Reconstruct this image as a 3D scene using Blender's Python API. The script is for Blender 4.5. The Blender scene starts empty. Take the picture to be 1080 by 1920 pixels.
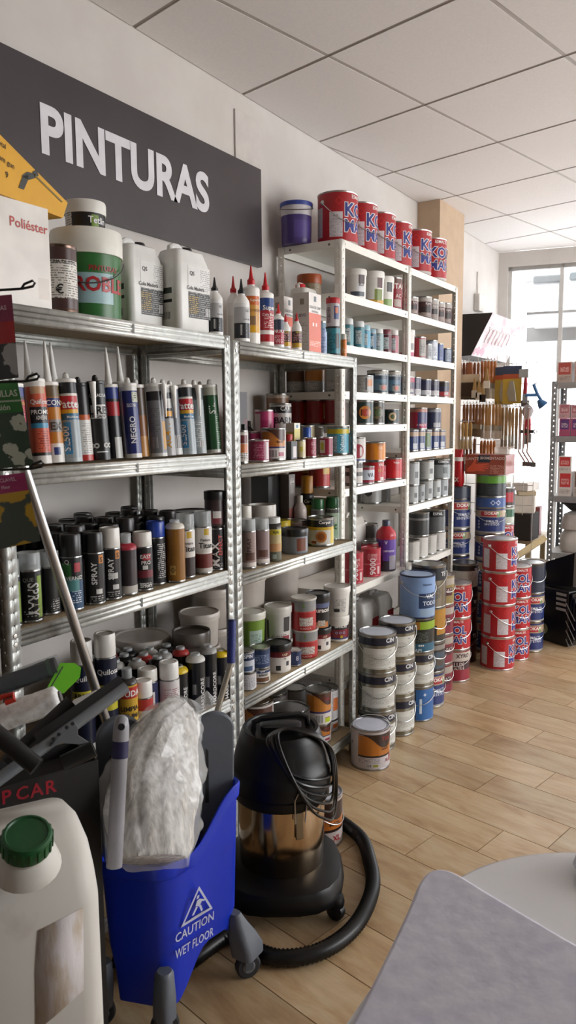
import bpy, bmesh, math, random
from mathutils import Vector, Matrix
rnd = random.Random(11)
sc = bpy.context.scene
COL = sc.collection
PI = math.pi
# ------------------------------------------------------------------ camera
# world: X runs along the left wall away from the camera, Y points to that wall, Z is up
F, PIT, ROLL, YW, YG, H = 1421.5, .1199, -.00767, .56046, .77334, 1.52
def _cam(x, y, z):
    cp, sp, cr, sr = math.cos(PIT), math.sin(PIT), math.cos(ROLL), math.sin(ROLL)
    zc = y*cp - z*sp; dn = -(z*cp + y*sp)
    return Vector((cr*x - sr*dn, sr*x + cr*dn, zc))
_M = Matrix((_cam(1,0,0), _cam(0,1,0), _cam(0,0,1)))           # level -> camera, as rows of its transpose
_L = Matrix(((math.sin(YW), math.cos(YW), 0), (-math.cos(YW), math.sin(YW), 0), (0,0,1)))
R = _L @ _M                                                     # camera vector -> world vector
RT = R.transposed()
EYE = Vector((0, 0, H))
cam_data = bpy.data.cameras.new('camera'); cam = bpy.data.objects.new('camera', cam_data); COL.objects.link(cam)
_r, _u, _f = R @ Vector((1,0,0)), R @ Vector((0,-1,0)), R @ Vector((0,0,1))
cam.matrix_world = Matrix(((_r.x,_u.x,-_f.x,0), (_r.y,_u.y,-_f.y,0), (_r.z,_u.z,-_f.z,H), (0,0,0,1)))
cam_data.sensor_fit = 'VERTICAL'; cam_data.sensor_height = 36; cam_data.lens = F/1920*36
cam_data.clip_start = .02
cam_data.dof.use_dof = True; cam_data.dof.focus_distance = 3.0; cam_data.dof.aperture_fstop = 9
sc.camera = cam
# ------------------------------------------------------------------ light
w = bpy.data.worlds.new('world'); sc.world = w; w.use_nodes = True
bg = w.node_tree.nodes['Background']; bg.inputs[0].default_value = (.93, .96, 1, 1); bg.inputs[1].default_value = 4.5
def area(name, loc, target, sx, sy, power, col=(1,1,1)):
    l = bpy.data.lights.new(name, 'AREA'); l.shape = 'RECTANGLE'; l.size = sx; l.size_y = sy; l.energy = power; l.color = col
    o = bpy.data.objects.new(name, l); COL.objects.link(o); o.location = loc
    o.rotation_euler = (Vector(target)-Vector(loc)).to_track_quat('-Z', 'Y').to_euler()
    return o
area('daylight_shop_window', (4.6, -3.55, 1.75), (4.2, 1.5, 1.6), 3.8, 1.7, 95, (1, .985, .965))
sc.view_settings.view_transform = 'Standard'; sc.view_settings.look = 'None'
sc.view_settings.exposure = 0.3; sc.view_settings.gamma = 1.0; sc.view_settings.use_curve_mapping = False
# ------------------------------------------------------------------ pixel helpers (a direction only; the plane gives the distance)
def ray(px, py): return R @ Vector(((px-540)/F, (py-960)/F, 1))
def onz(px, py, z=0): r = ray(px,py); return EYE + r*((z-H)/r.z)
def ony(px, py, y): r = ray(px,py); return EYE + r*(y/r.y)
def onx(px, py, x): r = ray(px,py); return EYE + r*(x/r.x)
def proj(x, y, z):
    c = RT @ Vector((x, y, z-H)); return 540+F*c.x/c.z, 960+F*c.y/c.z
def depth(x, y, z): return (RT @ Vector((x, y, z-H))).z
def Xat(px, Y, z):
    a = RT @ Vector((1,0,0)); b = RT @ Vector((0, Y, z-H)); k = px-540
    return (b.x*F - k*b.z)/(k*a.z - F*a.x)
# ------------------------------------------------------------------ materials
def lin(h):
    o = []
    if len(h) == 3: h = ''.join(c*2 for c in h)
    for i in (0, 2, 4):
        c = int(h[i:i+2], 16)/255; o.append(c/12.92 if c <= .04045 else ((c+.055)/1.055)**2.4)
    return (*o, 1)
MATS = {}
def newmat(name):
    m = bpy.data.materials.new(name); m.use_nodes = True; n = m.node_tree.nodes
    return m, n, m.node_tree.links, n['Principled BSDF']
def nd(n, t, **kw):
    x = n.new(t)
    for k, v in kw.items():
        if hasattr(x, k): setattr(x, k, v)
        else: x.inputs[k].default_value = v
    return x
def M(col, rough=.4, metal=0, alpha=1, vary=.05, bump=0, bscale=60, spec=.5):
    key = (col, rough, metal, alpha, vary, bump, bscale, spec)
    if key in MATS: return MATS[key]
    m, n, l, p = newmat('surface_'+col)
    c = lin(col)
    p.inputs['Base Color'].default_value = c; p.inputs['Roughness'].default_value = rough
    p.inputs['Specular IOR Level'].default_value = spec; p.inputs['Metallic'].default_value = metal; p.inputs['Alpha'].default_value = alpha
    if vary or bump:
        tc = nd(n, 'ShaderNodeTexCoord'); no = nd(n, 'ShaderNodeTexNoise', Scale=bscale if bump else 14.0, Detail=3.0)
        l.new(tc.outputs['Object'], no.inputs['Vector'])
        if vary:
            rp = nd(n, 'ShaderNodeValToRGB')
            rp.color_ramp.elements[0].color = tuple(x*(1-vary*2) for x in c[:3])+(1,)
            rp.color_ramp.elements[1].color = tuple(min(1, x*(1+vary)) for x in c[:3])+(1,)
            rp.color_ramp.elements[0].position = .3; rp.color_ramp.elements[1].position = .7
            l.new(no.outputs['Fac'], rp.inputs['Fac']); l.new(rp.outputs['Color'], p.inputs['Base Color'])
        if bump:
            b = nd(n, 'ShaderNodeBump', Strength=bump, Distance=.01); l.new(no.outputs['Fac'], b.inputs['Height']); l.new(b.outputs['Normal'], p.inputs['Normal'])
    MATS[key] = m; return m
def MP(bgc, fgc, kind='fp'):
    """flat print: lines of small text, or a bar code, drawn in the label's own UV (metres)"""
    key = (bgc, fgc, kind)
    if key in MATS: return MATS[key]
    m, n, l, p = newmat('print_'+bgc+'_'+fgc)
    tc = nd(n, 'ShaderNodeTexCoord'); sp = nd(n, 'ShaderNodeSeparateXYZ'); l.new(tc.outputs['UV'], sp.inputs[0])
    mx = nd(n, 'ShaderNodeMix', data_type='RGBA'); mx.inputs[6].default_value = lin(bgc); mx.inputs[7].default_value = lin(fgc)
    if kind == 'fp':
        sv = nd(n, 'ShaderNodeMath', operation='MULTIPLY'); sv.inputs[1].default_value = 165; l.new(sp.outputs[1], sv.inputs[0])
        fr = nd(n, 'ShaderNodeMath', operation='FRACT'); l.new(sv.outputs[0], fr.inputs[0])
        fl = nd(n, 'ShaderNodeMath', operation='FLOOR'); l.new(sv.outputs[0], fl.inputs[0])
        su = nd(n, 'ShaderNodeMath', operation='MULTIPLY'); su.inputs[1].default_value = 190; l.new(sp.outputs[0], su.inputs[0])
        cb = nd(n, 'ShaderNodeCombineXYZ'); l.new(su.outputs[0], cb.inputs[0])
        m7 = nd(n, 'ShaderNodeMath', operation='MULTIPLY'); m7.inputs[1].default_value = 7.31; l.new(fl.outputs[0], m7.inputs[0]); l.new(m7.outputs[0], cb.inputs[1])
        no = nd(n, 'ShaderNodeTexNoise', Scale=1.0, Detail=1.0); l.new(cb.outputs[0], no.inputs['Vector'])
        g1 = nd(n, 'ShaderNodeMath', operation='GREATER_THAN'); g1.inputs[1].default_value = .46; l.new(no.outputs['Fac'], g1.inputs[0])
        g2 = nd(n, 'ShaderNodeMath', operation='GREATER_THAN'); g2.inputs[1].default_value = .55; l.new(fr.outputs[0], g2.inputs[0])
        mu = nd(n, 'ShaderNodeMath', operation='MULTIPLY'); l.new(g1.outputs[0], mu.inputs[0]); l.new(g2.outputs[0], mu.inputs[1])
    else:
        no = nd(n, 'ShaderNodeTexNoise', noise_dimensions='1D', Scale=420.0, Detail=2.0); l.new(sp.outputs[0], no.inputs['W'])
        mu = nd(n, 'ShaderNodeMath', operation='GREATER_THAN'); mu.inputs[1].default_value = .5; l.new(no.outputs['Fac'], mu.inputs[0])
    l.new(mu.outputs[0], mx.inputs[0]); l.new(mx.outputs[2], p.inputs['Base Color']); p.inputs['Roughness'].default_value = .38
    MATS[key] = m; return m
def C(k):
    """colour key -> material: 'rrggbb', 'Mrrggbb' metal, 'fp:bg:fg' small print, 'bc:bg:fg' bar code, 'T..' clear plastic, 'P..' matt"""
    if not isinstance(k, str): return k
    if k.startswith(('fp:', 'bc:')): q = k.split(':'); return MP(q[1], q[2], q[0])
    if k[0] == 'M' : return M(k[1:], .3, 1, vary=.04)
    if k[0] == 'T' : return M(k[1:], .12, 0, .38, 0)
    if k[0] == 'P' : return M(k[1:], .75)
    return M(k, .33)
def noise_mat(name, c1, c2, scale, rough, bump=.0, stretch=(1,1,1), detail=4, metal=0, dist=.01, rnd_obj=False, p1=.35, p2=.65):
    m, n, l, p = newmat(name)
    tc = nd(n, 'ShaderNodeTexCoord'); mp = nd(n, 'ShaderNodeMapping'); mp.inputs['Scale'].default_value = stretch
    l.new(tc.outputs['Object'], mp.inputs['Vector']); src = mp.outputs['Vector']
    if rnd_obj:
        oi = nd(n, 'ShaderNodeObjectInfo'); ad = nd(n, 'ShaderNodeVectorMath', operation='ADD')
        ml = nd(n, 'ShaderNodeMath', operation='MULTIPLY'); ml.inputs[1].default_value = 57
        l.new(oi.outputs['Random'], ml.inputs[0]); l.new(src, ad.inputs[0]); l.new(ml.outputs[0], ad.inputs[1]); src = ad.outputs[0]
    no = nd(n, 'ShaderNodeTexNoise', Scale=scale, Detail=detail); l.new(src, no.inputs['Vector'])
    rp = nd(n, 'ShaderNodeValToRGB'); rp.color_ramp.elements[0].color = lin(c1); rp.color_ramp.elements[1].color = lin(c2)
    rp.color_ramp.elements[0].position = p1; rp.color_ramp.elements[1].position = p2
    l.new(no.outputs['Fac'], rp.inputs['Fac']); l.new(rp.outputs['Color'], p.inputs['Base Color'])
    p.inputs['Roughness'].default_value = rough; p.inputs['Metallic'].default_value = metal
    if bump:
        b = nd(n, 'ShaderNodeBump', Strength=bump, Distance=dist); l.new(no.outputs['Fac'], b.inputs['Height']); l.new(b.outputs['Normal'], p.inputs['Normal'])
    return m
def floor_mat():
    m, n, l, p = newmat('wood_look_floor_tile')
    tc = nd(n, 'ShaderNodeTexCoord'); oi = nd(n, 'ShaderNodeObjectInfo')
    ml = nd(n, 'ShaderNodeMath', operation='MULTIPLY'); ml.inputs[1].default_value = 43; l.new(oi.outputs['Random'], ml.inputs[0])
    ad = nd(n, 'ShaderNodeVectorMath', operation='ADD'); l.new(tc.outputs['Object'], ad.inputs[0]); l.new(ml.outputs[0], ad.inputs[1])
    mp = nd(n, 'ShaderNodeMapping'); mp.inputs['Scale'].default_value = (6, 1.8, 1); l.new(ad.outputs[0], mp.inputs['Vector'])
    n1 = nd(n, 'ShaderNodeTexNoise', Scale=2.2, Detail=5.0, Roughness=.6, Distortion=.5); l.new(mp.outputs[0], n1.inputs['Vector'])
    rp = nd(n, 'ShaderNodeValToRGB'); e = rp.color_ramp.elements
    e[0].color = lin('9a7752'); e[0].position = .22; e[1].color = lin('d0bb98'); e[1].position = .74
    k = e.new(.45); k.color = lin('bd9f78')
    l.new(n1.outputs['Fac'], rp.inputs['Fac'])
    mp2 = nd(n, 'ShaderNodeMapping'); mp2.inputs['Scale'].default_value = (40, 3, 1); l.new(ad.outputs[0], mp2.inputs['Vector'])
    n2 = nd(n, 'ShaderNodeTexNoise', Scale=2.0, Detail=3.0); l.new(mp2.outputs[0], n2.inputs['Vector'])
    r2 = nd(n, 'ShaderNodeMapRange'); r2.inputs['From Min'].default_value = .3; r2.inputs['From Max'].default_value = .7; r2.inputs['To Min'].default_value = .92; r2.inputs['To Max'].default_value = 1.06
    l.new(n2.outputs['Fac'], r2.inputs['Value'])
    r3 = nd(n, 'ShaderNodeMapRange'); r3.inputs['To Min'].default_value = .78; r3.inputs['To Max'].default_value = .99; l.new(oi.outputs['Random'], r3.inputs['Value'])
    mm = nd(n, 'ShaderNodeMath', operation='MULTIPLY'); l.new(r2.outputs[0], mm.inputs[0]); l.new(r3.outputs[0], mm.inputs[1])
    vm = nd(n, 'ShaderNodeVectorMath', operation='SCALE'); l.new(rp.outputs['Color'], vm.inputs[0]); l.new(mm.outputs[0], vm.inputs['Scale'])
    l.new(vm.outputs[0], p.inputs['Base Color']); p.inputs['Roughness'].default_value = .36
    return m
def galv_mat(name='galvanised_steel', c1='a4a6a3', c2='c6c8c4', rough=.42):
    m, n, l, p = newmat(name)
    tc = nd(n, 'ShaderNodeTexCoord'); v = nd(n, 'ShaderNodeTexVoronoi', Scale=55.0); l.new(tc.outputs['Object'], v.inputs['Vector'])
    sp = nd(n, 'ShaderNodeSeparateColor'); l.new(v.outputs['Color'], sp.inputs[0])
    rp = nd(n, 'ShaderNodeValToRGB'); rp.color_ramp.elements[0].color = lin(c1); rp.color_ramp.elements[1].color = lin(c2)
    l.new(sp.outputs[0], rp.inputs['Fac']); l.new(rp.outputs['Color'], p.inputs['Base Color'])
    p.inputs['Metallic'].default_value = .45; p.inputs['Roughness'].default_value = rough
    return m
GALV = galv_mat(); GALV2 = galv_mat('zinc_beam', 'c0c2be', 'd6d7d2', .4)
WHITEM = M('e4e2da', .35, vary=.02)
WALLM = noise_mat('painted_plaster_wall', 'c3bdb8', 'c9c4bf', 6, .85, .02)
CEILM = noise_mat('ceiling_panel', 'e2dedc', 'e6e2e0', 90, .9, .02, rnd_obj=True)
FLOORM = floor_mat()
CHIP = noise_mat('chipboard', '8f7d62', 'b09c7c', 220, .8, .05)
# ------------------------------------------------------------------ mesh builder
class MB:
    def __init__(s): s.v = []; s.f = []; s.m = []; s.mats = []; s.uv = {}
    def mi(s, k):
        m = C(k)
        if m not in s.mats: s.mats.append(m)
        return s.mats.index(m)
    def add(s, vs, fs, k, T=None):
        b = len(s.v); i = s.mi(k)
        s.v += [tuple(T @ Vector(v)) if T else tuple(v) for v in vs]
        for f in fs: s.f.append([b+q for q in f]); s.m.append(i)
        return s
    def box(s, x0, x1, y0, y1, z0, z1, k, T=None):
        vs = [(x,y,z) for z in (z0,z1) for y in (y0,y1) for x in (x0,x1)]
        return s.add(vs, [(0,2,3,1),(4,5,7,6),(0,1,5,4),(2,6,7,3),(0,4,6,2),(1,3,7,5)], k, T)
    def lathe(s, prof, k, n=24, T=None, cap0=True, cap1=True, keys=None):
        vs = []; 
        for r, z in prof: vs += [(r*math.sin(2*PI*i/n), -r*math.cos(2*PI*i/n), z) for i in range(n)]
        m = len(prof)
        if keys is None: keys = [k]*(m-1)
        b = len(s.v); s.v += [tuple(T @ Vector(v)) if T else v for v in vs]
        for j in range(m-1):
            i_ = s.mi(keys[j])
            for i in range(n):
                a = b+j*n+i; c = b+j*n+(i+1)%n; s.f.append([a, c, c+n, a+n]); s.m.append(i_)
        if cap0: s.f.append([b+i for i in range(n)][::-1]); s.m.append(s.mi(keys[0]))
        if cap1: s.f.append([b+(m-1)*n+i for i in range(n)]); s.m.append(s.mi(keys[-1]))
        return s
    def grid(s, prof, rects, base, nseg=24, hh=None):
        """printed tube: prof [(r,z)..] straight-sided in steps; rects (phi0,phi1,z0,z1,key), z as fraction of its height"""
        z0, z1 = prof[0][1], prof[-1][1]
        def rad(z):
            for (ra,za),(rb,zb) in zip(prof, prof[1:]):
                if z <= zb+1e-9: return ra+(rb-ra)*((z-za)/(zb-za) if zb > za else 0)
            return prof[-1][0]
        ph = {round(-180+360/nseg*i, 3) for i in range(nseg)}; zs = {round(p[1],5) for p in prof}
        for a, b, c, d, _ in rects:
            for q in (a, b): ph.add(round((q+180) % 360-180, 3))
            for q in (c, d): zs.add(round(z0+(z1-z0)*q, 5))
        ph = sorted(ph); zs = sorted(zs); n = len(ph); B = len(s.v)
        ph2 = [ph[0]]
        for z in zs:
            r = rad(z); s.v += [(r*math.sin(math.radians(p)), -r*math.cos(math.radians(p)), z) for p in ph]
        for j in range(len(zs)-1):
            zc = ((zs[j]+zs[j+1])/2-z0)/(z1-z0)
            for i in range(n):
                pa = ph[i]; pb = ph[(i+1) % n] + (360 if i == n-1 else 0); pc = (pa+pb)/2; key = base
                for a, b, c, d, kk in rects:
                    if c <= zc <= d and (a <= pc <= b or a <= pc-360 <= b or a <= pc+360 <= b): key = kk
                f = [B+j*n+i, B+j*n+(i+1)%n, B+(j+1)*n+(i+1)%n, B+(j+1)*n+i]
                r = prof[0][0]; u0, u1 = math.radians(pa)*r, math.radians(pb)*r
                s.uv[len(s.f)] = [(u0,zs[j]),(u1,zs[j]),(u1,zs[j+1]),(u0,zs[j+1])]
                s.f.append(f); s.m.append(s.mi(key))
        s.f.append([B+i for i in range(n)][::-1]); s.m.append(s.mi(base))
        s.f.append([B+(len(zs)-1)*n+i for i in range(n)]); s.m.append(s.mi(base))
        return s
    def face(s, o, eu, ev, wd, ht, rects, base):
        """printed flat panel: origin o, unit vectors eu/ev, rects in fractions"""
        us = sorted({0., 1.} | {round(q,4) for r in rects for q in r[:2]}); vs_ = sorted({0., 1.} | {round(q,4) for r in rects for q in r[2:4]})
        o, eu, ev = Vector(o), Vector(eu), Vector(ev); B = len(s.v); n = len(us)
        for v in vs_:
            for u in us: s.v.append(tuple(o+eu*(u*wd)+ev*(v*ht)))
        for j in range(len(vs_)-1):
            for i in range(n-1):
                uc, vc = (us[i]+us[i+1])/2, (vs_[j]+vs_[j+1])/2; key = base
                for a, b, c, d, kk in rects:
                    if a <= uc <= b and c <= vc <= d: key = kk
                s.uv[len(s.f)] = [(us[i]*wd,vs_[j]*ht),(us[i+1]*wd,vs_[j]*ht),(us[i+1]*wd,vs_[j+1]*ht),(us[i]*wd,vs_[j+1]*ht)]
                s.f.append([B+j*n+i, B+j*n+i+1, B+(j+1)*n+i+1, B+(j+1)*n+i]); s.m.append(s.mi(key))
        return s
    def loft(s, rings, k, cap0=True, cap1=True, keys=None):
        n = len(rings[0]); B = len(s.v)
        for r in rings: s.v += [tuple(p) for p in r]
        for j in range(len(rings)-1):
            i_ = s.mi(keys[j] if keys else k)
            for i in range(n):
                a, c = B+j*n+i, B+j*n+(i+1)%n; s.f.append([a, c, c+n, a+n]); s.m.append(i_)
        if cap0: s.f.append([B+i for i in range(n)][::-1]); s.m.append(s.mi(keys[0] if keys else k))
        if cap1: s.f.append([B+(len(rings)-1)*n+i for i in range(n)]); s.m.append(s.mi(keys[-1] if keys else k))
        return s
    def tube(s, pts, r, k, n=8, close=False, radii=None):
        pts = [Vector(p) for p in pts]; N = len(pts); rings = []; up = None
        for i, p in enumerate(pts):
            if close: t = pts[(i+1) % N]-pts[i-1]
            else: t = pts[min(i+1, N-1)]-pts[max(i-1, 0)]
            t.normalize()
            if up is None:
                up = Vector((0,0,1)) if abs(t.z) < .9 else Vector((1,0,0))
            a = (up - t*up.dot(t)).normalized(); up = a; b = t.cross(a)
            rr = radii[i] if radii else r
            rings.append([p + (a*math.cos(2*PI*j/n) + b*math.sin(2*PI*j/n))*rr for j in range(n)])
        if close: rings.append(rings[0])
        return s.loft(rings, k, not close, not close)
    def obj(s, name, parent=None, sharp=38, solid=0, loc=None, bevel=0):
        me = bpy.data.meshes.new(name); me.from_pydata(s.v, [], s.f)
        for m in s.mats: me.materials.append(m)
        me.polygons.foreach_set('material_index', s.m)
        if s.uv:
            ul = me.uv_layers.new(name='UV')
            for fi, q in s.uv.items():
                for li, c in zip(me.polygons[fi].loop_indices, q): ul.data[li].uv = c
        me.polygons.foreach_set('use_smooth', [True]*len(s.f)); me.update()
        me.set_sharp_from_angle(angle=math.radians(sharp))
        o = bpy.data.objects.new(name, me); COL.objects.link(o)
        if parent: o.parent = parent
        if loc: o.location = loc
        if solid: q = o.modifiers.new('solid', 'SOLIDIFY'); q.thickness = solid; q.offset = 0
        if bevel: q = o.modifiers.new('bevel', 'BEVEL'); q.width = bevel; q.segments = 2; q.limit_method = 'ANGLE'
        return o
def rrect(wx, wy, r, z, cx=0, cy=0, n=5):
    pts = []
    r = min(r, wx/2-1e-4, wy/2-1e-4)
    for qx, qy, a0 in ((1,1,0), (-1,1,90), (-1,-1,180), (1,-1,270)):
        for i in range(n):
            a = math.radians(a0+90*i/(n-1)); pts.append((cx+qx*(wx/2-r)+r*math.cos(a), cy+qy*(wy/2-r)+r*math.sin(a), z))
    return pts
# ------------------------------------------------------------------ things and labels
THINGS = []
def thing(name, look, where, cat, loc=(0,0,0), rotz=0, group=None):
    o = bpy.data.objects.new(name, None); COL.objects.link(o); o.location = loc; o.rotation_euler = (0,0,rotz); o.empty_display_size = .05
    return tag(o, look, where, cat, group)
def tag(o, look, where, cat, group=None):
    o['label'] = (look+' '+where).strip(); o['category'] = cat
    if group: o['group'] = group
    THINGS.append((o, look, where)); return o
ORD = ['leftmost', 'second', 'third', 'fourth', 'fifth', 'sixth', 'seventh', 'eighth', 'ninth', 'tenth', 'eleventh', 'twelfth', 'thirteenth', 'fourteenth', 'fifteenth', 'sixteenth', 'seventeenth', 'eighteenth', 'nineteenth', 'twentieth']
def finish_labels():
    by = {}
    for o, a, b in THINGS: by.setdefault((a, b), []).append(o)
    for (a, b), L in by.items():
        if len(L) < 2: continue
        key = lambda o: proj(*(o.location if o.location.length > 0 else Vector(o.data.vertices[0].co)))
        L.sort(key=lambda o: key(o)[0])
        xs = [key(o)[0] for o in L]
        if max(xs)-min(xs) < 14 and len(L) < 6:                       # a vertical stack: count from the top
            L.sort(key=lambda o: -o.location.z); nm = ['topmost']+ORD[1:]; sfx = 'from top:'
        else: nm = ORD; sfx = 'from left:'
        for i, o in enumerate(L):
            if i == len(L)-1: pre = ('lowest' if sfx == 'from top:' else 'rightmost')
            else: pre = nm[i] if i == 0 else nm[min(i, 19)]+' '+sfx
            o['label'] = (pre+' '+a+' '+b).replace(':', ',')
def struct(o): o['kind'] = 'structure'; return o
TXT = {}
def tmesh(s, bold=.0, split=0):
    key = (s, bold, split)
    if key in TXT: return TXT[key]
    cu = bpy.data.curves.new('t', 'FONT'); cu.body = s; cu.resolution_u = 6 if s == 'PINTURAS' else 2; cu.offset = bold; cu.align_x = 'CENTER'
    ob = bpy.data.objects.new('t', cu); COL.objects.link(ob)
    me = bpy.data.meshes.new_from_object(ob)
    bm = bmesh.new(); bm.from_mesh(me)
    bmesh.ops.remove_doubles(bm, verts=bm.verts, dist=1e-4)
    xs = [v.co.x for v in bm.verts] or [0]
    if split:
        x = math.floor(min(xs)/split)*split
        while x < max(xs):
            bmesh.ops.bisect_plane(bm, geom=bm.verts[:]+bm.edges[:]+bm.faces[:], dist=1e-5, plane_co=(x,0,0), plane_no=(1,0,0)); x += split
    bm.verts.index_update()
    vs = [(v.co.x, v.co.y) for v in bm.verts]; fs = [[v.index for v in f.verts] for f in bm.faces]
    # every face looks up
    fs = [f if sum(vs[f[i]][0]*vs[f[(i+1) % len(f)]][1]-vs[f[(i+1) % len(f)]][0]*vs[f[i]][1] for i in range(len(f))) > 0 else f[::-1] for f in fs]
    bm.free(); bpy.data.objects.remove(ob); bpy.data.curves.remove(cu); bpy.data.meshes.remove(me)
    y0, y1 = min(v[1] for v in vs), max(v[1] for v in vs); x0, x1 = min(v[0] for v in vs), max(v[0] for v in vs); hgt = y1-y0
    vs = [((x-(x0+x1)/2)/hgt, (y-(y0+y1)/2)/hgt) for x, y in vs]
    TXT[key] = (vs, fs, (x1-x0)/hgt); return TXT[key]
def wraptext(mb, s, r, phi, z, hgt, key, bold=.015, rot=0, maxw=None, off=.0009, rfun=None):
    vs, fs, wd = tmesh(s, bold, .35 if hgt > .018 and not rot else 0)
    sx = hgt
    if maxw and wd*hgt > maxw: sx = maxw/wd
    out = []
    for x, y in vs:
        a, b = x*sx, y*hgt
        if rot == 90: a, b = -b, a
        if rot == -90: a, b = b, -a
        zz = z+b; rr = (rfun(zz) if rfun else r)+off; p = math.radians(phi)+a/rr
        out.append((rr*math.sin(p), -rr*math.cos(p), zz))
    return mb.add(out, fs, key)
def flattext(mb, s, o, eu, ev, hgt, key, bold=.015, maxw=None, off=.0008, slant=0):
    vs, fs, wd = tmesh(s, bold); sx = hgt
    if maxw and wd*hgt > maxw: sx = maxw/wd
    o, eu, ev = Vector(o), Vector(eu), Vector(ev); nn = eu.cross(ev)
    return mb.add([tuple(o+eu*(x*sx+slant*y*hgt)+ev*(y*hgt)+nn*off) for x, y in vs], fs, key)
def catmull(p, n):
    out = []
    for i in range(len(p)-1):
        a, b, c, d = p[max(i-1,0)], p[i], p[i+1], p[min(i+2,len(p)-1)]
        for j in range(n):
            t = j/n; out.append(.5*((2*b)+(c-a)*t+(2*a-5*b+4*c-d)*t*t+(3*b-a-3*c+d)*t**3))
    return out+[p[-1]]
# ------------------------------------------------------------------ room shell
WY, CZ = 1.95, 2.885
AG = YG-YW
def gxy(u, v): return (u*math.cos(AG)+v*math.sin(AG), -u*math.sin(AG)+v*math.cos(AG))     # tile-grid coordinates -> world
def clip(poly, f):
    out = []
    for i, a in enumerate(poly):
        b = poly[(i+1) % len(poly)]; fa, fb = f(a), f(b)
        if fa >= 0: out.append(a)
        if (fa >= 0) != (fb >= 0): t = fa/(fa-fb); out.append((a[0]+(b[0]-a[0])*t, a[1]+(b[1]-a[1])*t))
    return out
EX, EDX, EDY = 6.42, .184, -.983                        # foot of the end wall and its direction
def inroom(p): return min(WY-.004-p[1], (EX-.004-p[0])*.983 - (p[1]-WY)*.184*-1*-1)
def end_side(p):                                          # > 0 on the camera side of the end wall
    return -((p[0]-EX)*.983 + (p[1]-WY)*.184)
def slab(poly, z0, z1, k, mb=None):
    mb = mb or MB(); n = len(poly)
    mb.add([(x,y,z0) for x,y in poly]+[(x,y,z1) for x,y in poly], [list(range(n))[::-1], list(range(n,2*n))]+[[i,(i+1)%n,n+(i+1)%n,n+i] for i in range(n)], k)
    return mb
room = [(-1.6,-3.6), (7.46,-3.6), (EX,WY), (-1.6,WY)]
GROUT = M('6b5540', .8)
floor = struct(slab(room, -.1, -.004, noise_mat('floor_bed', '8d7250', 'a58a66', 12, .5)).obj('floor'))
tl, tw, th = .58, .193, .171
cnt = 0
full_tile = None
for k in range(-12, 28):
    u0 = 2.07+tw*k; v_off = 1.46-th*k
    for n_ in range(-18, 18):
        v0 = v_off+tl*n_
        poly = [gxy(u0+.0016, v0+.0016), gxy(u0+tw-.0016, v0+.0016), gxy(u0+tw-.0016, v0+tl-.0016), gxy(u0+.0016, v0+tl-.0016)]
        c = gxy(u0+tw/2, v0+tl/2)
        if c[0] < .6 or c[1] < -2: continue
        if depth(c[0], c[1], 0) < .9: continue
        P_ = [proj(x, y, 0) for x, y in poly if depth(x, y, 0) > .3]
        if not P_ or max(p[0] for p in P_) < 200 or min(p[0] for p in P_) > 1130 or min(p[1] for p in P_) > 2000: continue
        if c[1] > 1.75: continue
        q = clip(clip(poly, lambda p: WY-.004-p[1]), lambda p: end_side(p)-.004)
        if len(q) < 3: continue
        q2 = [((x-c[0])*math.cos(AG)-(y-c[1])*math.sin(AG), (x-c[0])*math.sin(AG)+(y-c[1])*math.cos(AG)) for x, y in q]
        if len(q) == 4 and q == poly:
            if full_tile is None: full_tile = slab(q2, -.004, 0, FLOORM).obj('floor_tile', floor); o = full_tile
            else: o = full_tile.copy(); COL.objects.link(o)
        else: o = slab(q2, -.004, 0, FLOORM).obj('floor_tile', floor)
        o.location = (c[0], c[1], 0); o.rotation_euler = (0,0,-AG); cnt += 1
print('floor tiles', cnt)
ceiling = struct(slab(room, CZ+.006, CZ+.1, M('c9c2bd', .8)).obj('ceiling'))
cu, cv = .638, .634; cnt = 0
for i in range(-4, 9):
    for j in range(-3, 9):
        u0, v1 = 2.294+cu*i, 2.01+cv-cv*j
        g = .009
        poly = [gxy(u0+g, v1-cv+g), gxy(u0+cu-g, v1-cv+g), gxy(u0+cu-g, v1-g), gxy(u0+g, v1-g)]
        q = clip(clip(poly, lambda p: WY-.004-p[1]), lambda p: end_side(p)-.004)
        c = gxy(u0+cu/2, v1-cv/2)
        if len(q) < 3 or c[0] < .3 or c[1] < -2.6 or depth(c[0], c[1], CZ) < .5: continue
        if not (-700 < proj(c[0], c[1], CZ)[0] < 1900): continue
        slab([(x-c[0], y-c[1]) for x, y in q], 0, .012, CEILM).obj('ceiling_tile', ceiling, loc=(c[0], c[1], CZ)); cnt += 1
        # metal bars of the ceiling grid along two sides of the panel
        qq = clip(clip([gxy(u0+.009, v1-.0085), gxy(u0+cu-.009, v1-.0085), gxy(u0+cu-.009, v1+.0085), gxy(u0+.009, v1+.0085)], lambda p: WY-.004-p[1]), lambda p: end_side(p)-.004)
        if len(qq) > 2: slab([(x-c[0], y-c[1]) for x, y in qq], .0012, .0055, M('b4aca6', .6)).obj('grid_bar', ceiling, loc=(c[0], c[1], CZ))
        b = slab([(x-c[0], y-c[1]) for x, y in clip(clip([gxy(u0+cu-.009, v1-cv), gxy(u0+cu+.009, v1-cv), gxy(u0+cu+.009, v1), gxy(u0+cu-.009, v1)], lambda p: WY-.004-p[1]), lambda p: end_side(p)-.004)] or [(0,0),(.001,0),(0,.001)], .003, .006, M('9d948e', .6)).obj('grid_bar', ceiling, loc=(c[0], c[1], CZ))

wall_left = struct(MB().box(-1.6, 6.9, WY, WY+.12, -.1, CZ+.1, WALLM).obj('wall_left'))
GOODS = noise_mat('wall_behind_stock', '6a6058', '9a9086', 3, .8)
struct(MB().box(-1.72, -1.6, -3.6, WY+.12, -.1, CZ+.1, GOODS).obj('wall_back'))
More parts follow.
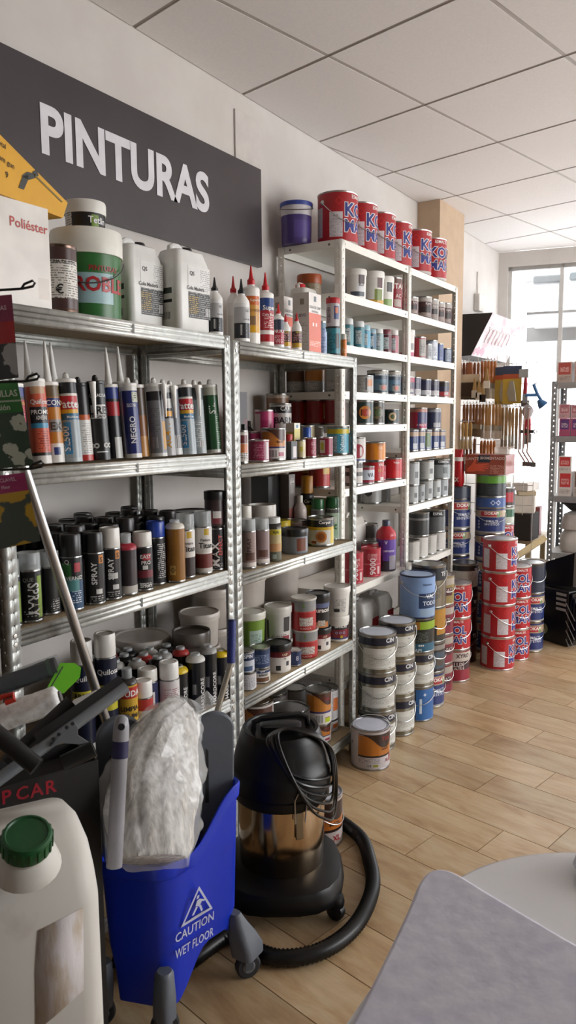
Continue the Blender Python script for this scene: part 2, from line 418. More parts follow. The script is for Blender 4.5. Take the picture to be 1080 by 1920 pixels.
# right wall with the shop-front opening that lets the daylight in (out of frame)
mb = MB()
for a in ((-1.6,2.6,-.1,CZ+.1), (2.6,6.6,-.1,.85), (2.6,6.6,2.65,CZ+.1), (6.6,7.46,-.1,CZ+.1)): mb.box(a[0], a[1], -3.72, -3.6, a[2], a[3], GOODS)
struct(mb.obj('wall_right'))
struct(MB().box(4.68, 5.13, 1.80, WY-.001, 0, CZ-.001, M('b79f86', .8, vary=.03)).obj('trim_1'))
# end wall: strip beside the window, lintel, low sill
def epos(t, z, off=0): return Vector((EX+EDX*t-.983*off, WY+EDY*t-.184*off, z))
def ebox(mb, t0, t1, z0, z1, o0, o1, k):
    vs = [epos(t, z, o) for z in (z0, z1) for o in (o0, o1) for t in (t0, t1)]
    return mb.add([tuple(v) for v in vs], [(0,2,3,1),(4,5,7,6),(0,1,5,4),(2,6,7,3),(0,4,6,2),(1,3,7,5)], k)
WT0, WT1, WZ0, WZ1 = .075, 3.6, .12, 2.765
mb = MB(); ebox(mb, 0, WT0, -.1, CZ, -.1, 0, WALLM); ebox(mb, WT0, 5.6, WZ1, CZ, -.1, 0, WALLM); ebox(mb, WT0, 5.6, -.1, WZ0, -.1, 0, WALLM); ebox(mb, WT1, 5.6, WZ0, WZ1, -.1, 0, WALLM)
struct(mb.obj('wall_end'))
mb = MB()
for t in (WT0, .48, 1.5, 2.5, WT1-.03): ebox(mb, t, t+.03, WZ0, WZ1, -.07, -.03, M('c4c2be', .4))
ebox(mb, WT0, WT1, WZ1-.03, WZ1, -.07, -.03, M('9a9894', .4)); ebox(mb, WT0, WT1, WZ0, WZ0+.04, -.07, -.03, M('c4c2be', .4))
wn = struct(mb.obj('window_1'))
GLASS = M('f4f8fa', .02, 0, .06, 0)
for a, b in ((WT0+.03, .48), (.51, 1.5), (1.53, 2.5), (2.53, WT1-.03)):
    ebox(MB(), a, b, WZ0+.04, WZ1-.03, -.052, -.048, GLASS).obj('pane', wn)
mb = MB(); 
for i, (ch, t, z, a) in enumerate((('O', .555, 1.03, -40), ('R', .605, .985, -38), ('I', .645, .95, -36))):
    c, s_ = math.cos(math.radians(a)), math.sin(math.radians(a)); ee = Vector((EDX, EDY, 0))
    flattext(mb, ch, epos(t, z, -.044), ee*c+Vector((0,0,s_)), Vector((0,0,c))-ee*s_, .06, '77777a')
mb.obj('lettering', wn)
# outside: awning, lamp arm, opposite shutter
mb = MB(); ebox(mb, .22, 3.4, 2.39, 2.41, -1.27, -.15, M('8a8886', .7)); ebox(mb, .14, 3.4, 2.27, 2.41, -1.29, -1.27, M('6c6a68', .8)); tag(mb.obj('awning'), 'pale grey flat awning hanging outside the bright shop window', '', 'awning')
r = thing('outdoor_lamp', 'grey floodlight on a bracket above the awning outside window', '', 'lamp', epos(.36, 2.82, -1.1))
rot = math.atan2(EDY, EDX); r.rotation_euler = (0,0,rot)
MB().box(-.16,.10,-.06,.06,-.035,.04,M('5c5e5e',.6)).obj('lamp_housing', r, bevel=.015); MB().box(.10,.17,-.03,.03,-.02,.05,M('e8e8e6',.5)).obj('joint', r, bevel=.01)
MB().box(.17,.75,-.05,.05,-.02,.05,M('5a6264',.6)).obj('bracket', r, bevel=.01); MB().lathe([(.004,0),(.03,.09)],M('9a9a9a',.5),10,Matrix.Translation((-.16,0,0)) @ Matrix.Rotation(-PI/2,4,'Y')).obj('visor', r)
r = thing('roller_shutter', 'white slatted shutter of the building outside right window', '', 'shutter', epos(.45, 2.0, -1.9), rot)
for i in range(7): MB().box(0, 2.2, -.02, .02, .135*i+.006, .135*i+.129, M('b4b2ae', .7)).obj('slat', r)
MB().box(-.05, 0, -.03, .03, 0, .97, M('6a6a68', .7)).obj('guide_rail', r)
# small things on the wall
o = MB().box(-.09,.09,-.008,0,-.11,.11,M('c6c0bb',.8)).obj('access_panel', bevel=.002); o.location = ony(462,268,WY-.0); tag(o, 'flush white access panel on the wall above the black sign', '', 'panel')
r = thing('wall_sensor', 'small white box with cable fixed high on far wall', '', 'sensor', ony(893,565,WY))
MB().box(-.06,.06,-.045,0,-.08,.05,M('cfc9c3',.5)).obj('housing', r, bevel=.006); MB().tube([(0,-.01,.05),(0,-.008,.22)],.006,M('d8d2cc',.5)).obj('cable', r)
# ------------------------------------------------------------------ PINTURAS sign
a, b = ony(488,411,1.935), ony(-20,250,1.935)
sx0, sx1, sz0, sz1 = 1.30, 2.868, 2.193, 2.605
sign = thing('shop_sign', 'long dark sign board with white lettering PINTURAS on wall', '', 'sign', (sx0, 1.925, sz0))
MB().box(0, sx1-sx0, 0, .022, 0, sz1-sz0, noise_mat('sign_film', '3a3437', '423c3f', 3, .32)).obj('board', sign)
mb = MB(); 
p0, p1 = ony(80,290,1.92), ony(394,400,1.92); 
flattext(mb, 'PINTURAS', ((p0.x+p1.x)/2-sx0, -.001, (ony(232,300,1.92).z)-sz0), (1,0,0), (0,0,1), .152, 'd9d7dc', .034, maxw=p1.x-p0.x)
mb.obj('lettering', sign)
# ------------------------------------------------------------------ racks
def angle_post(hgt, fl, k, sx, sy, pitch=.05, hw=.006, hh=.009, z0=0):
    """slotted L post: two flanges with real holes, corner at the origin, flanges running sx along X and sy along Y"""
    mb = MB(); us = [0, fl*.5-hw/2, fl*.5+hw/2, fl]; n = int((hgt-.02)/pitch); zs = [0]
    for i in range(n): zs += [.02+i*pitch, .02+i*pitch+hh]
    zs.append(hgt)
    for ax in (0, 1):
        vs = [((u*sx, 0, z) if ax == 0 else (0, u*sy, z)) for z in zs for u in us]; fs = []
        for j in range(len(zs)-1):
            for i in range(3):
                if i == 1 and j % 2 == 1: continue
                a = j*4+i; fs.append((a, a+1, a+5, a+4))
        mb.add(vs, fs, k)
    return mb
def beam(L, k, hgt=.044, ax='x', sgn=1):
    """rolled shelf beam with ribs; runs from 0 to L"""
    pr = [(0,0), (0,-.002), (-.004,-.006), (-.004,-.012), (0,-.015), (-.004,-.019), (-.004,-.024), (0,-.028), (-.004,-.032), (-.004,-hgt+.002), (0,-hgt), (.012,-hgt)]
    vs = []; 
    for t in (0, L):
        for d, z in pr: vs.append((t, d*sgn, z) if ax == 'x' else (d*sgn, t, z))
    n = len(pr); return MB().add(vs, [(i, i+1, n+i+1, n+i) for i in range(n-1)], k)
YF, YB = 1.52, 1.925
def steel_rack(look, x0, x1, top, zs, clips=True):
    r = thing('metal_shelving', look, '', 'shelf', (x0, YF, 0)); L = x1-x0; D = YB-YF
    for sx, px in ((1, 0), (-1, L)):
        for sy, py in ((1, 0), (-1, D)): angle_post(top, .034, GALV, sx, sy, .0325, .0036, .0046).obj('post', r, solid=.0015, loc=(px, py, 0), sharp=1)
    for i, z in enumerate(zs):
        ins = .035
        s_ = MB().box(.004, L-.004, .006, D-.006, -.010, 0, CHIP).obj('shelf_board', r, loc=(0,0,z))
        o = beam(L-2*ins, GALV2).obj('beam', r, solid=.0012, loc=(ins, .001, z), sharp=5)
        MB().box(L/2-ins-.004, L/2-ins+.004, -.0052, -.0042, -.034, -.008, M('6a6b69',.5)).obj('clip_mark', o)
        beam(L-2*ins, GALV2, sgn=-1).obj('beam', r, solid=.0012, loc=(ins, D-.001, z))
        beam(D-.07, GALV2, ax='y').obj('beam', r, solid=.0012, loc=(.001, .035, z)); beam(D-.07, GALV2, ax='y', sgn=-1).obj('beam', r, solid=.0012, loc=(L-.001, .035, z))
        mb = MB()
        for t in (.017, L-.017):
            for q in (-.012, -.034): mb.lathe([(.0062,0),(.005,.002),(.0001,.0024)], M('d8d8d4',.35,1,vary=0), 8, Matrix.Translation((t, -.0008, q)) @ Matrix.Rotation(PI/2, 4, 'X'))
        mb.obj('rivets', r, loc=(0,0,z))['kind'] = 'stuff'
    return r
Z1, Z2L, Z2R, Z3L, Z3R, Z4, Z4L, Z5 = 1.80, 1.41, 1.37, 1.017, .99, .54, .565, .11
steel_rack('galvanised steel shelving rack holding sealant cartridges and spray cans', 1.15, 2.068, 1.80, [Z5, Z4L, Z3L, Z2L, Z1])
steel_rack('galvanised steel shelving rack holding small tins and plastic pails', 2.084, 2.992, 1.788, [Z5, Z4, Z3R, Z2R, Z1-.012])
# white slotted rack, two bays
WF, WB, WX0, WXM, WX1 = 1.60, 1.925, 3.0, 3.735, 4.467
ZW = 2.30
white = thing('white_shelving', 'tall white slotted metal shelving rack full of paint tins', '', 'shelf', (0,0,0))
for x, sx in ((WX0, 1), (WXM, 1), (WX1, -1)):
    for y, sy in ((WF, 1), (WB, -1)): angle_post(ZW-.001, .033, WHITEM, sx, sy, .036, .0046, .0055).obj('post', white, solid=.0018, loc=(x, y, 0), sharp=1)
def tray(x0, x1, z):
    x0 += .004; x1 -= .004; y0, y1, h = WF+.002, WB-.002, .034
    mb = MB().box(x0, x1, y0, y1, z-.002, z, WHITEM)
    mb.box(x0, x1, y0-.0015, y0, z-h, z, WHITEM).box(x0, x1, y1, y1+.0015, z-h, z, WHITEM).box(x0-.0015, x0, y0, y1, z-h, z, WHITEM).box(x1, x1+.0015, y0, y1, z-h, z, WHITEM)
    o = mb.obj('shelf_tray', white)
    b = MB()
    for t in (x0+.03, x1-.03): b.lathe([(.0055,0),(.0045,.0012)], M('55524c',.5), 8, Matrix.Translation((t, y0-.0015, z-h/2)) @ Matrix.Rotation(PI/2, 4, 'X'))
    for t in (y0+.06, y1-.06): b.lathe([(.0055,0),(.0045,.0012)], M('55524c',.5), 8, Matrix.Translation((x0-.0015, t, z-h/2)) @ Matrix.Rotation(-PI/2, 4, 'Y'))
    b.obj('bolts', o)['kind'] = 'stuff'
ZWL = [ZW, 2.075, 1.852, 1.648, 1.497, 1.209, .735, .33]; ZWR = [ZW, 2.072, 1.852, 1.648, 1.346, 1.057, .728, .33]
for z in ZWL: tray(WX0, WXM, z)
for z in ZWR: tray(WXM, WX1, z)

bd_ = thing('wooden_board', 'brown wooden board standing left of the sealant rack', '', 'board', (1.122, 1.73, 0))
MB().box(-.011, .011, -.19, .19, .002, 1.30, noise_mat('dark_wood', '3c2a1a', '5c4228', 8, .6, .05, stretch=(8,8,1))).obj('core', bd_); MB().box(-.0115, .0115, -.192, -.19, .002, 1.30, M('6a4e30', .6)).obj('edge_strip', bd_)
# ------------------------------------------------------------------ product builders (origin at base centre, front = local -Y)
def prints(root, lettering, name='lettering'):
    if lettering.f: lettering.obj(name, root)
def tx(o, st, r, z0, hb, rfun=None):
    for key, pts in st.get('strip', ()):                    # printed shape with a curved outline: (phi, low, high)
        L = []
        for (a, l0, h0), (b, l1, h1) in zip(pts, pts[1:]):
            n = max(1, int((b-a)/5))
            L += [(a+(b-a)*i/n, l0+(l1-l0)*i/n, h0+(h1-h0)*i/n) for i in range(n)]
        L.append(pts[-1]); mb = MB(); rr = r+.0004
        vs = [((rr*math.sin(math.radians(p)), -rr*math.cos(math.radians(p)), z0+q*hb)) for p, l_, h_ in L for q in (l_, h_)]
        mb.add(vs, [(2*i, 2*i+2, 2*i+3, 2*i+1) for i in range(len(L)-1)], key).obj('printed_shape', o)
    for t in st.get('text', ()):
        s, phi, zf, hf, key = t[:5]; rot = t[5] if len(t) > 5 else 0; bold = t[6] if len(t) > 6 else .015; mw = t[7] if len(t) > 7 else None
        off = .0006+.0004*(1 if bold < .04 else 0)
        hh = hf*hb
        if rot: hh = hf*4*r; mw = .66*hb/r if mw is None else mw
        wraptext(MB(), s, r, phi, z0+zf*hb, hh, key, bold, rot, mw*r if mw else None, off, rfun).obj('lettering', o)
def b_can(o, d, h, st):
    r = d/2; base = st['base']; rim = st.get('rim', 'M8f8f8c'); n = 28 if d > .12 else 20
    g = MB(); e = min(.008, h*.07)
    g.grid([(r, e), (r, h-e)], st.get('rects', ()), base, n)
    g.obj('body', o)
    MB().lathe([(r*.97,0), (r*1.008,.001), (r*1.008,e*.8), (r,e)], rim, n, cap1=False).obj('bottom_rim', o)
    plug = st.get('lid', 'Mb0b0ae')
    MB().lathe([(r,h-e), (r*1.015,h-e*.7), (r*1.015,h-e*.15), (r*.99,h), (r*.93,h), (r*.915,h-e*.6), (r*.80,h-e*.6), (r*.78,h-e*.35), (.001,h-e*.35)], rim, n, cap0=False,
               keys=[rim]*5+[plug]*3).obj('lid', o)
    if st.get('bail'):
        ze = h*.80; dr = st['bail']*h; side = st.get('bailside', 0)
        pts = [((r+.005)*math.sin(math.radians(p+side)), -(r+.005)*math.cos(math.radians(p+side)), ze-dr*max(0, math.cos(math.radians(p)))) for p in range(-90, 91, 12)]
        if dr < 0: q_ = math.radians(side); pts = [((r+.004)*math.sin(math.radians(p))*math.cos(q_)-.25*dr*math.cos(math.radians(p))*math.sin(q_), (r+.004)*math.sin(math.radians(p))*math.sin(q_)-.02*math.cos(math.radians(p)), ze-dr*1.7*math.cos(math.radians(p))**.7) for p in range(-90, 91, 12)]
        hd = MB().tube(pts, .0017, 'Mc9c9c6', 5).obj('wire_handle', o)
        for p in (-90, 90):
            T = Matrix.Rotation(math.radians(p+side), 4, 'Z') @ Matrix.Translation((0,-r+.001,ze)) @ Matrix.Rotation(PI/2, 4, 'X')
            MB().lathe([(.011,0),(.010,.003),(.006,.004),(.005,.008),(.001,.008)], 'Mb4b4b0', 10, T).obj('handle_ear', o)
    tx(o, st, r, 0, h)
def b_tub(o, d, h, st):
    r = d/2; base = st['base']; hl = h*st.get('lidh', .16); n = 28; r0 = r*st.get('taper', .9)
    g = MB(); g.grid([(r0*.96, 0), (r0, .004), (r*.97, h-hl*.85)], st.get('rects', ()), base, n).obj('body', o)
    lid = st.get('lid', 'ecebe4')
    MB().lathe([(r*.95,h-hl), (r*1.02,h-hl), (r*1.03,h-hl*.55), (r*1.03,h-hl*.12), (r*1.0,h), (r*.93,h), (r*.90,h-hl*.14), (.001,h-hl*.14)], lid, n).obj('lid', o)
    if st.get('bail'):
        ze = h-hl*1.15; dr = st['bail']*h; rr = r+.004
        pts = [(rr*math.sin(math.radians(p)), -rr*math.cos(math.radians(p)), ze-dr*max(0, math.cos(math.radians(p)))) for p in range(-90, 91, 12)]
        MB().tube(pts, .0018, '4a4a48', 5).obj('wire_handle', o)
    tx(o, st, r, 0, h, lambda z: r0+(r*.97-r0)*min(1, max(0, z/(h-hl))))
def b_spray(o, d, h, st):
    r = d/2; cap = st.get('cap', '151515'); hb = h*st.get('hb', .74); n = 18
    g = MB(); g.grid([(r, .005), (r, hb)], st.get('rects', ()), st['base'], n).obj('body', o)
    MB().lathe([(r*.9,0), (r*1.01,.001), (r*1.01,.005), (r,.006)], 'M9a9a98', n, cap1=False).obj('bottom_rim', o)
    sh = st.get('shoulder', 'M8d8d8b')
    if cap == 'clear':
        MB().lathe([(r,hb), (r*.99,hb+.004), (r*.8,hb+.012), (r*.45,hb+.016), (r*.45,hb+.02), (.001,hb+.02)], sh, n, cap0=False).obj('shoulder', o)
        MB().lathe([(.004,hb+.02),(.004,hb+.028),(.009,hb+.028),(.009,hb+.04),(.006,hb+.042),(.001,hb+.042)], st.get('nozzle', '202022'), 10).obj('nozzle', o)
        MB().lathe([(r*.97,hb+.002), (r*.95,h-.004), (r*.9,h), (.001,h)], 'Tdfe6e8', n, cap0=False).obj('clear_cap', o)
    elif cap == 'ring':                                    # coloured ring, small clear top over the nozzle
        MB().lathe([(r,hb), (r*1.0,hb+.004), (r*.86,hb+.012), (r*.5,hb+.018)], st.get('ring', 'c9ccc8'), n, cap0=False).obj('shoulder_ring', o)
        MB().lathe([(.004,hb+.015),(.004,hb+.022),(.009,hb+.022),(.009,h-.008),(.001,h-.008)], st.get('nozzle', '202022'), 10).obj('nozzle', o)
        MB().lathe([(r*.52,hb+.016), (r*.5,h-.002), (r*.45,h), (.001,h)], 'Te4eaec', 14, cap0=False).obj('clear_cap', o)
    else:
        MB().lathe([(r,hb), (r*.985,hb+.003), (r*.93,hb+.004)], sh, n, cap0=False, cap1=False).obj('shoulder', o)
        MB().lathe([(r*.93,hb+.002), (r*.95,hb+.006), (r*.93,h-.005), (r*.87,h), (r*.7,h), (r*.66,h-.002), (.001,h-.002)], cap, n).obj('cap', o)
    tx(o, st, r, 0, hb)
def b_cart(o, d, h, st):
    r = d/2; n = 16; top = st.get('top', 'e9e8e4')
    g = MB(); g.grid([(r, .002), (r, h-.010)], st.get('rects', ()), st['base'], n).obj('tube', o)
    MB().lathe([(r,h-.010), (r*1.03,h-.009), (r*1.03,h-.002), (r*.96,h), (.001,h)], top, n, cap0=False).obj('end_ring', o)
    if st.get('nub', 1) == 1: MB().lathe([(.0085,h-.002),(.0085,h+.008),(.007,h+.010),(.0075,h+.013),(.004,h+.017),(.001,h+.018)], st.get('nubc', top), 10).obj('plug', o)
    elif st['nub'] == 2: MB().lathe([(.0105,h-.002),(.0105,h+.012),(.0095,h+.015),(.0028,h+.105),(.001,h+.106)], 'efeeea', 12).obj('nozzle', o)
    if st.get('side'):                                     # spare nozzle taped to the side
        p = math.radians(st['side']); T = Matrix.Translation(((r+.009)*math.sin(p), -(r+.009)*math.cos(p), h-.004)) @ Matrix.Rotation(PI, 4, 'X')
        MB().lathe([(.0095,0),(.009,.006),(.0025,.098),(.001,.098)], 'efeeea', 12, T).obj('nozzle', o)
    tx(o, st, r, 0, h-.01)
def b_glue(o, d, h, st):
    r = d/2; n = 20; tip = st.get('tip', '1a1a1c'); hs = h*st.get('hs', .60); hc = h*.74
    MB().grid([(r*.98,0), (r,.004), (r,hs)], st.get('rects', ()), st['base'], n).obj('body', o)
    MB().lathe([(r,hs), (r*.93,hs+.35*(hc-hs)), (r*.62,hs+.8*(hc-hs)), (r*.42,hc), (r*.42,hc+.006)], st.get('neck', 'eeede9'), n, cap0=False).obj('shoulder', o)
    MB().lathe([(r*.46,hc+.004), (r*.46,hc+.07*h), (r*.3,hc+.09*h), (r*.24,hc+.11*h), (.0022,h-.002), (.001,h)], tip, 14).obj('tip', o)
    tx(o, st, r, 0, hs)
def b_bottle(o, d, h, st):
    """screw-cap bottle: body, sloping shoulder, cap"""
    r = d/2; n = 22; hs = h*st.get('hs', .66); hc = h*st.get('hc', .84); rc = r*st.get('rc', .42)
    MB().grid([(r*.96,0), (r,.005), (r,hs)], st.get('rects', ()), st['base'], n).obj('body', o)
    MB().lathe([(r,hs), (r*.94,hs+.4*(hc-hs)), (rc*1.15,hc-.002), (rc*.95,hc+.002)], st.get('neck', st['base']), n, cap0=False).obj('shoulder', o)
    MB().lathe([(rc,hc), (rc,h-.003), (rc*.92,h), (.001,h)], st.get('cap', 'eeeeea'), 16).obj('cap', o)
    tx(o, st, r, 0, hs)
def b_box(o, d, h, st):
    w_, dp = d, st.get('dp', d*.6); k = st['base']; mb = MB(); x, y = w_/2, dp/2
    mb.face((-x,-y,0), (1,0,0), (0,0,1), w_, h, st.get('rects', ()), k)
    mb.face((-x,y,0), (0,-1,0), (0,0,1), dp, h, st.get('left', ()), st.get('leftc', k))
    mb.face((x,-y,0), (0,1,0), (0,0,1), dp, h, st.get('right', ()), st.get('rightc', k))
    mb.face((x,y,0), (-1,0,0), (0,0,1), w_, h, (), k); mb.face((-x,-y,h), (1,0,0), (0,1,0), w_, dp, (), st.get('topc', k)); mb.face((-x,y,0), (1,0,0), (0,-1,0), w_, dp, (), k)
    mb.obj('box', o)
    MB().box(-x+.002, x-.002, -.0012, .0012, h, h+.0006, M('c9b98f', .5)).obj('closing_flap', o)
    for q in st.get('text', ()):
        s, u, zf, hf, key = q[:5]; f = q[5] if len(q) > 5 else 'front'; mw = q[6] if len(q) > 6 else .9
        if f == 'front': flattext(MB(), s, (-x+u*w_, -y, zf*h), (1,0,0), (0,0,1), hf*h, key, .015, mw*w_).obj('lettering', o)
        elif f == 'left': flattext(MB(), s, (-x, y-u*dp, zf*h), (0,-1,0), (0,0,1), hf*h, key, .015, mw*dp).obj('lettering', o)
def b_jug(o, d, h, st):
    """square-shouldered jerrycan with a chamfered top, cap and grip"""
    w_, dp = d, st.get('dp', d*.62); k = st['base']; mb = MB(); rr = .02
    mb.loft([rrect(w_*.94,dp*.94,rr,0), rrect(w_,dp,rr,.008), rrect(w_,dp,rr,h*.78), rrect(w_*.98,dp*.98,rr,h*.80), rrect(w_*.84,dp*.80,rr,h*.93), rrect(w_*.78,dp*.7,rr,h*.945)], k)
    mb.obj('body', o)
    MB().lathe([(.022,h*.94),(.022,h*.985),(.019,h),(.001,h)], st.get('cap', '1c1c1e'), 16, Matrix.Translation((st.get('capx', .0)*w_, 0, 0))).obj('cap', o)
    gx = -.18*w_
    MB().tube([(gx-w_*.16,0,h*.93),(gx-w_*.15,0,h*.975),(gx-w_*.08,0,h*.995),(gx+w_*.06,0,h*.995),(gx+w_*.13,0,h*.975),(gx+w_*.14,0,h*.93)], .010, k, 8).obj('grip', o)
    if st.get('lab'):
        mb = MB(); a, b, c, e = st['lab'][0]
        mb.face((-w_/2+a*w_, -dp/2-.0007, c*h), (1,0,0), (0,0,1), (b-a)*w_, (e-c)*h, st['lab'][1], st['lab'][2]); mb.obj('label_sheet', o)
    if st.get('lefts'):
        MB().face((-w_/2-.0007, dp/2-.02, .1*h), (0,-1,0), (0,0,1), dp-.04, h*.6, st['lefts'], k).obj('side_label', o)
    for s, u, zf, hf, key in st.get('text', ()): flattext(MB(), s, (-w_/2+u*w_, -dp/2-.0009, zf*h), (1,0,0), (0,0,1), hf*h, key, .015, .8*w_).obj('lettering', o)
KINDS = dict(can=(b_can, 'paint_can', 'paint can'), tin=(b_can, 'paint_tin', 'tin'), tub=(b_tub, 'plastic_pail', 'pail'), jar=(b_tub, 'screw_lid_jar', 'jar'), spray=(b_spray, 'spray_can', 'spray can'),
             cart=(b_cart, 'sealant_cartridge', 'cartridge'), glue=(b_glue, 'glue_bottle', 'bottle'), bottle=(b_bottle, 'plastic_bottle', 'bottle'), box=(b_box, 'carton', 'box'), jug=(b_jug, 'jerrycan', 'jerrycan'))
SH = {}
SPECS = []
XR = {}
def shelf(key, z, yf, where, group, x0=None, x1=None, yb=1.918):
    SH[key] = (z, yf, where, group); XR[key] = (x0, x1, yb)
def A(sk, kind, xr, d, yt, look, st, row=0, on=None, yaw=0, lean=0, h=None, X=None, Y=None, fixed=False, rz=None, dx=0):
    """xr: right edge in the photograph; the shelf gives height and depth; yt: its top in the photograph"""
    z, yf, where, group = SH[sk]
    if on is not None: z = on['z']+on['h']; X0, Y0 = on['X']+dx, on['Y']
    else:
        Y0 = Y if Y is not None else yf+.014+(st.get('dp', d*.6)/2 if kind in ('box','jug') else d/2)+row
        X0 = X
        if X0 is None:
            dep = 3.
            for _ in range(6): X0 = Xat(xr-F*d/2/dep, Y0, z); dep = depth(X0, Y0, z)
    if h is None:
        px = proj(X0, Y0, z)[0]; h = ony(px, yt, Y0).z-z
    s = dict(sk=sk, kind=kind, d=d, h=h, X=X0, Y=Y0, z=z, look=look, st=st, on=on, yaw=yaw, lean=lean, where=where, group=group, fixed=fixed, yf=yf, rz=rz, dx=dx)
    SPECS.append(s); return s
def reff(t):
    if t['st'].get('bail'): return t['d']/2*1.03+.009
    return t['d']/2*(1.03 if t['kind'] in ('tub','jar') else 1.09 if t['kind'] == 'jug' else 1.2 if t['kind'] == 'box' else 1.02)
def build_specs():
    base = {}
    for s in SPECS:
        if s['on'] is None: base.setdefault(s['sk'].split('/')[0], []).append(s)
    for k, L in base.items():
        for it in range(160):
            for i in range(len(L)):
                for j in range(i+1, len(L)):
                    a, b = L[i], L[j]
                    ra, rb = reff(a), reff(b)
                    dx, dy = b['X']-a['X'], b['Y']-a['Y']; q = math.hypot(dx, dy); need = ra+rb+.0012-q
                    if need > 0:
                        ux, uy = (dx/q, dy/q) if q > 1e-6 else (1, 0)
                        if abs(ux) < .35: ux = math.copysign(.35, ux if ux else 1)
                        for t, sg in ((a, -1), (b, 1)):
                            if not t['fixed']: t['X'] += sg*ux*need*.5; t['Y'] = max(t['yf']+t['d']/2+.003, t['Y']+sg*uy*need*.3)
            for t in L:
                x0, x1, yb = XR[t['sk']]; r_ = t['d']/2*1.03
                if t['fixed']: continue
                if x0 is not None: t['X'] = min(max(t['X'], x0+r_+.003), x1-r_-.003)
                ry = t['st'].get('dp', t['d']*.6)/2 if t['kind'] in ('box','jug') else r_
                t['Y'] = min(t['Y'], yb-ry)
                if t['sk'] == 'FL' and t['X']-r_ < WX1+.02: t['Y'] = min(t['Y'], WF-.006-reff(t))
    for s in SPECS:
        if s['on'] is not None: s['X'], s['Y'] = s['on']['X']+s['dx'], s['on']['Y']
    for s in SPECS:
        fn, nm, cat = KINDS[s['kind']]
        th = math.atan2(-s['X'], s['Y'])+math.radians(s['yaw'])
        if s['kind'] in ('box', 'jug'): th = math.radians(s['yaw'])
        o = thing(nm, s['look'], s['where'], cat, (s['X'], s['Y'], s['z']+.0016), th, s['group'])
        if s['lean']:
            o.rotation_euler = (Matrix.Rotation(math.radians(-s['lean']), 3, 'X') @ Matrix.Rotation(th, 3, 'Z')).to_euler(); o.location.z += s['d']/2*math.sin(math.radians(abs(s['lean'])))
        fn(o, s['d'], s['h'], s['st'])
# ------------------------------------------------------------------ goods on the steel racks
D = dict
shelf('T1', Z1, YF, 'on top of left steel rack', 'goods on top of the steel racks', 1.152, 2.066)
shelf('T2', Z1-.012, YF, 'on top of second steel rack', 'goods on top of the steel racks', 2.088, 2.99)
shelf('C1', Z2L, YF, 'on the sealant shelf', 'sealant cartridges', 1.152, 2.066)
shelf('S1', Z3L, YF, 'on the upper spray shelf', 'spray cans on the left steel rack', 1.152, 2.066)
shelf('L1', Z4L, YF, 'on the lower spray shelf', 'spray cans on the left steel rack', 1.152, 2.066)
shelf('U2', Z2R, YF, 'on second steel rack, tin shelf', 'small tins on the second steel rack', 2.088, 2.99)
shelf('M2', Z3R, YF, 'on second steel rack, middle shelf', 'wood care goods on the second steel rack', 2.088, 2.99)
shelf('P2', Z4, YF, 'on second steel rack, pail shelf', 'pails and tins on the second steel rack', 2.088, 2.99)
shelf('B2', Z5, YF, 'on bottom shelf behind the vacuum', 'tins on the bottom shelf', 2.088, 2.99)
# --- top of bay 1
A('T1', 'box', 72, .20, 388, 'white carton with red word Poliéster', D(base='e6e2dc', dp=.16, rects=[(.80,.97,.09,.30,'ded6ce')], text=[('Poliéster', .70, .79, .095, 'b8433c', 'front', .56)]), fixed=True, Y=YF+.10)
resin = A('T1', 'tin', 131, .088, 463, 'brown resin tin with white paper label', D(base='4a3330', rim='M6d5a50', lid='M7a6a60', rects=[(-75,80,.17,.80,'fp:dcd9d2:77736e'),(-20,25,.25,.42,'dcd9d2')], text=[('RESINA DE POLI', 8, .74, .05, '2a2a2a'), ('€', -2, .335, .15, '1a1a1a')]), yaw=0)
A('T1', 'tub', 231, .193, 442, 'large white pail with green label PINTURAS ROBLE', D(base='e9e8e2', lid='e4e3da', lidh=.28, taper=.93, bail=.30, rects=[(-180,180,.02,.97,'2f6b33'),(-32,48,.22,.66,'9dbfc4'),(-62,-34,.2,.7,'c9c6bf'),(-58,-40,.5,.6,'b8742e'),(-60,-36,.22,.3,'fp:c9c6bf:444')], text=[('PINTURAS', 30, .555, .06, 'a02c30'), ('ROBLE', 26, .38, .17, 'b02a30', 0, .03)]), row=.012)
A('T1', 'tub', 200, .112, 384, 'small black tub with white lid standing on green pail', D(base='1b1b1c', lid='e6e5df', lidh=.42, taper=.95, rects=[(-80,-42,.08,.95,'fp:cfccc4:666'),(18,42,.2,.8,'6f8a2a')], text=[('Tetlin', 38, .35, .22, 'e6e6e6')]), on=SPECS[-1])
for xr, yt, lk in ((299,457,'white glue jerrycan beside green pail'), (398,470,'white glue jerrycan beside glue bottles')):
    A('T1', 'jug', xr, .150 if xr > 300 else .14, yt, lk, D(base='e6e6e3', dp=.11, capx=.12, cap='1d1d1f', lab=((.30,.97,.16,.76), [(0,1,0,.50,'fp:2a2a2c:9a9a98'),(.0,.45,.08,.42,'fp:2a2a2c:b89a4a'),(.78,.97,.06,.22,'bc:e8e8e8:222222'),(.55,1,.55,.95,'fp:e2e2e0:a5a5a5')], 'e4e4e2'),
      lefts=[(.0,.9,.55,.66,'2f3a30'),(.0,.9,.38,.44,'2a2a2a'),(.1,.8,.06,.2,'bc:e6e6e3:333333')], text=[('QS', .42, .67, .055, '3a2022'), ('Cola Madera', .52, .505, .042, '3a3a3c')]), yaw=-4, row=.02 if xr > 300 else .085)
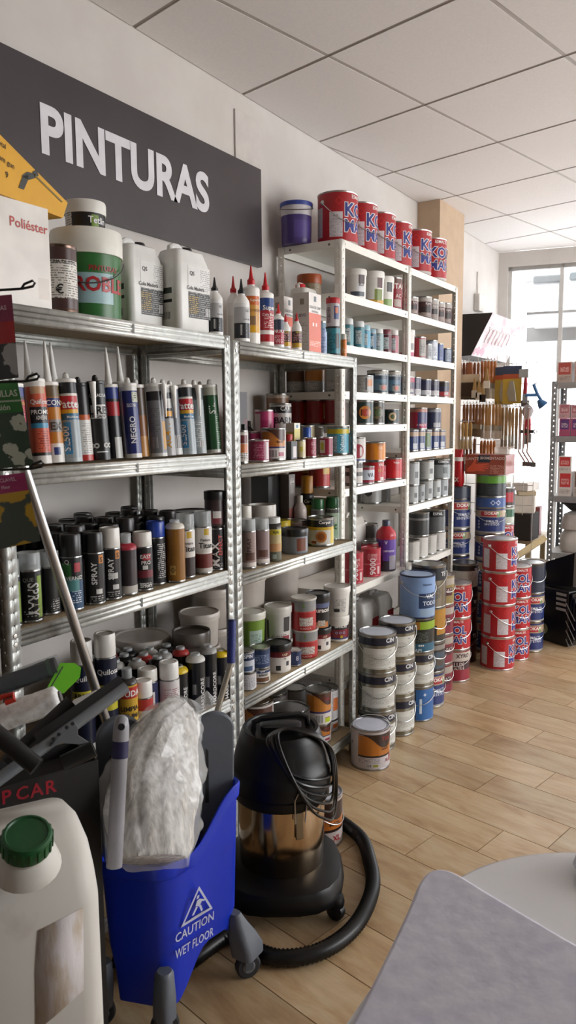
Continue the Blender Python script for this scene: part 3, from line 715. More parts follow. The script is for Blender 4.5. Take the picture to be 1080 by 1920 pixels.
# --- glue bottles
QS = D(base='e6e6e4', tip='17171a', rects=[(-70,75,.30,.90,'b9babb'),(-70,75,.08,.48,'1d2026'),(-12,10,.16,.44,'bc:dddddd:222222'),(30,36,.14,.44,'fp:1d2026:bbbbbb')], text=[('QS', 42, .80, .07, '2b2b2d'), ('Cola Blanca', 48, .58, .045, '3a3a3c')])
A('T1', 'glue', 427, .052, 524, 'white glue bottle with grey and black label', QS)
A('T2', 'glue', 469, .056, 524, 'white glue bottle overhanging rack joint with black tip', QS, row=-.02)
WG = D(base='e8e6e2', tip='c02026', rects=[(-60,60,.1,.7,'d9d7d2')])
A('T1', 'glue', 413, .052, 509, 'plain white glue bottle with red tip behind', WG, row=.085)
A('T2', 'glue', 452, .05, 519, 'plain white glue bottle with red tip behind', WG, row=.07)
A('T2', 'glue', 488, .060, 499, 'tall glue bottle with orange and yellow label', D(base='e9e7e2', tip='c41f28', hs=.7, rects=[(-70,70,.20,.86,'cf9a4a'),(-70,70,.70,.86,'c8642a'),(-70,70,.20,.32,'d8a21e'),(-20,30,.34,.50,'8a6a4a')], text=[('Superfix', 30, .78, .06, 'e9e0c8'), ('ADHESIVO', 30, .6, .05, '8a5a20')]))
A('T2', 'glue', 514, .060, 512, 'tall glue bottle with blue and red label', D(base='e9e7e2', tip='c41f28', hs=.7, rects=[(-80,80,.30,.86,'a8242e'),(-80,80,.68,.92,'22407c'),(-80,80,.08,.22,'b3242e'),(-10,70,.34,.56,'fp:a8242e:e0c8c8')], text=[('Super', 32, .72, .12, 'f0efec', 0, .02), ('Cola Blanca', 34, .6, .05, 'f0efec')]))
A('T2', 'glue', 533, .042, 570, 'small glue bottle with red and white label', D(base='e6e6e6', tip='c41f28', hs=.66, rects=[(-80,80,.10,.60,'a8283a'),(-80,80,.6,.95,'3a3f52'),(-40,60,.12,.4,'fp:a8283a:e8d8d8')], text=[('NURAL', 25, .55, .11, 'eeeeee')]))
SGL = D(base='e8e6e4', tip='c41f28', hs=.55, rects=[(-80,80,.2,.9,'4a3030'),(-80,80,.12,.34,'c8a030'),(-40,60,.4,.8,'fp:4a3030:d8a0a0')], text=[('Epox', 20, .85, .12, 'e8d060')])
A('T2', 'glue', 545, .036, 590, 'small red-tipped glue bottle with dark label', SGL)
A('T2', 'glue', 566, .039, 587, 'small red-tipped glue bottle with dark label', SGL)
COL_ = D(base='e2ddd8', dp=.075, leftc='d3cfca', rects=[(0,1,0,.66,'d8664a'),(.05,.95,.1,.2,'fp:d8664a:f0d0c4'),(.3,.42,.44,.5,'f2dcd4'),(.55,.67,.44,.5,'f2dcd4'),(.4,.6,.86,.95,'6a7378')], left=[(.45,.7,.8,.9,'8a8070'),(.1,.9,.1,.5,'fp:d3cfca:a09890')], text=[('COLA DE CARP', .5, .76, .05, '6a6a6e'), ('NATURAL', .5, .69, .035, '6a6a6e'), ('NUEVO', .5, .62, .05, '5a5a60', 'left')])
A('T2', 'box', 598, .095, 553, 'white and orange glue carton facing front', COL_, row=.004)
A('T2', 'box', 548, .085, 560, 'grey white glue carton standing behind small bottles', COL_, row=.15)
A('T2', 'jug', 632, .13, 546, 'white jug with red cap behind glue cartons', D(base='dedcd6', dp=.10, cap='c4222c', capx=-.2), row=.16)
blk = A('T2', 'tin', 638, .062, 614, 'teal tin with black lid at rack end', D(base='2f7f8c', lid='1c1c1e', rim='1c1c1e', rects=[(-50,20,.1,.8,'fp:2f7f8c:1a4048'),(20,60,.2,.8,'20262a')]), row=.0)
A('T2', 'tub', 631, .058, 560, 'small bottle-jar with red lid on teal tin', D(base='b8b4b4', lid='b82830', lidh=.20, taper=.97, rects=[(-70,-20,.15,.8,'fp:9a8a90:444'),(10,60,.3,.85,'3a4a7a'),(20,50,.55,.8,'c8683a')]), on=blk)
A('T2', 'bottle', 613, .034, 617, 'small pale blue bottle beside orange carton', D(base='9fb4d8', cap='8aa4cc', hs=.85, hc=.9, rc=.8, rects=[(-60,60,.1,.8,'fp:9fb4d8:5a6a9a')]))
A('T2', 'bottle', 650, .026, 627, 'tiny orange bottle with pale cap at rack end', D(base='d87a34', cap='d8d0c4', hs=.7, hc=.74, rc=.9, rects=[(-60,60,.2,.6,'fp:d87a34:f0d0b0')]))
# --- sealant cartridges
def ct(xr, yt, look, st, lean=4, **k): A('C1', 'cart', xr, .0505, yt, look, st, lean=lean, **k)
ct(57, 722, 'navy and red sealant cartridge behind seed packets', D(base='20222c', rects=[(-80,80,.88,1,'2b3a7a'),(-80,80,.55,.84,'a02430'),(-40,60,.58,.74,'fp:a02430:e0c0c0'),(-30,60,.05,.25,'b0b0ae')], text=[('Garantia', 20, .80, .05, 'd0a040')]), row=.0)
ct(98, 713, 'orange sealant cartridge with black label', D(base='c2563a', rects=[(-180,180,.0,.10,'d6d2cc'),(-180,180,.10,.14,'221c1a'),(-45,75,.50,.70,'1c1a1c'),(-45,75,.44,.50,'3f8fb4'),(-30,60,.86,.95,'b8906c'),(-180,180,.95,1,'dcd8d2'),(-10,60,.16,.40,'fp:c2563a:7a1c14')], text=[('Quilosa', 22, .76, .07, 'eee8e4'), ('PROMO', 24, .64, .055, 'e8e4e0'), ('ADHESIVO', 24, .57, .05, 'e8e4e0', 0, .015, 1.2)]))
ct(122, 719, 'brown and yellow sealant cartridge', D(base='b97a2a', rects=[(-180,180,.85,1,'6a5a40'),(-60,80,.72,.84,'2a3a72'),(-60,80,.40,.56,'8a8a88'),(-180,180,0,.25,'d9d6d0'),(0,40,.10,.2,'2a3a72')], text=[('CONS', 35, .78, .07, 'eeeeee'), ('EX', 30, .48, .1, '3a2a1a')], nub=2), row=.01)
PX = D(base='a9b4b8', nubc='d9d8d2', rects=[(-180,180,.86,1,'1d1f22'),(-180,180,.83,.86,'d8d4cc'),(-50,70,.66,.83,'b8242c'),(-50,70,.61,.66,'d8a428'),(-180,180,.53,.61,'23688f'),(-60,70,.05,.53,'9aa6ac'),(-40,5,.10,.50,'3d8ec4')], text=[('Pattex', 18, .73, .10, 'f2f0ec', 0, .02), ('SL500', -28, .30, .20, 'eef2f4', 90, .02), ('SOLYPLAST', -8, .30, .09, '2a4a6a', 90), ('Multiuso', 25, .57, .035, 'e8eaea')])
ct(155, 713, 'grey and blue Pattex sealant cartridge', PX)
ct(176, 721, 'black and white sealant cartridge with red foot', D(base='d5d3ce', nubc='1a1a1a', top='26262a', rects=[(-180,180,.58,1,'232224'),(-180,180,.0,.08,'b03028'),(-20,70,.55,.62,'c05a2a'),(0,60,.1,.5,'fp:d5d3ce:9a9a9a')]), row=.012)
ct(208, 717, 'black sealant cartridge with white TURBO panel', D(base='1c1d1f', top='26262a', nubc='1a1a1a', side=-12, rects=[(-45,60,.55,.73,'d9d9d6'),(-30,55,.13,.22,'1c1d1f'),(-25,50,.10,.115,'cfcfcf')], text=[('QUIADSA', 12, .85, .05, 'e0e0de'), ('TURBO', 12, .66, .11, '1a1a1c', 0, .02), ('PEGADO', 12, .58, .04, '2a2a2a'), ('∞ ∞', 8, .20, .07, 'd0d0ce')]))
ct(232, 723, 'blue, red and black sealant cartridge behind', D(base='1b1c22', nub=2, rects=[(-180,180,.84,1,'2a3a80'),(-180,180,.60,.80,'a5242e'),(10,70,.0,.30,'b9bab6')]), row=.03)
ct(267, 721, 'navy silicone cartridge with upright word NEGRO', D(base='262f6e', rects=[(-180,180,0,.06,'d8d8d4'),(-180,180,.94,1,'d8d8d4'),(-62,-46,.05,.94,'c4c6ce'),(20,75,.78,.92,'b2b6a0'),(25,60,.80,.9,'fp:b2b6a0:444')], text=[('NEGRO', 12, .40, .17, 'e8e8ee', 90, .025), ('SILICONA', 14, .74, .05, 'dadce6', 0, .015, 1.1)]))
ct(282, 724, 'brown sealant cartridge squeezed behind grey one', D(base='8a5a34', rects=[(-180,180,.6,1,'5a4a40'),(-180,180,0,.3,'c08a4a')]), row=.03)
ct(306, 721, 'grey metallic sealant cartridge with taped nozzle', D(base='77777a', side=58, rects=[(-180,180,.80,.93,'2a292b'),(-180,180,.93,1,'c8c8c4'),(-180,180,0,.05,'c8c8c4'),(-40,0,.12,.28,'bc:b9b9b6:333333'),(40,80,.1,.5,'b8862c'),(-50,30,.34,.7,'fp:77777a:5a5a5c')]))
ct(331, 724, 'grey sealant cartridge with orange AC411 mark', D(base='a4a5a6', side=70, rects=[(-180,180,.55,.93,'232326'),(-30,60,.58,.66,'d89a28'),(-30,60,.7,.84,'c8c8c6')], text=[('AC411', 10, .30, .20, 'd0952c', 90, .02), ('I', 15, .77, .1, '222222')]))
ct(342, 726, 'slate grey sealant cartridge beside Pattex tube', D(base='5c626c', rects=[(-180,180,0,.1,'c6c8c8'),(0,60,.1,.3,'bc:c0c0c0:333333')]), row=.012)
ct(368, 723, 'grey and blue Pattex sealant cartridge', PX)
ct(388, 724, 'pale grey sealant cartridge with nozzle', D(base='9aa2a4', side=20, rects=[(-180,180,.82,1,'5a6266'),(-30,40,.1,.5,'fp:9aa2a4:e0e0e0'),(10,50,.1,.2,'bc:e0e0e0:444444')]))
ct(416, 723, 'dark green sealant cartridge with upright SIL', D(base='23522f', rects=[(-180,180,.88,1,'b9bcae'),(-180,180,0,.05,'ccccc6'),(-60,-20,.05,.88,'1a3a22'),(30,70,.1,.6,'fp:23522f:8fae92')], text=[('SIL', 8, .68, .22, 'd8dcd4', 90, .02)]))
ct(420, 728, 'red sealant cartridge at shelf end', D(base='8a2a2a', rects=[(-180,180,.0,.5,'4a4a4a')]), row=.05)
for x in (62, 108, 240): ct(x+24, 718, 'back-row sealant cartridge with long nozzle', D(base='55504e', nub=2, rects=[(-180,180,.6,.9,'7a3a34')]), row=.062)
# --- upper spray shelf
QSP = D(base='121413', cap='clear', nozzle='2b2d2e', rects=[(38,66,.05,.9,'7d9a2c'),(-30,30,.06,.2,'fp:121413:b8b8b8')], text=[('SPRAY', 18, .45, .24, 'd9dad6', -90, .02), ('QUE', -5, .84, .09, '8f9490')])
def sp(xr, yt, look, st, **k): return A('S1', 'spray', xr, k.pop('d', .062), yt, look, st, **k)
sp(46, 1047, 'black spray can with lime stripe and clear cap', QSP); sp(77, 1036, 'black spray can with lime stripe and clear cap', QSP)
sp(117, 1032, 'black spray can with clear cap behind aluminium pole', D(base='131415', cap='clear', rects=[(10,60,.05,.3,'fp:131415:aaaaaa')]), row=.02)
sp(156, 1001, 'black spray can with colourful acrylic varnish label', D(base='14181a', cap='161617', hb=.70, rects=[(-40,70,.0,.55,'26486a'),(-50,0,.5,.9,'2f6a34'),(15,50,.72,.9,'a83a44'),(-20,40,.35,.6,'4f8a8c'),(0,50,.1,.35,'fp:26486a:c8d0d8')], text=[('VERNIZ', 15, .62, .07, 'e0e4e0'), ('Q', -20, .92, .1, 'e0e0e0')]))
PSP = D(base='151517', cap='1a1a1b', hb=.71, rects=[(28,56,.80,.97,'c87a20'),(-60,-50,.02,.9,'b9b9b6'),(10,45,.18,.28,'c9c9c6'),(-20,50,.04,.14,'fp:151517:a8a8a6')], text=[('SPRAY', 2, .62, .13, 'e4e4e2', 90, .02), ('S', 42, .88, .10, '2a1a0a')])
sp(200, 997, 'black spray can with black cap and orange shield', PSP)
sp(229, 989, 'black spray can with white cap and orange shield', D(PSP, cap='dedcd6', rects=[(28,56,.80,.97,'c87a20'),(-10,40,.40,.52,'d0d0ce'),(10,45,.18,.28,'c9c9c6'),(-20,50,.04,.14,'fp:151517:a8a8a6')]))
sp(258, 1000, 'dark spray can with red ring and clear cap', D(base='2a2226', cap='ring', ring='a02838', rects=[(-180,180,0,.18,'b4b0aa'),(20,60,.2,.8,'3a3034')]))
sp(288, 997, 'black and maroon spray can with white cap', D(base='18181a', cap='dcdad4', rects=[(-50,70,.28,.46,'6e2430'),(-40,60,.62,.86,'1f1a1c'),(0,50,.70,.86,'a8303a'),(-20,50,.05,.16,'fp:18181a:c8c8c6'),(0,30,.48,.58,'d0d0cc')], text=[('EASY', 20, .80, .09, 'e8e4e0'), ('PRO', 20, .66, .09, 'e8e4e0'), ('SPRAY', 20, .12, .08, 'd8d8d4')]))
sp(296, 977, 'black spray can with bright blue cap', D(base='17181c', cap='1f3f9c', rects=[(10,70,.1,.9,'fp:17181c:b8b8b8')]), row=.05)
sp(338, 975, 'gold spray can without cap', D(base='8a5c1a', cap='ring', ring='d8d4c8', nozzle='d8d4cc', hb=.86, rects=[(-35,0,.12,.30,'c09a50')], text=[('◇', -15, .24, .1, '5a3a10')]))
TI = D(base='d4d0ca', cap='clear', nozzle='202224', rects=[(-180,180,.0,.10,'c0bcb6'),(-180,180,.10,.42,'6c2c26'),(8,40,.84,.98,'c0a030'),(-180,180,.42,.46,'e0dcd6')], text=[('Titan', 20, .62, .12, '1e1e20', 0, .02), ('Pintura', 18, .74, .06, '3a3a3c')])
sp(364, 963, 'white and dark spray can with clear cap', D(TI, rects=[(-180,180,.0,.42,'2c2022'),(8,40,.84,.98,'c0a030')]), row=.012)
sp(399, 958, 'white and brown spray can with clear cap', TI)
mx_ = sp(424, 985, 'black spray can lettered MAXI EFFECT', D(base='17151a', cap='201c1e', hb=.93, text=[('MAXI', 0, .42, .22, 'e2e0de', 90, .02), ('EFFECT', 32, .62, .12, 'c8504a', 90)], rects=[(-30,50,.04,.14,'fp:17151a:999999')]), d=.066)
A('S1', 'jar', 424, .070, 921, 'dark jar with black lid on MAXI can', D(base='3a2a2c', lid='141414', lidh=.24, taper=.98, rects=[(-30,40,.1,.5,'6e2c34'),(-10,40,.3,.55,'c8c4c0')]), on=mx_)
i = 0
for row, n_, x0 in ((.066, 9, 1.40), (.133, 9, 1.38), (.200, 9, 1.36), (.267, 8, 1.42)):
    for j in range(n_):
        i += 1; A('S1', 'spray', 0, .062, 0, ['second-row black spray can','third-row black spray can','fourth-row black spray can','last-row black spray can'][int((row-.06)/.066)], D(base='1a1a1b', cap=['141415','1b1b1c','221e1e'][i % 3], rects=[(-40,40,.1,.7,'26262a')]), X=x0+.0665*j+.01*(i % 2), Y=YF+.045+row, h=.190+.012*((i*7) % 3))
# --- lower spray shelf
def sl(xr, yt, look, st, **k): return A('L1', 'spray', xr, k.pop('d', .066), yt, look, st, **k)
QO = D(base='1c2036', cap='e4e2dc', hb=.80, rects=[(-60,70,.44,.72,'c9bf3a'),(-60,70,.75,.95,'1a2038'),(-60,70,.0,.12,'b9bab6')], text=[('Quilosa', 15, .86, .07, 'ececea'), ('ORBAFOAM', 15, .68, .05, '1c2036', 0, .02), ('MULTIUSO', 15, .58, .06, '1c2036', 0, .02)])
sl(184, 1198, 'white-capped foam can just right of aluminium pole', QO, row=.05); sl(224, 1185, 'tall navy and yellow foam can with white cap', QO, row=.02)
sl(259, 1252, 'red and yellow foam cleaner can with dark top', D(base='cba233', cap='ring', ring='3a3634', hb=.80, rects=[(-180,180,.78,.97,'b82c28'),(-60,70,.40,.56,'cba233')], text=[('SOUDAL', 15, .87, .10, 'f0ece6', 0, .02), ('LIMPIA', 15, .62, .08, '2a2420'), ('ESPUMA', 15, .50, .08, '2a2420')]), d=.06)
sl(292, 1272, 'short white-capped can with red body', D(base='b03a36', cap='e6e4de', hb=.70, rects=[(-60,60,.2,.7,'d8d4ce')]), d=.062)
sl(313, 1244, 'white-capped can with navy and red label', D(base='2a3054', cap='e2e0da', hb=.78, rects=[(-60,70,.3,.5,'b83038'),(10,40,.5,.8,'dadada'),(-60,70,.0,.3,'d0d0ce')]), row=.035)
sl(346, 1233, 'white-capped lubricant can with blue and white label', D(base='d8d4d2', cap='e6e4e0', hb=.72, rects=[(-180,180,.0,.50,'2a5a9a'),(-40,60,.12,.26,'23443a'),(-30,60,.62,.85,'fp:d8d4d2:a06a70')], text=[('SILCLEAN', 20, .42, .1, 'e8eef4', 0, .02, 1.2)]))
HC = D(base='141416', cap='ring', ring='c9c9c4', hb=.87, rects=[(-20,8,.35,.56,'bc:b9b9b6:333333')], text=[('HARDCORE', 42, .36, .12, 'dededc', 90, .02)])
sl(368, 1235, 'black spray can with yellow ring beside blue-label can', D(HC, ring='d0b420'), row=.03); sl(401, 1215, 'black spray can lettered HARDCORE with grey ring', HC); sl(422, 1206, 'black spray can with yellow ring beside rack post', D(HC, ring='d8b818', nozzle='d8c020'), row=.045)
i = 0
for row, n_, x0 in ((.10, 4, 1.80), (.17, 6, 1.66), (.24, 7, 1.62)):
    for j in range(n_):
        i += 1; A('L1', 'spray', 0, .060, 0, ['second-row','third-row','last-row'][int((row-.09)/.069)]+' black spray can with clear nozzle cap', D(HC, ring=['1c1c1e','b8b8b4','1c1c1e','a8302c','9a9a98'][i % 5]), X=x0+.068*j, Y=YF+.03+row, h=.205)
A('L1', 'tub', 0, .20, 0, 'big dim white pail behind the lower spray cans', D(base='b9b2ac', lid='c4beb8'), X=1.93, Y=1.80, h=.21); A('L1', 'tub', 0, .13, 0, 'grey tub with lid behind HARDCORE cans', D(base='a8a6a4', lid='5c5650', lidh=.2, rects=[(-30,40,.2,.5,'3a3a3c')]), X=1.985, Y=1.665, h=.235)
# --- second rack, tin shelf
WST = [('4a2a20', [(-30,.93,.95),(-10,.88,.95),(8,.80,.95),(25,.68,.95),(40,.62,.95),(55,.60,.95),(70,.62,.95)])]
WAVE = lambda o1, o2: [(-180,180,.0,.40,'cfc9c6'),(-60,70,.42,.95,o1),(-60,70,.36,.42,'3a3a6a'),(-20,20,.05,.30,'bc:d0d0d0:444444'),(30,60,.08,.22,'9a3050')]
def u(kind, xr, d, yt, look, st, **k): return A('U2', kind, xr, d, yt, look, st, **k)
u('tin', 466, .05, 807, 'small white and orange tin at left end', D(base='cfc8c2', rects=[(-60,60,.3,.6,'c4703a'),(-60,60,.05,.28,'fp:cfc8c2:444444'),(-60,60,.62,.9,'6a2a30')]))
p_ = u('tin', 505, .076, 825, 'dark pink tin in the front row', D(base='8c2448', rim='Mb8b0b0', rects=[(-30,30,.1,.85,'fp:8c2448:c88098'),(45,70,.05,.95,'d0c8c8')]))
u('tin', 488, .06, 770, 'bright pink tin stacked behind front tins', D(base='b8386e', rim='Mb8b0b0', rects=[(0,50,.3,.8,'d8a0b4')]), row=.09, h=.11)
u('tin', 536, .094, 803, 'large tin with orange wave label', D(base='cfc9c6', rects=WAVE('c07a34', '4a2a20'), strip=WST, text=[('Barniz', 38, .58, .07, '3a2418')]), yaw=-6)
u('box', 556, .042, 828, 'black little box with pale front panel', D(base='262426', dp=.03, rects=[(.3,.85,.1,.72,'d0c8c6')]))
u('tin', 573, .04, 825, 'cream and yellow little tin', D(base='cfc49c', rects=[(-30,50,.5,.95,'d8d0a0'),(-10,30,.35,.65,'c9b84a')]))
u('tin', 593, .05, 821, 'crimson little tin in front row', D(base='8a2038', rim='Mc0b8b8', rects=[(10,50,.1,.85,'fp:8a2038:d0a0a8')]))
u('tin', 624, .058, 820, 'crimson tin with lime round mark', D(base='8a2038', rim='Mc0b8b8', rects=[(-60,-8,.1,.9,'cfc8b8'),(-50,-18,.3,.75,'b9b62a')]))
u('tin', 654, .096, 800, 'yellow and blue tin at rack end', D(base='57a0b4', rects=[(-180,180,.78,.97,'c8b424'),(-70,-5,.06,.68,'fp:a9c0c8:5a6a74'),(5,60,.1,.7,'3f93ac')], text=[('Xylazel', 25, .4, .12, 'd8e8ec', 90)]))
u('bottle', 549, .034, 815, 'tiny bottle with red cap behind black box', D(base='c9b060', cap='b82a28', hs=.5, hc=.6, rc=.95), row=.05)
w_ = u('box', 560, .045, 810, 'white and yellow carton base behind red cap', D(base='c8bc60', dp=.04), row=.075); u('box', 560, .045, 794, 'white carton with blue triangle mark', D(base='d8d6c8', dp=.04, rects=[(0,1,0,.3,'c8bc50'),(.35,.65,.45,.8,'3a7a9a')]), on=w_)
u('bottle', 584, .038, 802, 'small bottle with round blue cap', D(base='d0ccc4', cap='2450a8', hs=.5, hc=.6, rc=.9), row=.06)
u('tin', 590, .07, 798, 'beige tin behind blue-capped bottle', D(base='9a8a6a'), row=.12); u('tin', 619, .075, 800, 'pale tin hidden behind crimson tins', D(base='a09a94'), row=.13)
u('tin', 510, .078, 769, 'pink tin standing in second row', D(base='b43a6a', rim='Mb8b0b0', rects=[(-20,60,.25,.8,'a02458'),(-80,-25,.05,.95,'c8b8bc')]), row=.19)
u('tin', 545, .092, 757, 'black and white tin marked CAR', D(base='b9b4b0', rects=[(-180,180,.84,.97,'1a1a1c'),(-60,-30,.15,.75,'1f1f20'),(5,60,.08,.42,'5a5654')], text=[('CAR', 28, .90, .08, 'd8d8d6'), ('BARN', 25, .68, .12, '2a2a2c', 0, .02)]), row=.15)
u('tin', 542, .1, 739, 'brown-topped tin behind the CAR tin', D(base='a89888', rects=[(-180,180,.5,.95,'7a5a44')]), row=.27)
u('box', 462, .06, 736, 'tall dark narrow carton at left end', D(base='2c2426', dp=.05, rects=[(.5,1,0,.6,'5a2028')]), row=.16); u('bottle', 484, .05, 790, 'black bottle behind the pink tins', D(base='1a1a1c', cap='141416'), row=.24); u('bottle', 470, .045, 796, 'black bottle behind the pink tins', D(base='1a1a1c', cap='141416'), row=.10)
# --- second rack, middle shelf
def m(kind, xr, d, yt, look, st, **k): return A('M2', kind, xr, d, yt, look, st, **k)
SPB = D(base='8f7a74', cap='clear', nozzle='6a6866', hb=.74, rects=[(-180,180,.02,.14,'cfc8c2'),(-20,50,.2,.42,'5a3a30')], text=[('SPRAY', 5, .62, .14, '4a3430', 90, .02)])
m('spray', 481, .058, 973, 'brown spray can with clear cap at left end', SPB); m('spray', 506, .062, 972, 'mauve spray can with clear cap', D(SPB, base='8a7676', text=()))
m('spray', 474, .058, 948, 'spray can with tall white cap behind', D(base='9a8880', cap='d0ccc2'), row=.07)
m('bottle', 528, .058, 970, 'yellow-labelled XYLA bottle with white lid', D(base='b8a878', cap='d0d2d0', neck='3a3432', hs=.74, hc=.86, rc=.88, rects=[(-180,180,.82,.99,'c2b428'),(-180,180,.0,.30,'5a5c4c'),(-60,70,.30,.55,'b88a5a'),(-10,20,.08,.22,'8a9a94')], text=[('Xyla', 15, .90, .11, '1c1c18', 0, .02)]))
m('jar', 578, .108, 990, 'squat blue-grey jar with black lid', D(base='7a8088', lid='141618', lidh=.30, taper=.97, rects=[(8,55,.15,.85,'6e3c26')]))
m('tin', 626, .112, 969, 'white, black and yellow Corpol tin', D(base='c9c6be', lid='Mb8b8b4', rects=[(-180,180,.70,.98,'1a1a1c'),(-180,180,.58,.70,'c8a41e'),(48,75,.02,.58,'c9b21e'),(-75,-40,.02,.55,'c9c9cf'),(-45,-20,.03,.14,'8a3a22')], text=[('Corpol', 18, .83, .15, 'eceae4', 0, .03), ('●', 2, .34, .40, 'b8722c'), ('●', 2, .34, .26, '8a4a1a')]))
m('spray', 635, .062, 932, 'pale green spray can with dark green cap', D(base='b9d2ba', cap='1f5a2c', hb=.73, rects=[(-40,50,.1,.5,'a4c8a8'),(-180,180,.86,.98,'5a5a58'),(-20,40,.56,.74,'d8e4d4')], text=[('*', 5, .42, .3, '2a6a3a')]), row=.06)
m('spray', 611, .062, 933, 'spray can with dark green cap behind Corpol tin', D(base='7a7a70', cap='1f5a2c', rects=[(-180,180,.86,.98,'5a5a58')]), row=.13)
m('tin', 545, .085, 956, 'yellow tin behind XYLA bottle', D(base='c2a82c', rects=[(-20,60,.2,.6,'fp:c2a82c:4a4a1a'),(-180,180,.0,.22,'c8c020')], lid='a8982a', rim='b8a428'), row=.13, h=.115)
m('tub', 518, .112, 946, 'low white tub with orange mark behind sprays', D(base='b0aba4', lid='c2beb8', lidh=.3, rects=[(20,50,.4,.9,'b0602c')]), row=.09)
m('box', 530, .10, 892, 'tall black box in the back', D(base='1a1818', dp=.09, leftc='1a1818'), row=.24); m('box', 549, .05, 890, 'tall grey and red narrow box', D(base='6c6460', dp=.06, rects=[(0,1,0,.5,'7a4a44'),(.2,1,.02,.25,'b0522c'),(.25,.8,.72,.95,'8c8682')], text=[('FM', .5, .88, .06, 'd8d4d0')]), row=.20, X=None)
m('bottle', 565, .058, 930, 'white bottle behind the squat jar', D(base='b9aca6', cap='c9c4bc', rects=[(-60,60,.1,.5,'9a8078')]), row=.17)
m('box', 583, .05, 929, 'beige narrow carton behind Corpol tin', D(base='b9aaa4', dp=.05), row=.22)
m('tin', 577, .10, 974, 'mauve brown tin behind squat jar', D(base='7c6864', rects=[(-180,180,.85,.95,'5c4a48')]), row=.115)
m('bottle', 637, .062, 888, 'black and yellow bottle with amber cap', D(base='1c1a18', cap='b0761e', hs=.66, hc=.72, rc=.86, neck='1c1a18', rects=[(-180,180,.0,.18,'c2a81e'),(-180,180,.52,.82,'b8a41c')], text=[('Corpol', 25, .90, .10, 'e0ddd4', 0, .02)]), row=.14)
m('box', 659, .045, 924, 'dark brown box with pale top at rack end', D(base='c2b6ac', dp=.09, leftc='b8aca2', rects=[(.06,.94,.06,.74,'3a2420')], left=[(.1,.9,.06,.74,'3a2420'),(.3,.7,.8,.88,'4a3a34')]), row=.12)
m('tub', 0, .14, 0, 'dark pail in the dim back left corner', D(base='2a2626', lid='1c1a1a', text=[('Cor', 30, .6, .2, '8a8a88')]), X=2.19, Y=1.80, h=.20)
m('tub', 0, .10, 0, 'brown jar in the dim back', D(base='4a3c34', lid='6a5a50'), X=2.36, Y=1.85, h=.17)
# --- second rack, pail shelf
def p(kind, xr, d, yt, look, st, **k): return A('P2', kind, xr, d, yt, look, st, **k)
t1 = p('tin', 481, .075, 1258, 'small grey white tin at lower left', D(base='c0bfc0', rects=[(-50,60,.1,.8,'fp:c0bfc0:8a8aa0')])); p('tin', 474, .068, 1218, 'small blue and white tin stacked', D(base='b9bec8', rects=[(-180,180,.6,.95,'22345a'),(-40,50,.05,.3,'44587c')], text=[('SPIN', 20, .78, .16, 'e0e4ea', 0, .02)]), on=t1, dx=-.004)
t2 = p('tin', 507, .080, 1250, 'blue-banded varnish tin with brown picture', D(base='c4c0bc', rects=[(-180,180,.76,.96,'22385c'),(-30,60,.06,.40,'6a4a34')], text=[('SPIN', 15, .86, .12, 'e0e4ea'), ('BARNIZ', 22, .60, .14, '2a2a34', 0, .02)])); p('tin', 505, .080, 1212, 'navy tin stacked on varnish tin', D(base='263a5e', rects=[(-50,60,.2,.75,'fp:263a5e:8a9ab8')]), on=t2)
US = D(base='d6d2cc', lid='161514', lidh=.25, taper=.95, rects=[(-180,180,.70,1,'6a1c22'),(-10,12,.12,.34,'2a2a2c'),(38,55,.3,.5,'3a3a44')], text=[('USIP', 32, .64, .085, 'e0c8a8', 0, .02), ('AIS', 32, .50, .05, '3a3a3c')])
p('tub', 545, .106, 1203, 'white and maroon pail with black lid', US)
p('tin', 565, .056, 1217, 'small navy tin with white top', D(base='28365e', lid='d8d4d0', rim='Mb0b0b0', text=[('8', 25, .5, .3, 'b8bccc')]))
RG = D(base='a82a2c', lid='c9c6be', rim='c9c6be', rects=[(-180,180,.62,1,'8a8c8c'),(-180,180,.60,.64,'c04a44'),(-20,48,.16,.44,'fp:d0ccc4:8a5a58'),(-75,-48,.1,.9,'96262a')], text=[('PLASTICA', 10, .08, .06, 'e0b8b0'), ('S', 0, .80, .14, '7a9a3a')])
g1 = p('tub', 578, .110, 1178, 'red and grey plastic paint pail below', D(RG, taper=.97, lidh=.06), row=.03); p('tub', 572, .106, 1120, 'red and grey plastic paint pail on top', D(RG, taper=.97, lidh=.06), on=g1, dx=-.01)
g2 = p('tub', 616, .108, 1176, 'white and maroon pail with black lid', US, row=.0); p('tub', 612, .103, 1112, 'black Duracol pail with dark lid', D(base='1c1c1e', lid='141414', lidh=.22, taper=.95, rects=[(-180,180,.74,.90,'5a6488'),(-60,60,.04,.24,'b0703a'),(0,40,.10,.30,'fp:c8c0b4:666'),(-75,-52,.0,.9,'9a9088')], text=[('Duracol', 18, .54, .13, 'e6e4de', 0, .03)]), on=g2, dx=-.006)
IM = D(base='d9d6d0', lid='dcdad4', lidh=.26, taper=.92, rects=[(-180,180,.62,.80,'22222a'),(-180,180,.18,.62,'7a2430'),(-180,180,.12,.20,'2a3a6a')], text=[('IMPERLAX', 20, .595, .085, 'e8e6e0', 0, .02), ('O O O', 15, .36, .10, '9ab0d8'), ('▪', 22, .2, .1, 'b89a2a')])
p('tub', 625, .10, 1160, 'Imperlax waterproofing pail partly hidden', IM, row=.10); g3 = p('tub', 657, .104, 1150, 'Imperlax waterproofing pail at rack end', IM, row=.0)
p('tub', 655, .118, 1096, 'plain white pail stacked on Imperlax pail', D(base='d8d6d0', lid='dedcd6', lidh=.2, taper=.86, rects=[(-20,45,.2,.75,'fp:c9c7c2:8a8a8a'),(-15,12,.22,.34,'2a2a2c')]), on=g3, dx=-.004)
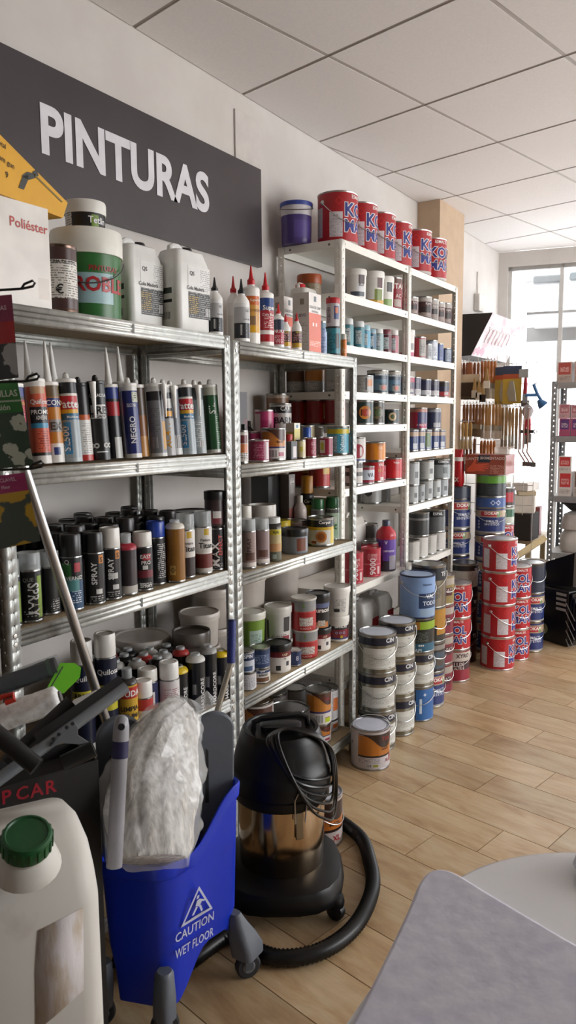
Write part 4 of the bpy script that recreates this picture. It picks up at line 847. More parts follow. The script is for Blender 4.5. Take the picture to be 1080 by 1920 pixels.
g4 = p('tub', 500, .115, 1208, 'white pail under the green pail', D(base='b9b6b0', lid='cfcdc6'), row=.11); p('tub', 497, .118, 1143, 'green garden paint pail with white lid', D(base='6f8f34', lid='cfcec4', lidh=.2, taper=.9, rects=[(-5,55,.15,.62,'a9bcb0'),(-60,-10,.05,.9,'5c7c2a'),(0,50,.2,.5,'fp:a9bcb0:5a7a6a')]), on=g4)
g5 = p('tub', 540, .11, 1194, 'white pail under the black-spotted pail', D(base='c4c0ba', lid='cfccc6'), row=.10); p('tub', 533, .112, 1131, 'white pail with black marks and white lid', D(base='cccac6', lid='d4d2cc', lidh=.2, taper=.9, rects=[(-62,-46,.1,.75,'4a4a4c'),(25,60,.35,.85,'3c3a3c'),(-30,40,.12,.26,'fp:cccac6:5a3a3a'),(20,60,.05,.2,'8a3040')], text=[('G', -30, .08, .1, '3a3a3a')]), on=g5, dx=-.006)
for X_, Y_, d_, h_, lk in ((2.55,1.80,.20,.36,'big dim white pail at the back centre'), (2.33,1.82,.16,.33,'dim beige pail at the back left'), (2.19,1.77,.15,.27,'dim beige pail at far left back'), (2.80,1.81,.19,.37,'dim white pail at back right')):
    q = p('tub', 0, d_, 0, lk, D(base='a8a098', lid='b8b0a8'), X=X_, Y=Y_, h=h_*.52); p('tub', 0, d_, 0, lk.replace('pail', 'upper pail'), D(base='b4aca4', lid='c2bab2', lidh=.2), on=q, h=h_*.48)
# --- bottom shelf
def bs(kind, xr, d, yt, look, st, **k): return A('B2', kind, xr, d, yt, look, st, **k)
OW = D(base='c4c0bc', rects=WAVE('b87430', '4a2a1e'), strip=WST, text=[('Titan', 40, .80, .1, '8a2a24')])
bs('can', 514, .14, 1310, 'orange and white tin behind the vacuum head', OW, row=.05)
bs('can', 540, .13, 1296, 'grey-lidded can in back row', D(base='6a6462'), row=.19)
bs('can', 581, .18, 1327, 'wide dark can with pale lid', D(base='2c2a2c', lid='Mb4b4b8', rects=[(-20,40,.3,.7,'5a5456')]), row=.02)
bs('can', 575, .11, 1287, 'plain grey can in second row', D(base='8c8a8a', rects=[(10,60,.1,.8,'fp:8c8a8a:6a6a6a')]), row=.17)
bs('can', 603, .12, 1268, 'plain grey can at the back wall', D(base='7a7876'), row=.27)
q = bs('can', 621, .112, 1353, 'orange and white tin at lower right', OW, row=.02); bs('can', 621, .116, 1291, 'orange and white tin on another', D(OW, rects=WAVE('c07c34','4a2a1e')+[(30,60,.05,.2,'a8b82a')]), on=q)
GT = D(base='b9b7b8', rects=[(-180,180,.05,.95,'fp:b4b3b4:8f8f92'),(35,70,.3,.75,'b0602c')], text=[('I·I·I', -5, .45, .06, '3a3a3e', 90)])
q = bs('can', 652, .112, 1333, 'grey printed tin by the rack post', GT, row=.05); bs('can', 650, .114, 1276, 'grey printed tin on another', GT, on=q)
# ------------------------------------------------------------------ white rack
WG_ = 'tins on the white rack'
def ws(key, z, where, left): shelf(key, z, WF, where, WG_, *((WX0+.006, WXM-.004) if left else (WXM+.006, WX1-.004)), yb=WB-.006)
shelf('W0', ZW, WF, 'on top of white rack', 'red enamel cans on top of the white rack', WX0-.05, WX1+.05)
ws('W2L', ZWL[1], 'white rack second shelf', True); ws('W2R', ZWR[1], 'white rack second shelf', False); ws('W3L', ZWL[2], 'white rack third shelf', True); ws('W3R', ZWR[2], 'white rack third shelf', False)
ws('W4L', ZWL[3], 'white rack fourth shelf', True); ws('W4R', ZWR[3], 'white rack fourth shelf', False); ws('W5L', ZWL[4], 'white rack fifth shelf', True); ws('W5R', ZWR[4], 'white rack fifth shelf', False)
ws('W6L', ZWL[5], 'white rack sixth shelf', True); ws('W6R', ZWR[5], 'white rack sixth shelf', False); ws('W7L', ZWL[6], 'white rack lower shelf', True); ws('W7R', ZWR[6], 'white rack lower shelf', False)
ws('W8L', ZWL[7], 'white rack bottom shelf', True)
KOL = D(base='a81a24', lid='Md8d4d2', rim='Mc8c0be', rects=[(-46,-8,.08,.60,'fp:cfc8cc:a09aa2'),(-46,-8,.46,.60,'d2ccd0'),(-100,-70,.1,.72,'fp:b9b4ba:9a949c')],
        text=[('ESMALTE', 48, .90, .075, 'e6dcd8', 0, .02), ('KOL', 46, .64, .30, 'e4dede', 0, .075), ('KOL', 46, .64, .27, '28307e', 0, .03), ('MAN', 46, .33, .27, 'e4dede', 0, .075), ('MAN', 46, .33, .24, '28307e', 0, .03), ('◇', -18, .80, .17, 'd0302c', 0, .0), ('phalo', -27, .52, .04, '2a2a30')], bail=.42, bailside=20)
A('W0', 'tub', 596, .145, 378, 'purple pail with white rim and blue lid', D(base='4a3a78', lid='3a4a98', lidh=.10, taper=.92, rects=[(-180,180,.74,1,'d4d0d4'),(-10,60,.15,.6,'56468a')], bail=.12), Y=1.80)
for xr, yt, yw in ((667,353,22), (713,377,26), (751,398,30), (777,417,32), (808,432,24), (836,443,-4)):
    A('W0', 'can', xr, .182, yt, 'red and blue enamel can', KOL, yaw=yw, Y=WF+.07, h=.222)
def wl(k, kind, xr, d, yt, look, st, **q): return A(k, kind, xr, d, yt, look, st, **q)
TB = D(base='dad8d2', lid='e2e0da', lidh=.2, taper=.93)
wl('W2L', 'tub', 687, .112, 508, 'white tub with dark corner label', D(TB, rects=[(-58,-44,.1,.9,'77777a'),(20,60,.62,.98,'4a3a3a'),(-20,60,.12,.30,'4a545c'),(10,60,.3,.6,'d4d4d6')], text=[('KD', 38, .48, .10, '33333a')]))
wl('W2L', 'tub', 720, .112, 512, 'white tub with yellow base and green leaf', D(TB, rects=[(-180,180,.02,.18,'c89a34'),(10,60,.15,.55,'7a8a4a'),(25,60,.6,.98,'5a3a3a'),(-58,-46,.1,.9,'77777a')]))
wl('W2L', 'tub', 738, .10, 521, 'white tub with green lower label', D(TB, rects=[(0,60,.05,.32,'8aa86a'),(20,60,.6,.98,'4a4a4a')]))
wl('W2L', 'tin', 760, .10, 525, 'maroon TITAN tin', D(base='8a2630', rects=[(-180,180,.85,1,'6a4a40'),(10,60,.05,.3,'b0a09a')], text=[('TITAN', 35, .72, .16, 'e0dcd6', 0, .02), ('AC', 38, .42, .12, 'e0c8c4')]))
wl('W2L', 'jar', 620, .11, 517, 'brown jar with orange lid at left end', D(base='8a7a64', lid='a04a1e', lidh=.42, taper=.99, rects=[(-60,60,.2,.8,'fp:9a8a70:5a4a3a')]), X=3.06, Y=1.80)
for xr, yt, c, lk in ((784,559,'5a3034','dark maroon tin'), (809,558,'4a2e2e','brown Kyrol tin'), (823,563,'8a8480','grey Kyrol tin'), (833,568,'6a4a44','small brown tin'), (849,571,'564040','dark brown tin at right end')):
    wl('W2R', 'tin', xr, .10, yt, lk, D(base=c, rects=[(-180,180,.80,1,'b0a8a2'),(-10,60,.28,.55,'2c2220'),(-60,60,.05,.25,'fp:a89890:4a3a34')], text=[('Kyrol', 40, .66, .13, 'd8d0c8', 0, .02)]))
for xr, yt, c, cap, lk in ((663,599,'4a8a94','d4d8d8','teal spray can with white cap'), (684,604,'3f7c8a','cfd4d6','teal spray can with white cap'), (696,612,'5aa0c0','9cc4d4','light blue spray can'), (704,618,'2c5c78','8aa8b8','steel blue spray can'), (719,618,'8aa4a8','dadcda','pale spray can with white cap'), (734,619,'5c2430','7a3a44','wine red spray can'), (747,620,'b06a78','e0dcd8','pink spray can with white cap')):
    wl('W3L', 'spray', xr, .062, yt, lk, D(base=c, cap=cap, hb=.76, rects=[(-20,30,.15,.85,'fp:c4ccce:445058'),(-180,180,0,.12,c)]))
wl('W3L', 'tin', 0, .09, 0, 'small blue striped tin at left end', D(base='6a8aa0', rects=[(-180,180,.3,.5,'d0d4d6')]), X=3.06, Y=1.75, h=.11)
wl('W3R', 'tub', 777, .085, 620, 'white tub with pink base', D(TB, rects=[(-180,180,.02,.2,'b85a78'),(20,70,.3,.6,'8a8a88')]))
for xr, yt, c, c2, lk, d in ((798,633,'a02c38','9a9690','red and grey tin',.09), (810,646,'b4b2b0','9aa0a4','pale grey tin',.075), (820,639,'9ca8c4','c4cad4','light blue tin',.08), (831,645,'3c4c78','5a6a98','blue tin',.07), (849,655,'2c3c64','8a94a4','low navy tin',.09)):
    wl('W3R', 'tin', xr, d, yt, lk, D(base=c, rects=[(10,80,.05,.95,c2),(20,60,.2,.7,'fp:%s:44444c' % c2)]))
wl('W4L', 'tin', 700, .10, 705, 'grey tin with orange mark', D(base='a4a4a2', rects=[(-30,10,.1,.9,'fp:a4a4a2:6a6a6a'),(25,60,.35,.8,'c07838'),(12,22,.1,.9,'5a5a5c')]))
for yy, lk, c in ((1.87,'brown tin at left end','6a4a34'), (1.77,'orange wave tin at left end','b0702c'), (1.665,'grey tin at left end','a8a6a2')): wl('W4L', 'tin', 0, .092, 0, lk, D(base='a09c98', rects=[(-180,180,.42,.95,c),(-60,40,.05,.35,'fp:b8b4b0:6a6a6a')]), X=3.06, Y=yy, h=.115)
for yy in (1.865, 1.765, 1.665): wl('W5L', 'tin', 0, .094, 0, 'tall red tin at left end', D(base='8a1c20', rects=[(20,60,.0,.9,'b02a26'),(45,60,.2,.9,'b8903a')]), X=3.062, Y=yy, h=.118)
for yy, c in ((1.86,'8a1c20'), (1.75,'a8302c')): wl('W6L', 'tin', 0, .10, 0, 'tall dark red tin at left end', D(base=c, rects=[(20,70,.3,.9,'c0a050')]), X=3.065, Y=yy, h=.20)
HM = D(base='2c3e50', rects=[(-60,10,.1,.5,'55707e'),(-180,180,.90,1,'a8a498'),(10,60,.08,.35,'8a8880'),(-20,60,.42,.62,'4a6a80')], text=[('HAMMERITE', 25, .80, .09, 'd4d8dc', 0, .02, 1.3), ('●', 35, .26, .2, 'b04a3a')])
wl('W4L', 'tin', 728, .108, 695, 'dark blue HAMMERITE tin', HM); wl('W4L', 'tin', 753, .108, 697, 'dark blue HAMMERITE tin', HM)
for xr, yt, c, c2, lk in ((778,707,'a43048','3a3c5c','red and navy tin'), (788,708,'4a4660','b0acb0','navy and grey tin'), (808,712,'2a2f50','c0c2c8','wide navy tin'), (823,713,'4c4858','c0bcc0','grey violet tin'), (842,716,'3a3434','b04048','black tin with red mark')):
    wl('W4R', 'tin', xr, .088, yt, lk, D(base=c, rects=[(-180,180,.02,.34,c2),(-180,180,.36,.72,'34344c'),(20,60,.1,.3,'fp:c9c6c6:66666a')]))
for xr, yt, c, c2, lk, d in ((700,752,'20342e','c07a2c','dark green tin with orange disc',.12), (721,753,'3c3830','6a5a40','dark camouflage tin',.1), (748,768,'1c2c2a','c8a880','low dark green tin',.1)):
    wl('W5L', 'tin', xr, d, yt, lk, D(base=c, rects=[(-70,-50,.1,.9,'8a8e88')], text=[('●', 20, .5, .55, c2), ('●', 20, .5, .32, 'a8402a' if d > .1 else '4a5a34')]))
DK = D(base='2a3a68', rects=[(-180,180,.72,.96,'a8907a'),(20,60,.05,.35,'b0b2b8'),(-40,10,.1,.6,'31436f')])
b0 = []
for xr in (784, 797, 809, 823, 835): b0.append(wl('W5R', 'tin', xr, .088, 806, 'small navy tin in the lower row', D(DK, rects=DK['rects']+([(10,60,.1,.9,'5a7048')] if xr == 809 else []))))
wl('W5R', 'tin', 797, .105, 765, 'red and navy tin on small tins', D(base='3a3a64', rects=[(-180,0,.0,1,'a02438'),(-180,180,.84,1,'a87060'),(10,70,.02,.24,'a0284a')], text=[('A SMALTE', 25, .22, .08, 'e0c8d0')]), on=b0[1])
wl('W5R', 'tin', 820, .105, 766, 'navy tin on small tins', D(base='2c3450', rects=[(-180,180,.86,1,'8a8a90'),(10,70,.05,.3,'9a9aa0')]), on=b0[3])
q1 = wl('W6L', 'tin', 680, .085, 867, 'dark and white tin', D(base='4a4644', rects=[(-180,180,.05,.4,'c4c0bc'),(-180,180,.6,.8,'c0bab4')]))
q2 = wl('W6L', 'tin', 702, .092, 874, 'white and crimson VA tin', D(base='b8c0cc', rects=[(-180,180,.84,1,'8a2438'),(-180,180,.0,.18,'8a2438')], text=[('VA', 38, .5, .24, '30303a', 0, .02)]))
q3 = wl('W6L', 'tin', 720, .105, 864, 'red Valrex tin', D(base='b4242a', rects=[(40,70,.02,.2,'c8c4be')], text=[('VAL', 45, .82, .13, 'e8dcd4', 0, .02), ('REX', 40, .55, .10, 'd09a2a')]))
q4 = wl('W6L', 'tin', 732, .09, 872, 'crimson tin', D(base='a03040', rects=[(20,70,.3,.6,'b86a70')]), row=.03)
q5 = wl('W6L', 'tin', 754, .105, 858, 'bright red Valpin tin', D(base='b81c26', rects=[(10,60,.02,.4,'c42c30')], text=[('Valpin', 28, .78, .12, 'ecdcd8', 0, .02)]))
wl('W6L', 'tin', 696, .112, 820, 'white tin with red disc', D(base='bdb9b4', rects=[(-60,-30,.4,.8,'3a3a3c'),(-180,180,.0,.08,'3a4a7a')], text=[('●', 22, .45, .55, '9a2438'), ('T', 0, .2, .15, '2a2a2c')]), on=q1)
wl('W6L', 'tin', 732, .118, 829, 'orange TITAN tin on red tins', D(base='d0801e', rects=[(-60,0,.0,1,'c8741a')], text=[('TITAN', 32, .86, .10, '5a3418', 0, .02), ('Satin', 35, .68, .09, 'f0e0c4')]), on=q3)
wl('W6L', 'tin', 748, .10, 828, 'dark navy tin behind orange tin', D(base='222a40', rects=[(-180,180,.0,.35,'a0a4b0')]), row=.12)
GY = lambda c: D(base=c, rects=[(-50,0,.1,.9,'fp:%s:7c7e80' % c),(30,60,.3,.6,'5c5e60')])
l1 = [wl('W6R', 'tin', xr, d, yt, 'grey tin in lower row', GY(c)) for xr, d, yt, c in ((784,.09,910,'a9adae'), (796,.07,908,'8f9496'), (811,.09,900,'a4a8a8'), (826,.08,899,'b0b4b4'), (840,.10,897,'9ca2a6'))]
wl('W6R', 'tin', 781, .10, 866, 'grey tin in upper row', GY('a8acae'), on=l1[0]); wl('W6R', 'tin', 808, .10, 863, 'grey tin in upper row', GY('b4b6b4'), on=l1[2])
wl('W6R', 'can', 841, .135, 860, 'wide grey can with black top band', D(base='8c9294', rects=[(-180,180,.74,1,'1c1e20'),(20,45,.25,.6,'4a5254')], text=[('CEMPAL', 25, .86, .12, 'd8dadc', 0, .02)]), on=l1[4], dx=-.02)
for X_, lk, c in ((3.83,'grey tin with hexagon mark','a0a09e'), (3.95,'plain grey tin','8c8c8c')): wl('W6R', 'tin', 0, .11, 0, lk+' behind', D(base=c, text=[('⬢', -20, .5, .4, '3a3a3c')]), X=X_, Y=1.85, h=.13)
# lower shelf left: jug, red tins, purple bottle
wl('W7L', 'jug', 702, .15, 962, 'white chunky jug', D(base='c8c4bc', dp=.12, cap='c8c4bc', lab=((.1,.9,.1,.5), [(0,1,0,1,'fp:c0bcb6:8a8a8c')], 'c0bcb6')), Y=1.80)
R9 = D(base='a82838', lid='b03a44', rim='b03a44', rects=[(-180,180,.42,.46,'c87078'),(-20,40,.6,.85,'fp:a82838:d8a0a4'),(42,60,.05,.35,'d4b8b8')], text=[('9000', 12, .37, .16, 'e4d4d4', 90, .02), ('TURBO', 10, .78, .08, 'd8b0b0')])
wl('W7L', 'tin', 681, .098, 1035, 'red 9000 tin', R9); wl('W7L', 'tin', 714, .10, 1026, 'red 9000 tin', R9)
wl('W7L', 'bottle', 744, .105, 974, 'purple and red bottle with dark cap', D(base='5c3a94', neck='b02432', cap='3a3c52', hs=.70, hc=.88, rc=.40, rects=[(-180,180,.90,1,'b02432'),(-180,180,.0,.30,'2c2a34'),(20,70,.05,.45,'8a848c'),(-60,-20,.0,.45,'242230')], text=[('V', 0, .82, .10, 'e4d8e4', 0, .02), ('LIMPIADOR', 18, .58, .06, 'ddd0ec', 0, .015, 1.2)]))
wl('W7L', 'box', 757, .07, 1008, 'red carton beside purple bottle', D(base='a83034', dp=.06, rects=[(0,1,0,.35,'2c4a8c'),(.2,.8,.5,.8,'fp:a83034:d8b0b0')]), row=.05)
wl('W7L', 'tin', 716, .10, 970, 'teal banded tin at the back', D(base='c0bcb6', rects=[(-180,180,.5,.95,'2c6470')]), row=.19); wl('W7L', 'tin', 748, .085, 965, 'grey tin at the back', D(base='8a8886', rects=[(-180,180,.7,1,'4a4a4a')]), row=.18); wl('W7L', 'tin', 700, .09, 1012, 'dark red tin behind 9000 tins', D(base='7a2028'), row=.10)
l2 = [wl('W7R', 'tin', xr, d, yt, 'white tin in lower row', D(base=c, rects=[(-40,20,.2,.8,'fp:%s:8e8e8e' % c)])) for xr, d, yt, c in ((786,.11,1012,'b9b7b2'), (802,.11,1004,'c4c2be'), (818,.10,1000,'bab8b4'), (835,.12,995,'c2c0bc'))]
wl('W7R', 'can', 833, .135, 955, 'black and grey ESPAL can', D(base='5c5e60', rects=[(-180,180,.72,1,'141618')], text=[('ESPAL', 20, .84, .13, 'e0e2e2', 0, .02)]), on=l2[3], dx=-.03); wl('W7R', 'can', 800, .12, 960, 'dark can in upper row', D(base='3a3c3c', rects=[(-180,180,.7,.8,'8a8a8a')]), on=l2[1])
JG = D(base='dcdad6', dp=.15, cap='b0aeaa', lab=((.55,1,.1,.62), [], 'a02830'))
wl('W8L', 'jug', 708, .17, 1118, 'white jerrycan with red label', JG, yaw=0, row=.05); wl('W8L', 'jug', 728, .17, 1108, 'white jerrycan with red label', JG, yaw=0, row=.05)
# ------------------------------------------------------------------ stacks on the floor
shelf('FL', 0, -5, 'in the floor stacks', 'cans stacked on the floor', None, None)
def stack(px0, px1, ybot, ytops, looks, styles, yaws=None, d=None, wh='in the floor stacks', xy=None, hs=None, fix=False):
    """column of cans: floor contact gives the place, pixel rows give the heights"""
    f_ = onz((px0+px1)/2, ybot) if ybot else None
    if xy: X_, Y_ = xy
    else:
        dep = depth(f_.x, f_.y, 0); dd = d or (px1-px0)*dep/F*1.03
        vd = Vector((f_.x, f_.y)).normalized(); X_, Y_ = f_.x+vd.x*dd/2, f_.y+vd.y*dd/2; d = dd
    prev = None; out = []
    for i, (lk, st) in enumerate(zip(looks, styles)):
        h_ = hs[i] if hs else None
        SH['FL'] = (0, -5, wh, 'cans stacked on the floor')
        dd = d*st.get('ds', 1)
        if prev is None: s_ = A('FL', st.get('kind', 'can'), 0, dd, 0, lk, st, X=X_, Y=Y_, h=h_, yaw=(yaws or [0]*9)[i])
        else: s_ = A('FL', st.get('kind', 'can'), 0, dd, 0, lk, st, on=prev, h=h_, yaw=(yaws or [0]*9)[i])
        s_['fixed'] = fix; prev = s_; out.append(s_)
    return out
CIN = D(base='M8c8b80', lid='c4ccd8', rim='M9a9a98', rects=[(-180,180,.76,.97,'191d30'),(-42,72,.10,.68,'fp:ccccc6:a6a6a2'),(-42,72,.52,.68,'cfcfc9'),(-42,72,.14,.20,'cfcfc9')], text=[('CIN', 44, .865, .115, 'd8dade', 0, .03), ('TINT', 44, .60, .03, '55555a'), ('3.8L', 44, .17, .035, '55555a')], bail=.40, bailside=15)
ORG = D(strip=[('33211a', [(-38,.885,.90),(-22,.875,.90),(-8,.845,.90),(4,.79,.90),(14,.72,.90),(24,.64,.90),(34,.58,.90),(44,.555,.90),(56,.555,.90),(66,.58,.90),(80,.66,.90)])], base='b9b2b4', lid='ccd0de', rim='M9c9ca2', rects=[(-38,80,.36,.90,'b06a24'),(-38,80,.31,.36,'241a18'),(-36,30,.14,.28,'fp:b9b2b4:77727a'),(-14,6,.05,.12,'bc:c9c4c6:444444'),(8,24,.05,.12,'8a8c3a'),(48,66,.14,.30,'c8c0c2'),(66,80,.12,.33,'8a2a30')], text=[('Titan', 52, .78, .10, 'a03028', 0, .01), ('FONDO', 48, .52, .045, '2c1c14', 0, .02), ('XL', 56, .22, .08, '8a2830', 0, .02), ('◆', -66, .62, .08, '7a2430')])
A('FL', 'can', 0, .172, 0, 'orange and white paint can alone before rack post', D(ORG, bail=-.28, bailside=8), X=onz(694,1446).x+.075, Y=onz(694,1446).y+.036, h=.181); SPECS[-1]['where'] = 'on the floor'; SPECS[-1]['fixed'] = True
stack(669, 745, 1409, [1342,1262,1180], ['CIN paint can in first stack']*3, [CIN]*3, [8,-6,-2], hs=[.183,.183,.183], d=.178)
stack(705, 777, 1383, [1308,1234,1158], ['CIN paint can in second stack']*3, [CIN]*3, [12,0,-4], hs=[.186,.186,.186], d=.178)
BLU = D(base='2f62a0', lid='Mc0c4c8', rects=[(-60,-12,.05,.98,'a4acb4'),(-12,0,.0,.98,'23262c'),(12,20,.22,.7,'c4d0dc'),(-90,-60,.0,1,'6a6e76')], text=[('◆', 30, .8, .1, 'c8d4e0')], bail=.3)
GBK = D(base='1d211e', rects=[(-180,180,.70,.95,'8aa82c'),(-60,10,.70,.95,'9a6a28'),(-180,180,.0,.26,'2c5c74'),(-30,40,.3,.62,'fp:1d211e:5a625c')], text=[('●●●', 15, .22, .05, 'd8dcd8'), ('API', 5, .08, .10, 'ccd8dc')])
VAL = D(base='7e9cc8', lid='9cb4d4', rim='22304e', kind='can', rects=[(5,75,.22,.60,'22385e'),(-75,-60,.0,1,'8eaad0'),(10,75,.03,.2,'8aa0b8')], text=[('Valentine', 35, .80, .05, '2c3c60'), ('VAL', 46, .52, .10, 'd8e0ec', 0, .02), ('TODO', 46, .36, .10, 'd8e0ec', 0, .02)], bail=.28, bailside=30)
stack(741, 818, 1354, [], ['blue and silver paint can at bottom', 'CIN paint can in third stack', 'green and black Dokapi can', 'light blue Valentine paint can on top'], [BLU, CIN, GBK, VAL], [0,10,0,0], hs=[.175,.183,.176,.215], d=.178)
DOK = D(base='25346a', lid='Mb4b0a8', rim='M9a948a', rects=[(-180,180,.66,.94,'a8947a'),(-34,44,.70,.90,'a82c34'),(30,44,.68,.92,'6a8a54'),(-180,180,.0,.06,'9a9a98')], text=[('DOKAPI', 10, .80, .115, 'e8e2da', 0, .03), ('ESMALTE', 12, .50, .085, 'd4d8e4', 0, .015), ('SINTETICO', 12, .38, .085, 'd4d8e4', 0, .015), ('o', -42, .48, .09, 'd0d4e0'), ('o', -42, .36, .09, 'd0d4e0'), ('o', -42, .24, .09, 'd0d4e0')], bail=.35, bailside=20)
DKO = D(base='a8782a', rects=[(-180,20,.0,.5,'23221e'),(-180,180,.0,.2,'2a2620'),(-60,-10,.6,.8,'4a6a34')], text=[('PI', 0, .78, .12, 'd8d4cc'), ('CO', 0, .5, .08, 'd8d4cc')], bail=.4, bailside=40)
SIL = D(base='M8a8478', lid='Ma8a49a', rim='M8a8a88', rects=[(-180,180,.66,.98,'1c2128')], text=[('TE', 55, .80, .10, 'ccd0d4', 0, .02), ('©', 25, .35, .28, '6a665c')], bail=.35)
DBR = D(base='2e2624', rects=[(-180,180,.78,.95,'86807a'),(-30,60,.1,.7,'3c4c5c'),(10,50,.2,.5,'4a4038')], bail=.35, bailside=40)
stack(762, 838, 1329, [], ['navy Dokapi enamel can at bottom', 'dark brown paint can', 'orange and black paint can', 'tall silver and black paint can on top'], [DOK, DBR, DKO, SIL], [30,20,10,0], hs=[.19,.165,.185,.225], d=.182)
MRN = D(base='7a2434', lid='Mb0a8a4', rim='M9a948e', rects=[(-180,180,.7,.95,'a49a90'),(-10,60,.3,.6,'4a2428')], text=[('SATI', 40, .5, .12, 'c8b8b4')], bail=.35, bailside=40)
stack(790, 850, 1302, [], ['maroon paint can in slim dark stack']*3+['gold and white paint can on slim stack'], [MRN, MRN, MRN, D(MRN, base='8a7a4a')], [0,10,-10,0], hs=[.168,.168,.168,.165], d=.165)
LUX = D(base='8a2434', lid='Mc8c0bc', rim='Mb0a8a4', rects=[(-180,180,.66,.97,'c0b4ac'),(-180,180,.38,.66,'3c2226')], text=[('XYRO', 35, .82, .13, '3a2a2a', 0, .02), ('LUX', 20, .55, .13, 'd0c0bc', 0, .02), ('ALTE 8', 20, .43, .08, 'd0c0bc', 0, .02)], bail=.3)
KO2 = D(KOL, text=[(a, b-38, c, e, f, g, hh) for a, b, c, e, f, g, hh in [('ESMALTE', 48, .90, .075, 'e6dcd8', 0, .02), ('KOL', 46, .64, .30, 'e4dede', 0, .075), ('KOL', 46, .64, .27, '28307e', 0, .03), ('MAN', 46, .33, .27, 'e4dede', 0, .075), ('MAN', 46, .33, .24, '28307e', 0, .03), ('4L', 70, .08, .06, 'e4dede', 0, .02)]], rects=[])
stack(812, 880, 1279, [], ['maroon and cream LUX can at stack bottom', 'red enamel can in stack beside silver cans', 'red enamel can in stack beside silver cans'], [LUX, KO2, KO2], [0,0,0], hs=[.19,.188,.20], d=.188)
stack(834, 899, 0, [], ['silver can with black band', 'silver can with black band', 'white and black labelled can on silver cans'], [SIL, SIL, D(SIL, base='b0aea8', lid='2a2c2c', rects=[(-180,180,.80,.98,'23262a'),(-180,180,.0,.25,'1c2126'),(20,40,.3,.75,'fp:b0aea8:5a5a5a')])], hs=[.215,.215,.20], d=.185, xy=(4.565,1.565), fix=True)
stack(899, 964, 1258, [], ['red enamel can in the tall red stack']*4, [KOL]*4, [34,44,38,34], hs=[.201]*4, d=.204, fix=True)
stack(925, 987, 0, [], ['red enamel can in second red stack']*3, [KO2]*3, [12,20,14], hs=[.2]*3, d=.192, xy=(4.785,1.295), fix=True)
stack(952, 1008, 0, [], ['navy Dokapi can beside black trays']*2+['dark navy can with silver lid'], [DOK, DOK, D(base='2a3244', lid='Mc8c8c8', rects=[(-180,180,.9,1,'3a3a40')], bail=.4, bailside=30)], [10,14,0], hs=[.2,.19,.20], d=.18, xy=(5.0,1.255), fix=True)
HY = stack(875, 932, 0, [], ['navy Dokapi can in the back stack']*5+['blue hazard-marked can in the back stack', 'dark can with green band in the back stack'], [DOK, DOK, DOK, DOK, DOK, D(base='33508c', ds=1, text=[('◇◇', 20, .5, .5, 'd0d8e8')]), D(base='23282a', rects=[(-180,180,.64,1,'5a9030'),(-10,30,.08,.55,'fp:23282a:4a5258')])], [0,0,8,0,-4,0,0], d=.192, fix=True, xy=(4.885,1.50), hs=[.205,.205,.2,.17,.17,.068,.145])
stack(849, 876, 0, [], ['navy Dokapi can in the far left stack']*5+['dark slate can on far left stack'], [DOK]*5+[D(base='343a48', rim='M5a5a5a', lid='3a3c44')], [15,0,10,0,25,0], d=.182, fix=True, xy=(4.80,1.70), hs=[.21,.21,.21,.175,.2,.078])
# ------------------------------------------------------------------ foreground things
def P(px, py, dep): return EYE+ray(px, py)*dep
BLACKP = M('09090b', .38, vary=.02, spec=.35); DGREY = M('565b64', .42); LGREY = M('8d9096', .38)
# --- wet/dry vacuum cleaner
VX, VY = 1.915, 1.235
vac = thing('vacuum_cleaner', 'black wet and dry vacuum cleaner with steel drum on floor', '', 'vacuum cleaner', (VX, VY, 0), math.atan2(-VX, VY))
MB().loft([rrect(.34,.36,.12,.055), rrect(.38,.40,.14,.065), rrect(.39,.41,.15,.10), rrect(.37,.39,.15,.125), rrect(.30,.31,.14,.14)], BLACKP).obj('base', vac)
for a in (35, 145, 215, 325):
    ca, sa = math.cos(math.radians(a)), math.sin(math.radians(a)); T = Matrix.Translation((.20*ca, .21*sa, .030)) @ Matrix.Rotation(math.radians(a), 4, 'Z') @ Matrix.Rotation(PI/2, 4, 'X') @ Matrix.Translation((0,0,-.013))
    c_ = MB().lathe([(.01,0),(.027,.001),(.0285,.006),(.0285,.02),(.027,.025),(.01,.026)], M('17171a', .5), 18, T).obj('caster_wheel', vac)
    MB().lathe([(.034,.045),(.036,.06),(.032,.075),(.01,.08)], BLACKP, 14, Matrix.Translation((.19*ca, .20*sa, 0))).obj('caster_housing', vac)
MB().lathe([(.128,.135),(.133,.142),(.137,.30),(.138,.37)], M('c2a98a', .16, 1, vary=.03), 48, cap0=False, cap1=False).obj('steel_drum', vac)
MB().lathe([(.137,.358),(.148,.356),(.152,.362),(.152,.385),(.148,.39),(.157,.395),(.158,.45),(.153,.462),(.150,.466),(.143,.50),(.128,.548),(.122,.566),(.118,.572),(.108,.572),(.104,.562),(.001,.560)], BLACKP, 48, cap0=False).obj('motor_head', vac)
MB().loft([rrect(.12,.05,.012,.560), rrect(.13,.055,.014,.576), rrect(.11,.045,.014,.582)], M('202226', .4)).obj('switch_panel', vac)
MB().tube([(-.085,-.02,.565),(-.083,-.02,.592),(-.06,-.018,.602),(.06,.018,.602),(.083,.02,.592),(.085,.02,.565)], .009, BLACKP, 8).obj('carry_handle', vac)
for ph in (22, 202):
    T = Matrix.Rotation(math.radians(ph), 4, 'Z')
    l_ = MB().box(-.012, .012, -.147, -.139, .27, .355, M('9a9488', .25, 1), T).obj('latch_plate', vac, bevel=.002)
    MB().tube([T @ Vector(q) for q in ((-.016,-.150,.325),(-.020,-.156,.40),(-.012,-.163,.425),(.012,-.163,.425),(.020,-.156,.40),(.016,-.150,.325))], .0026, 'Mc8c4bc', 6).obj('latch_wire', l_)
HEADP = [(.36,.15),(.39,.155),(.45,.160),(.47,.153),(.50,.145),(.55,.130),(.572,.124)]
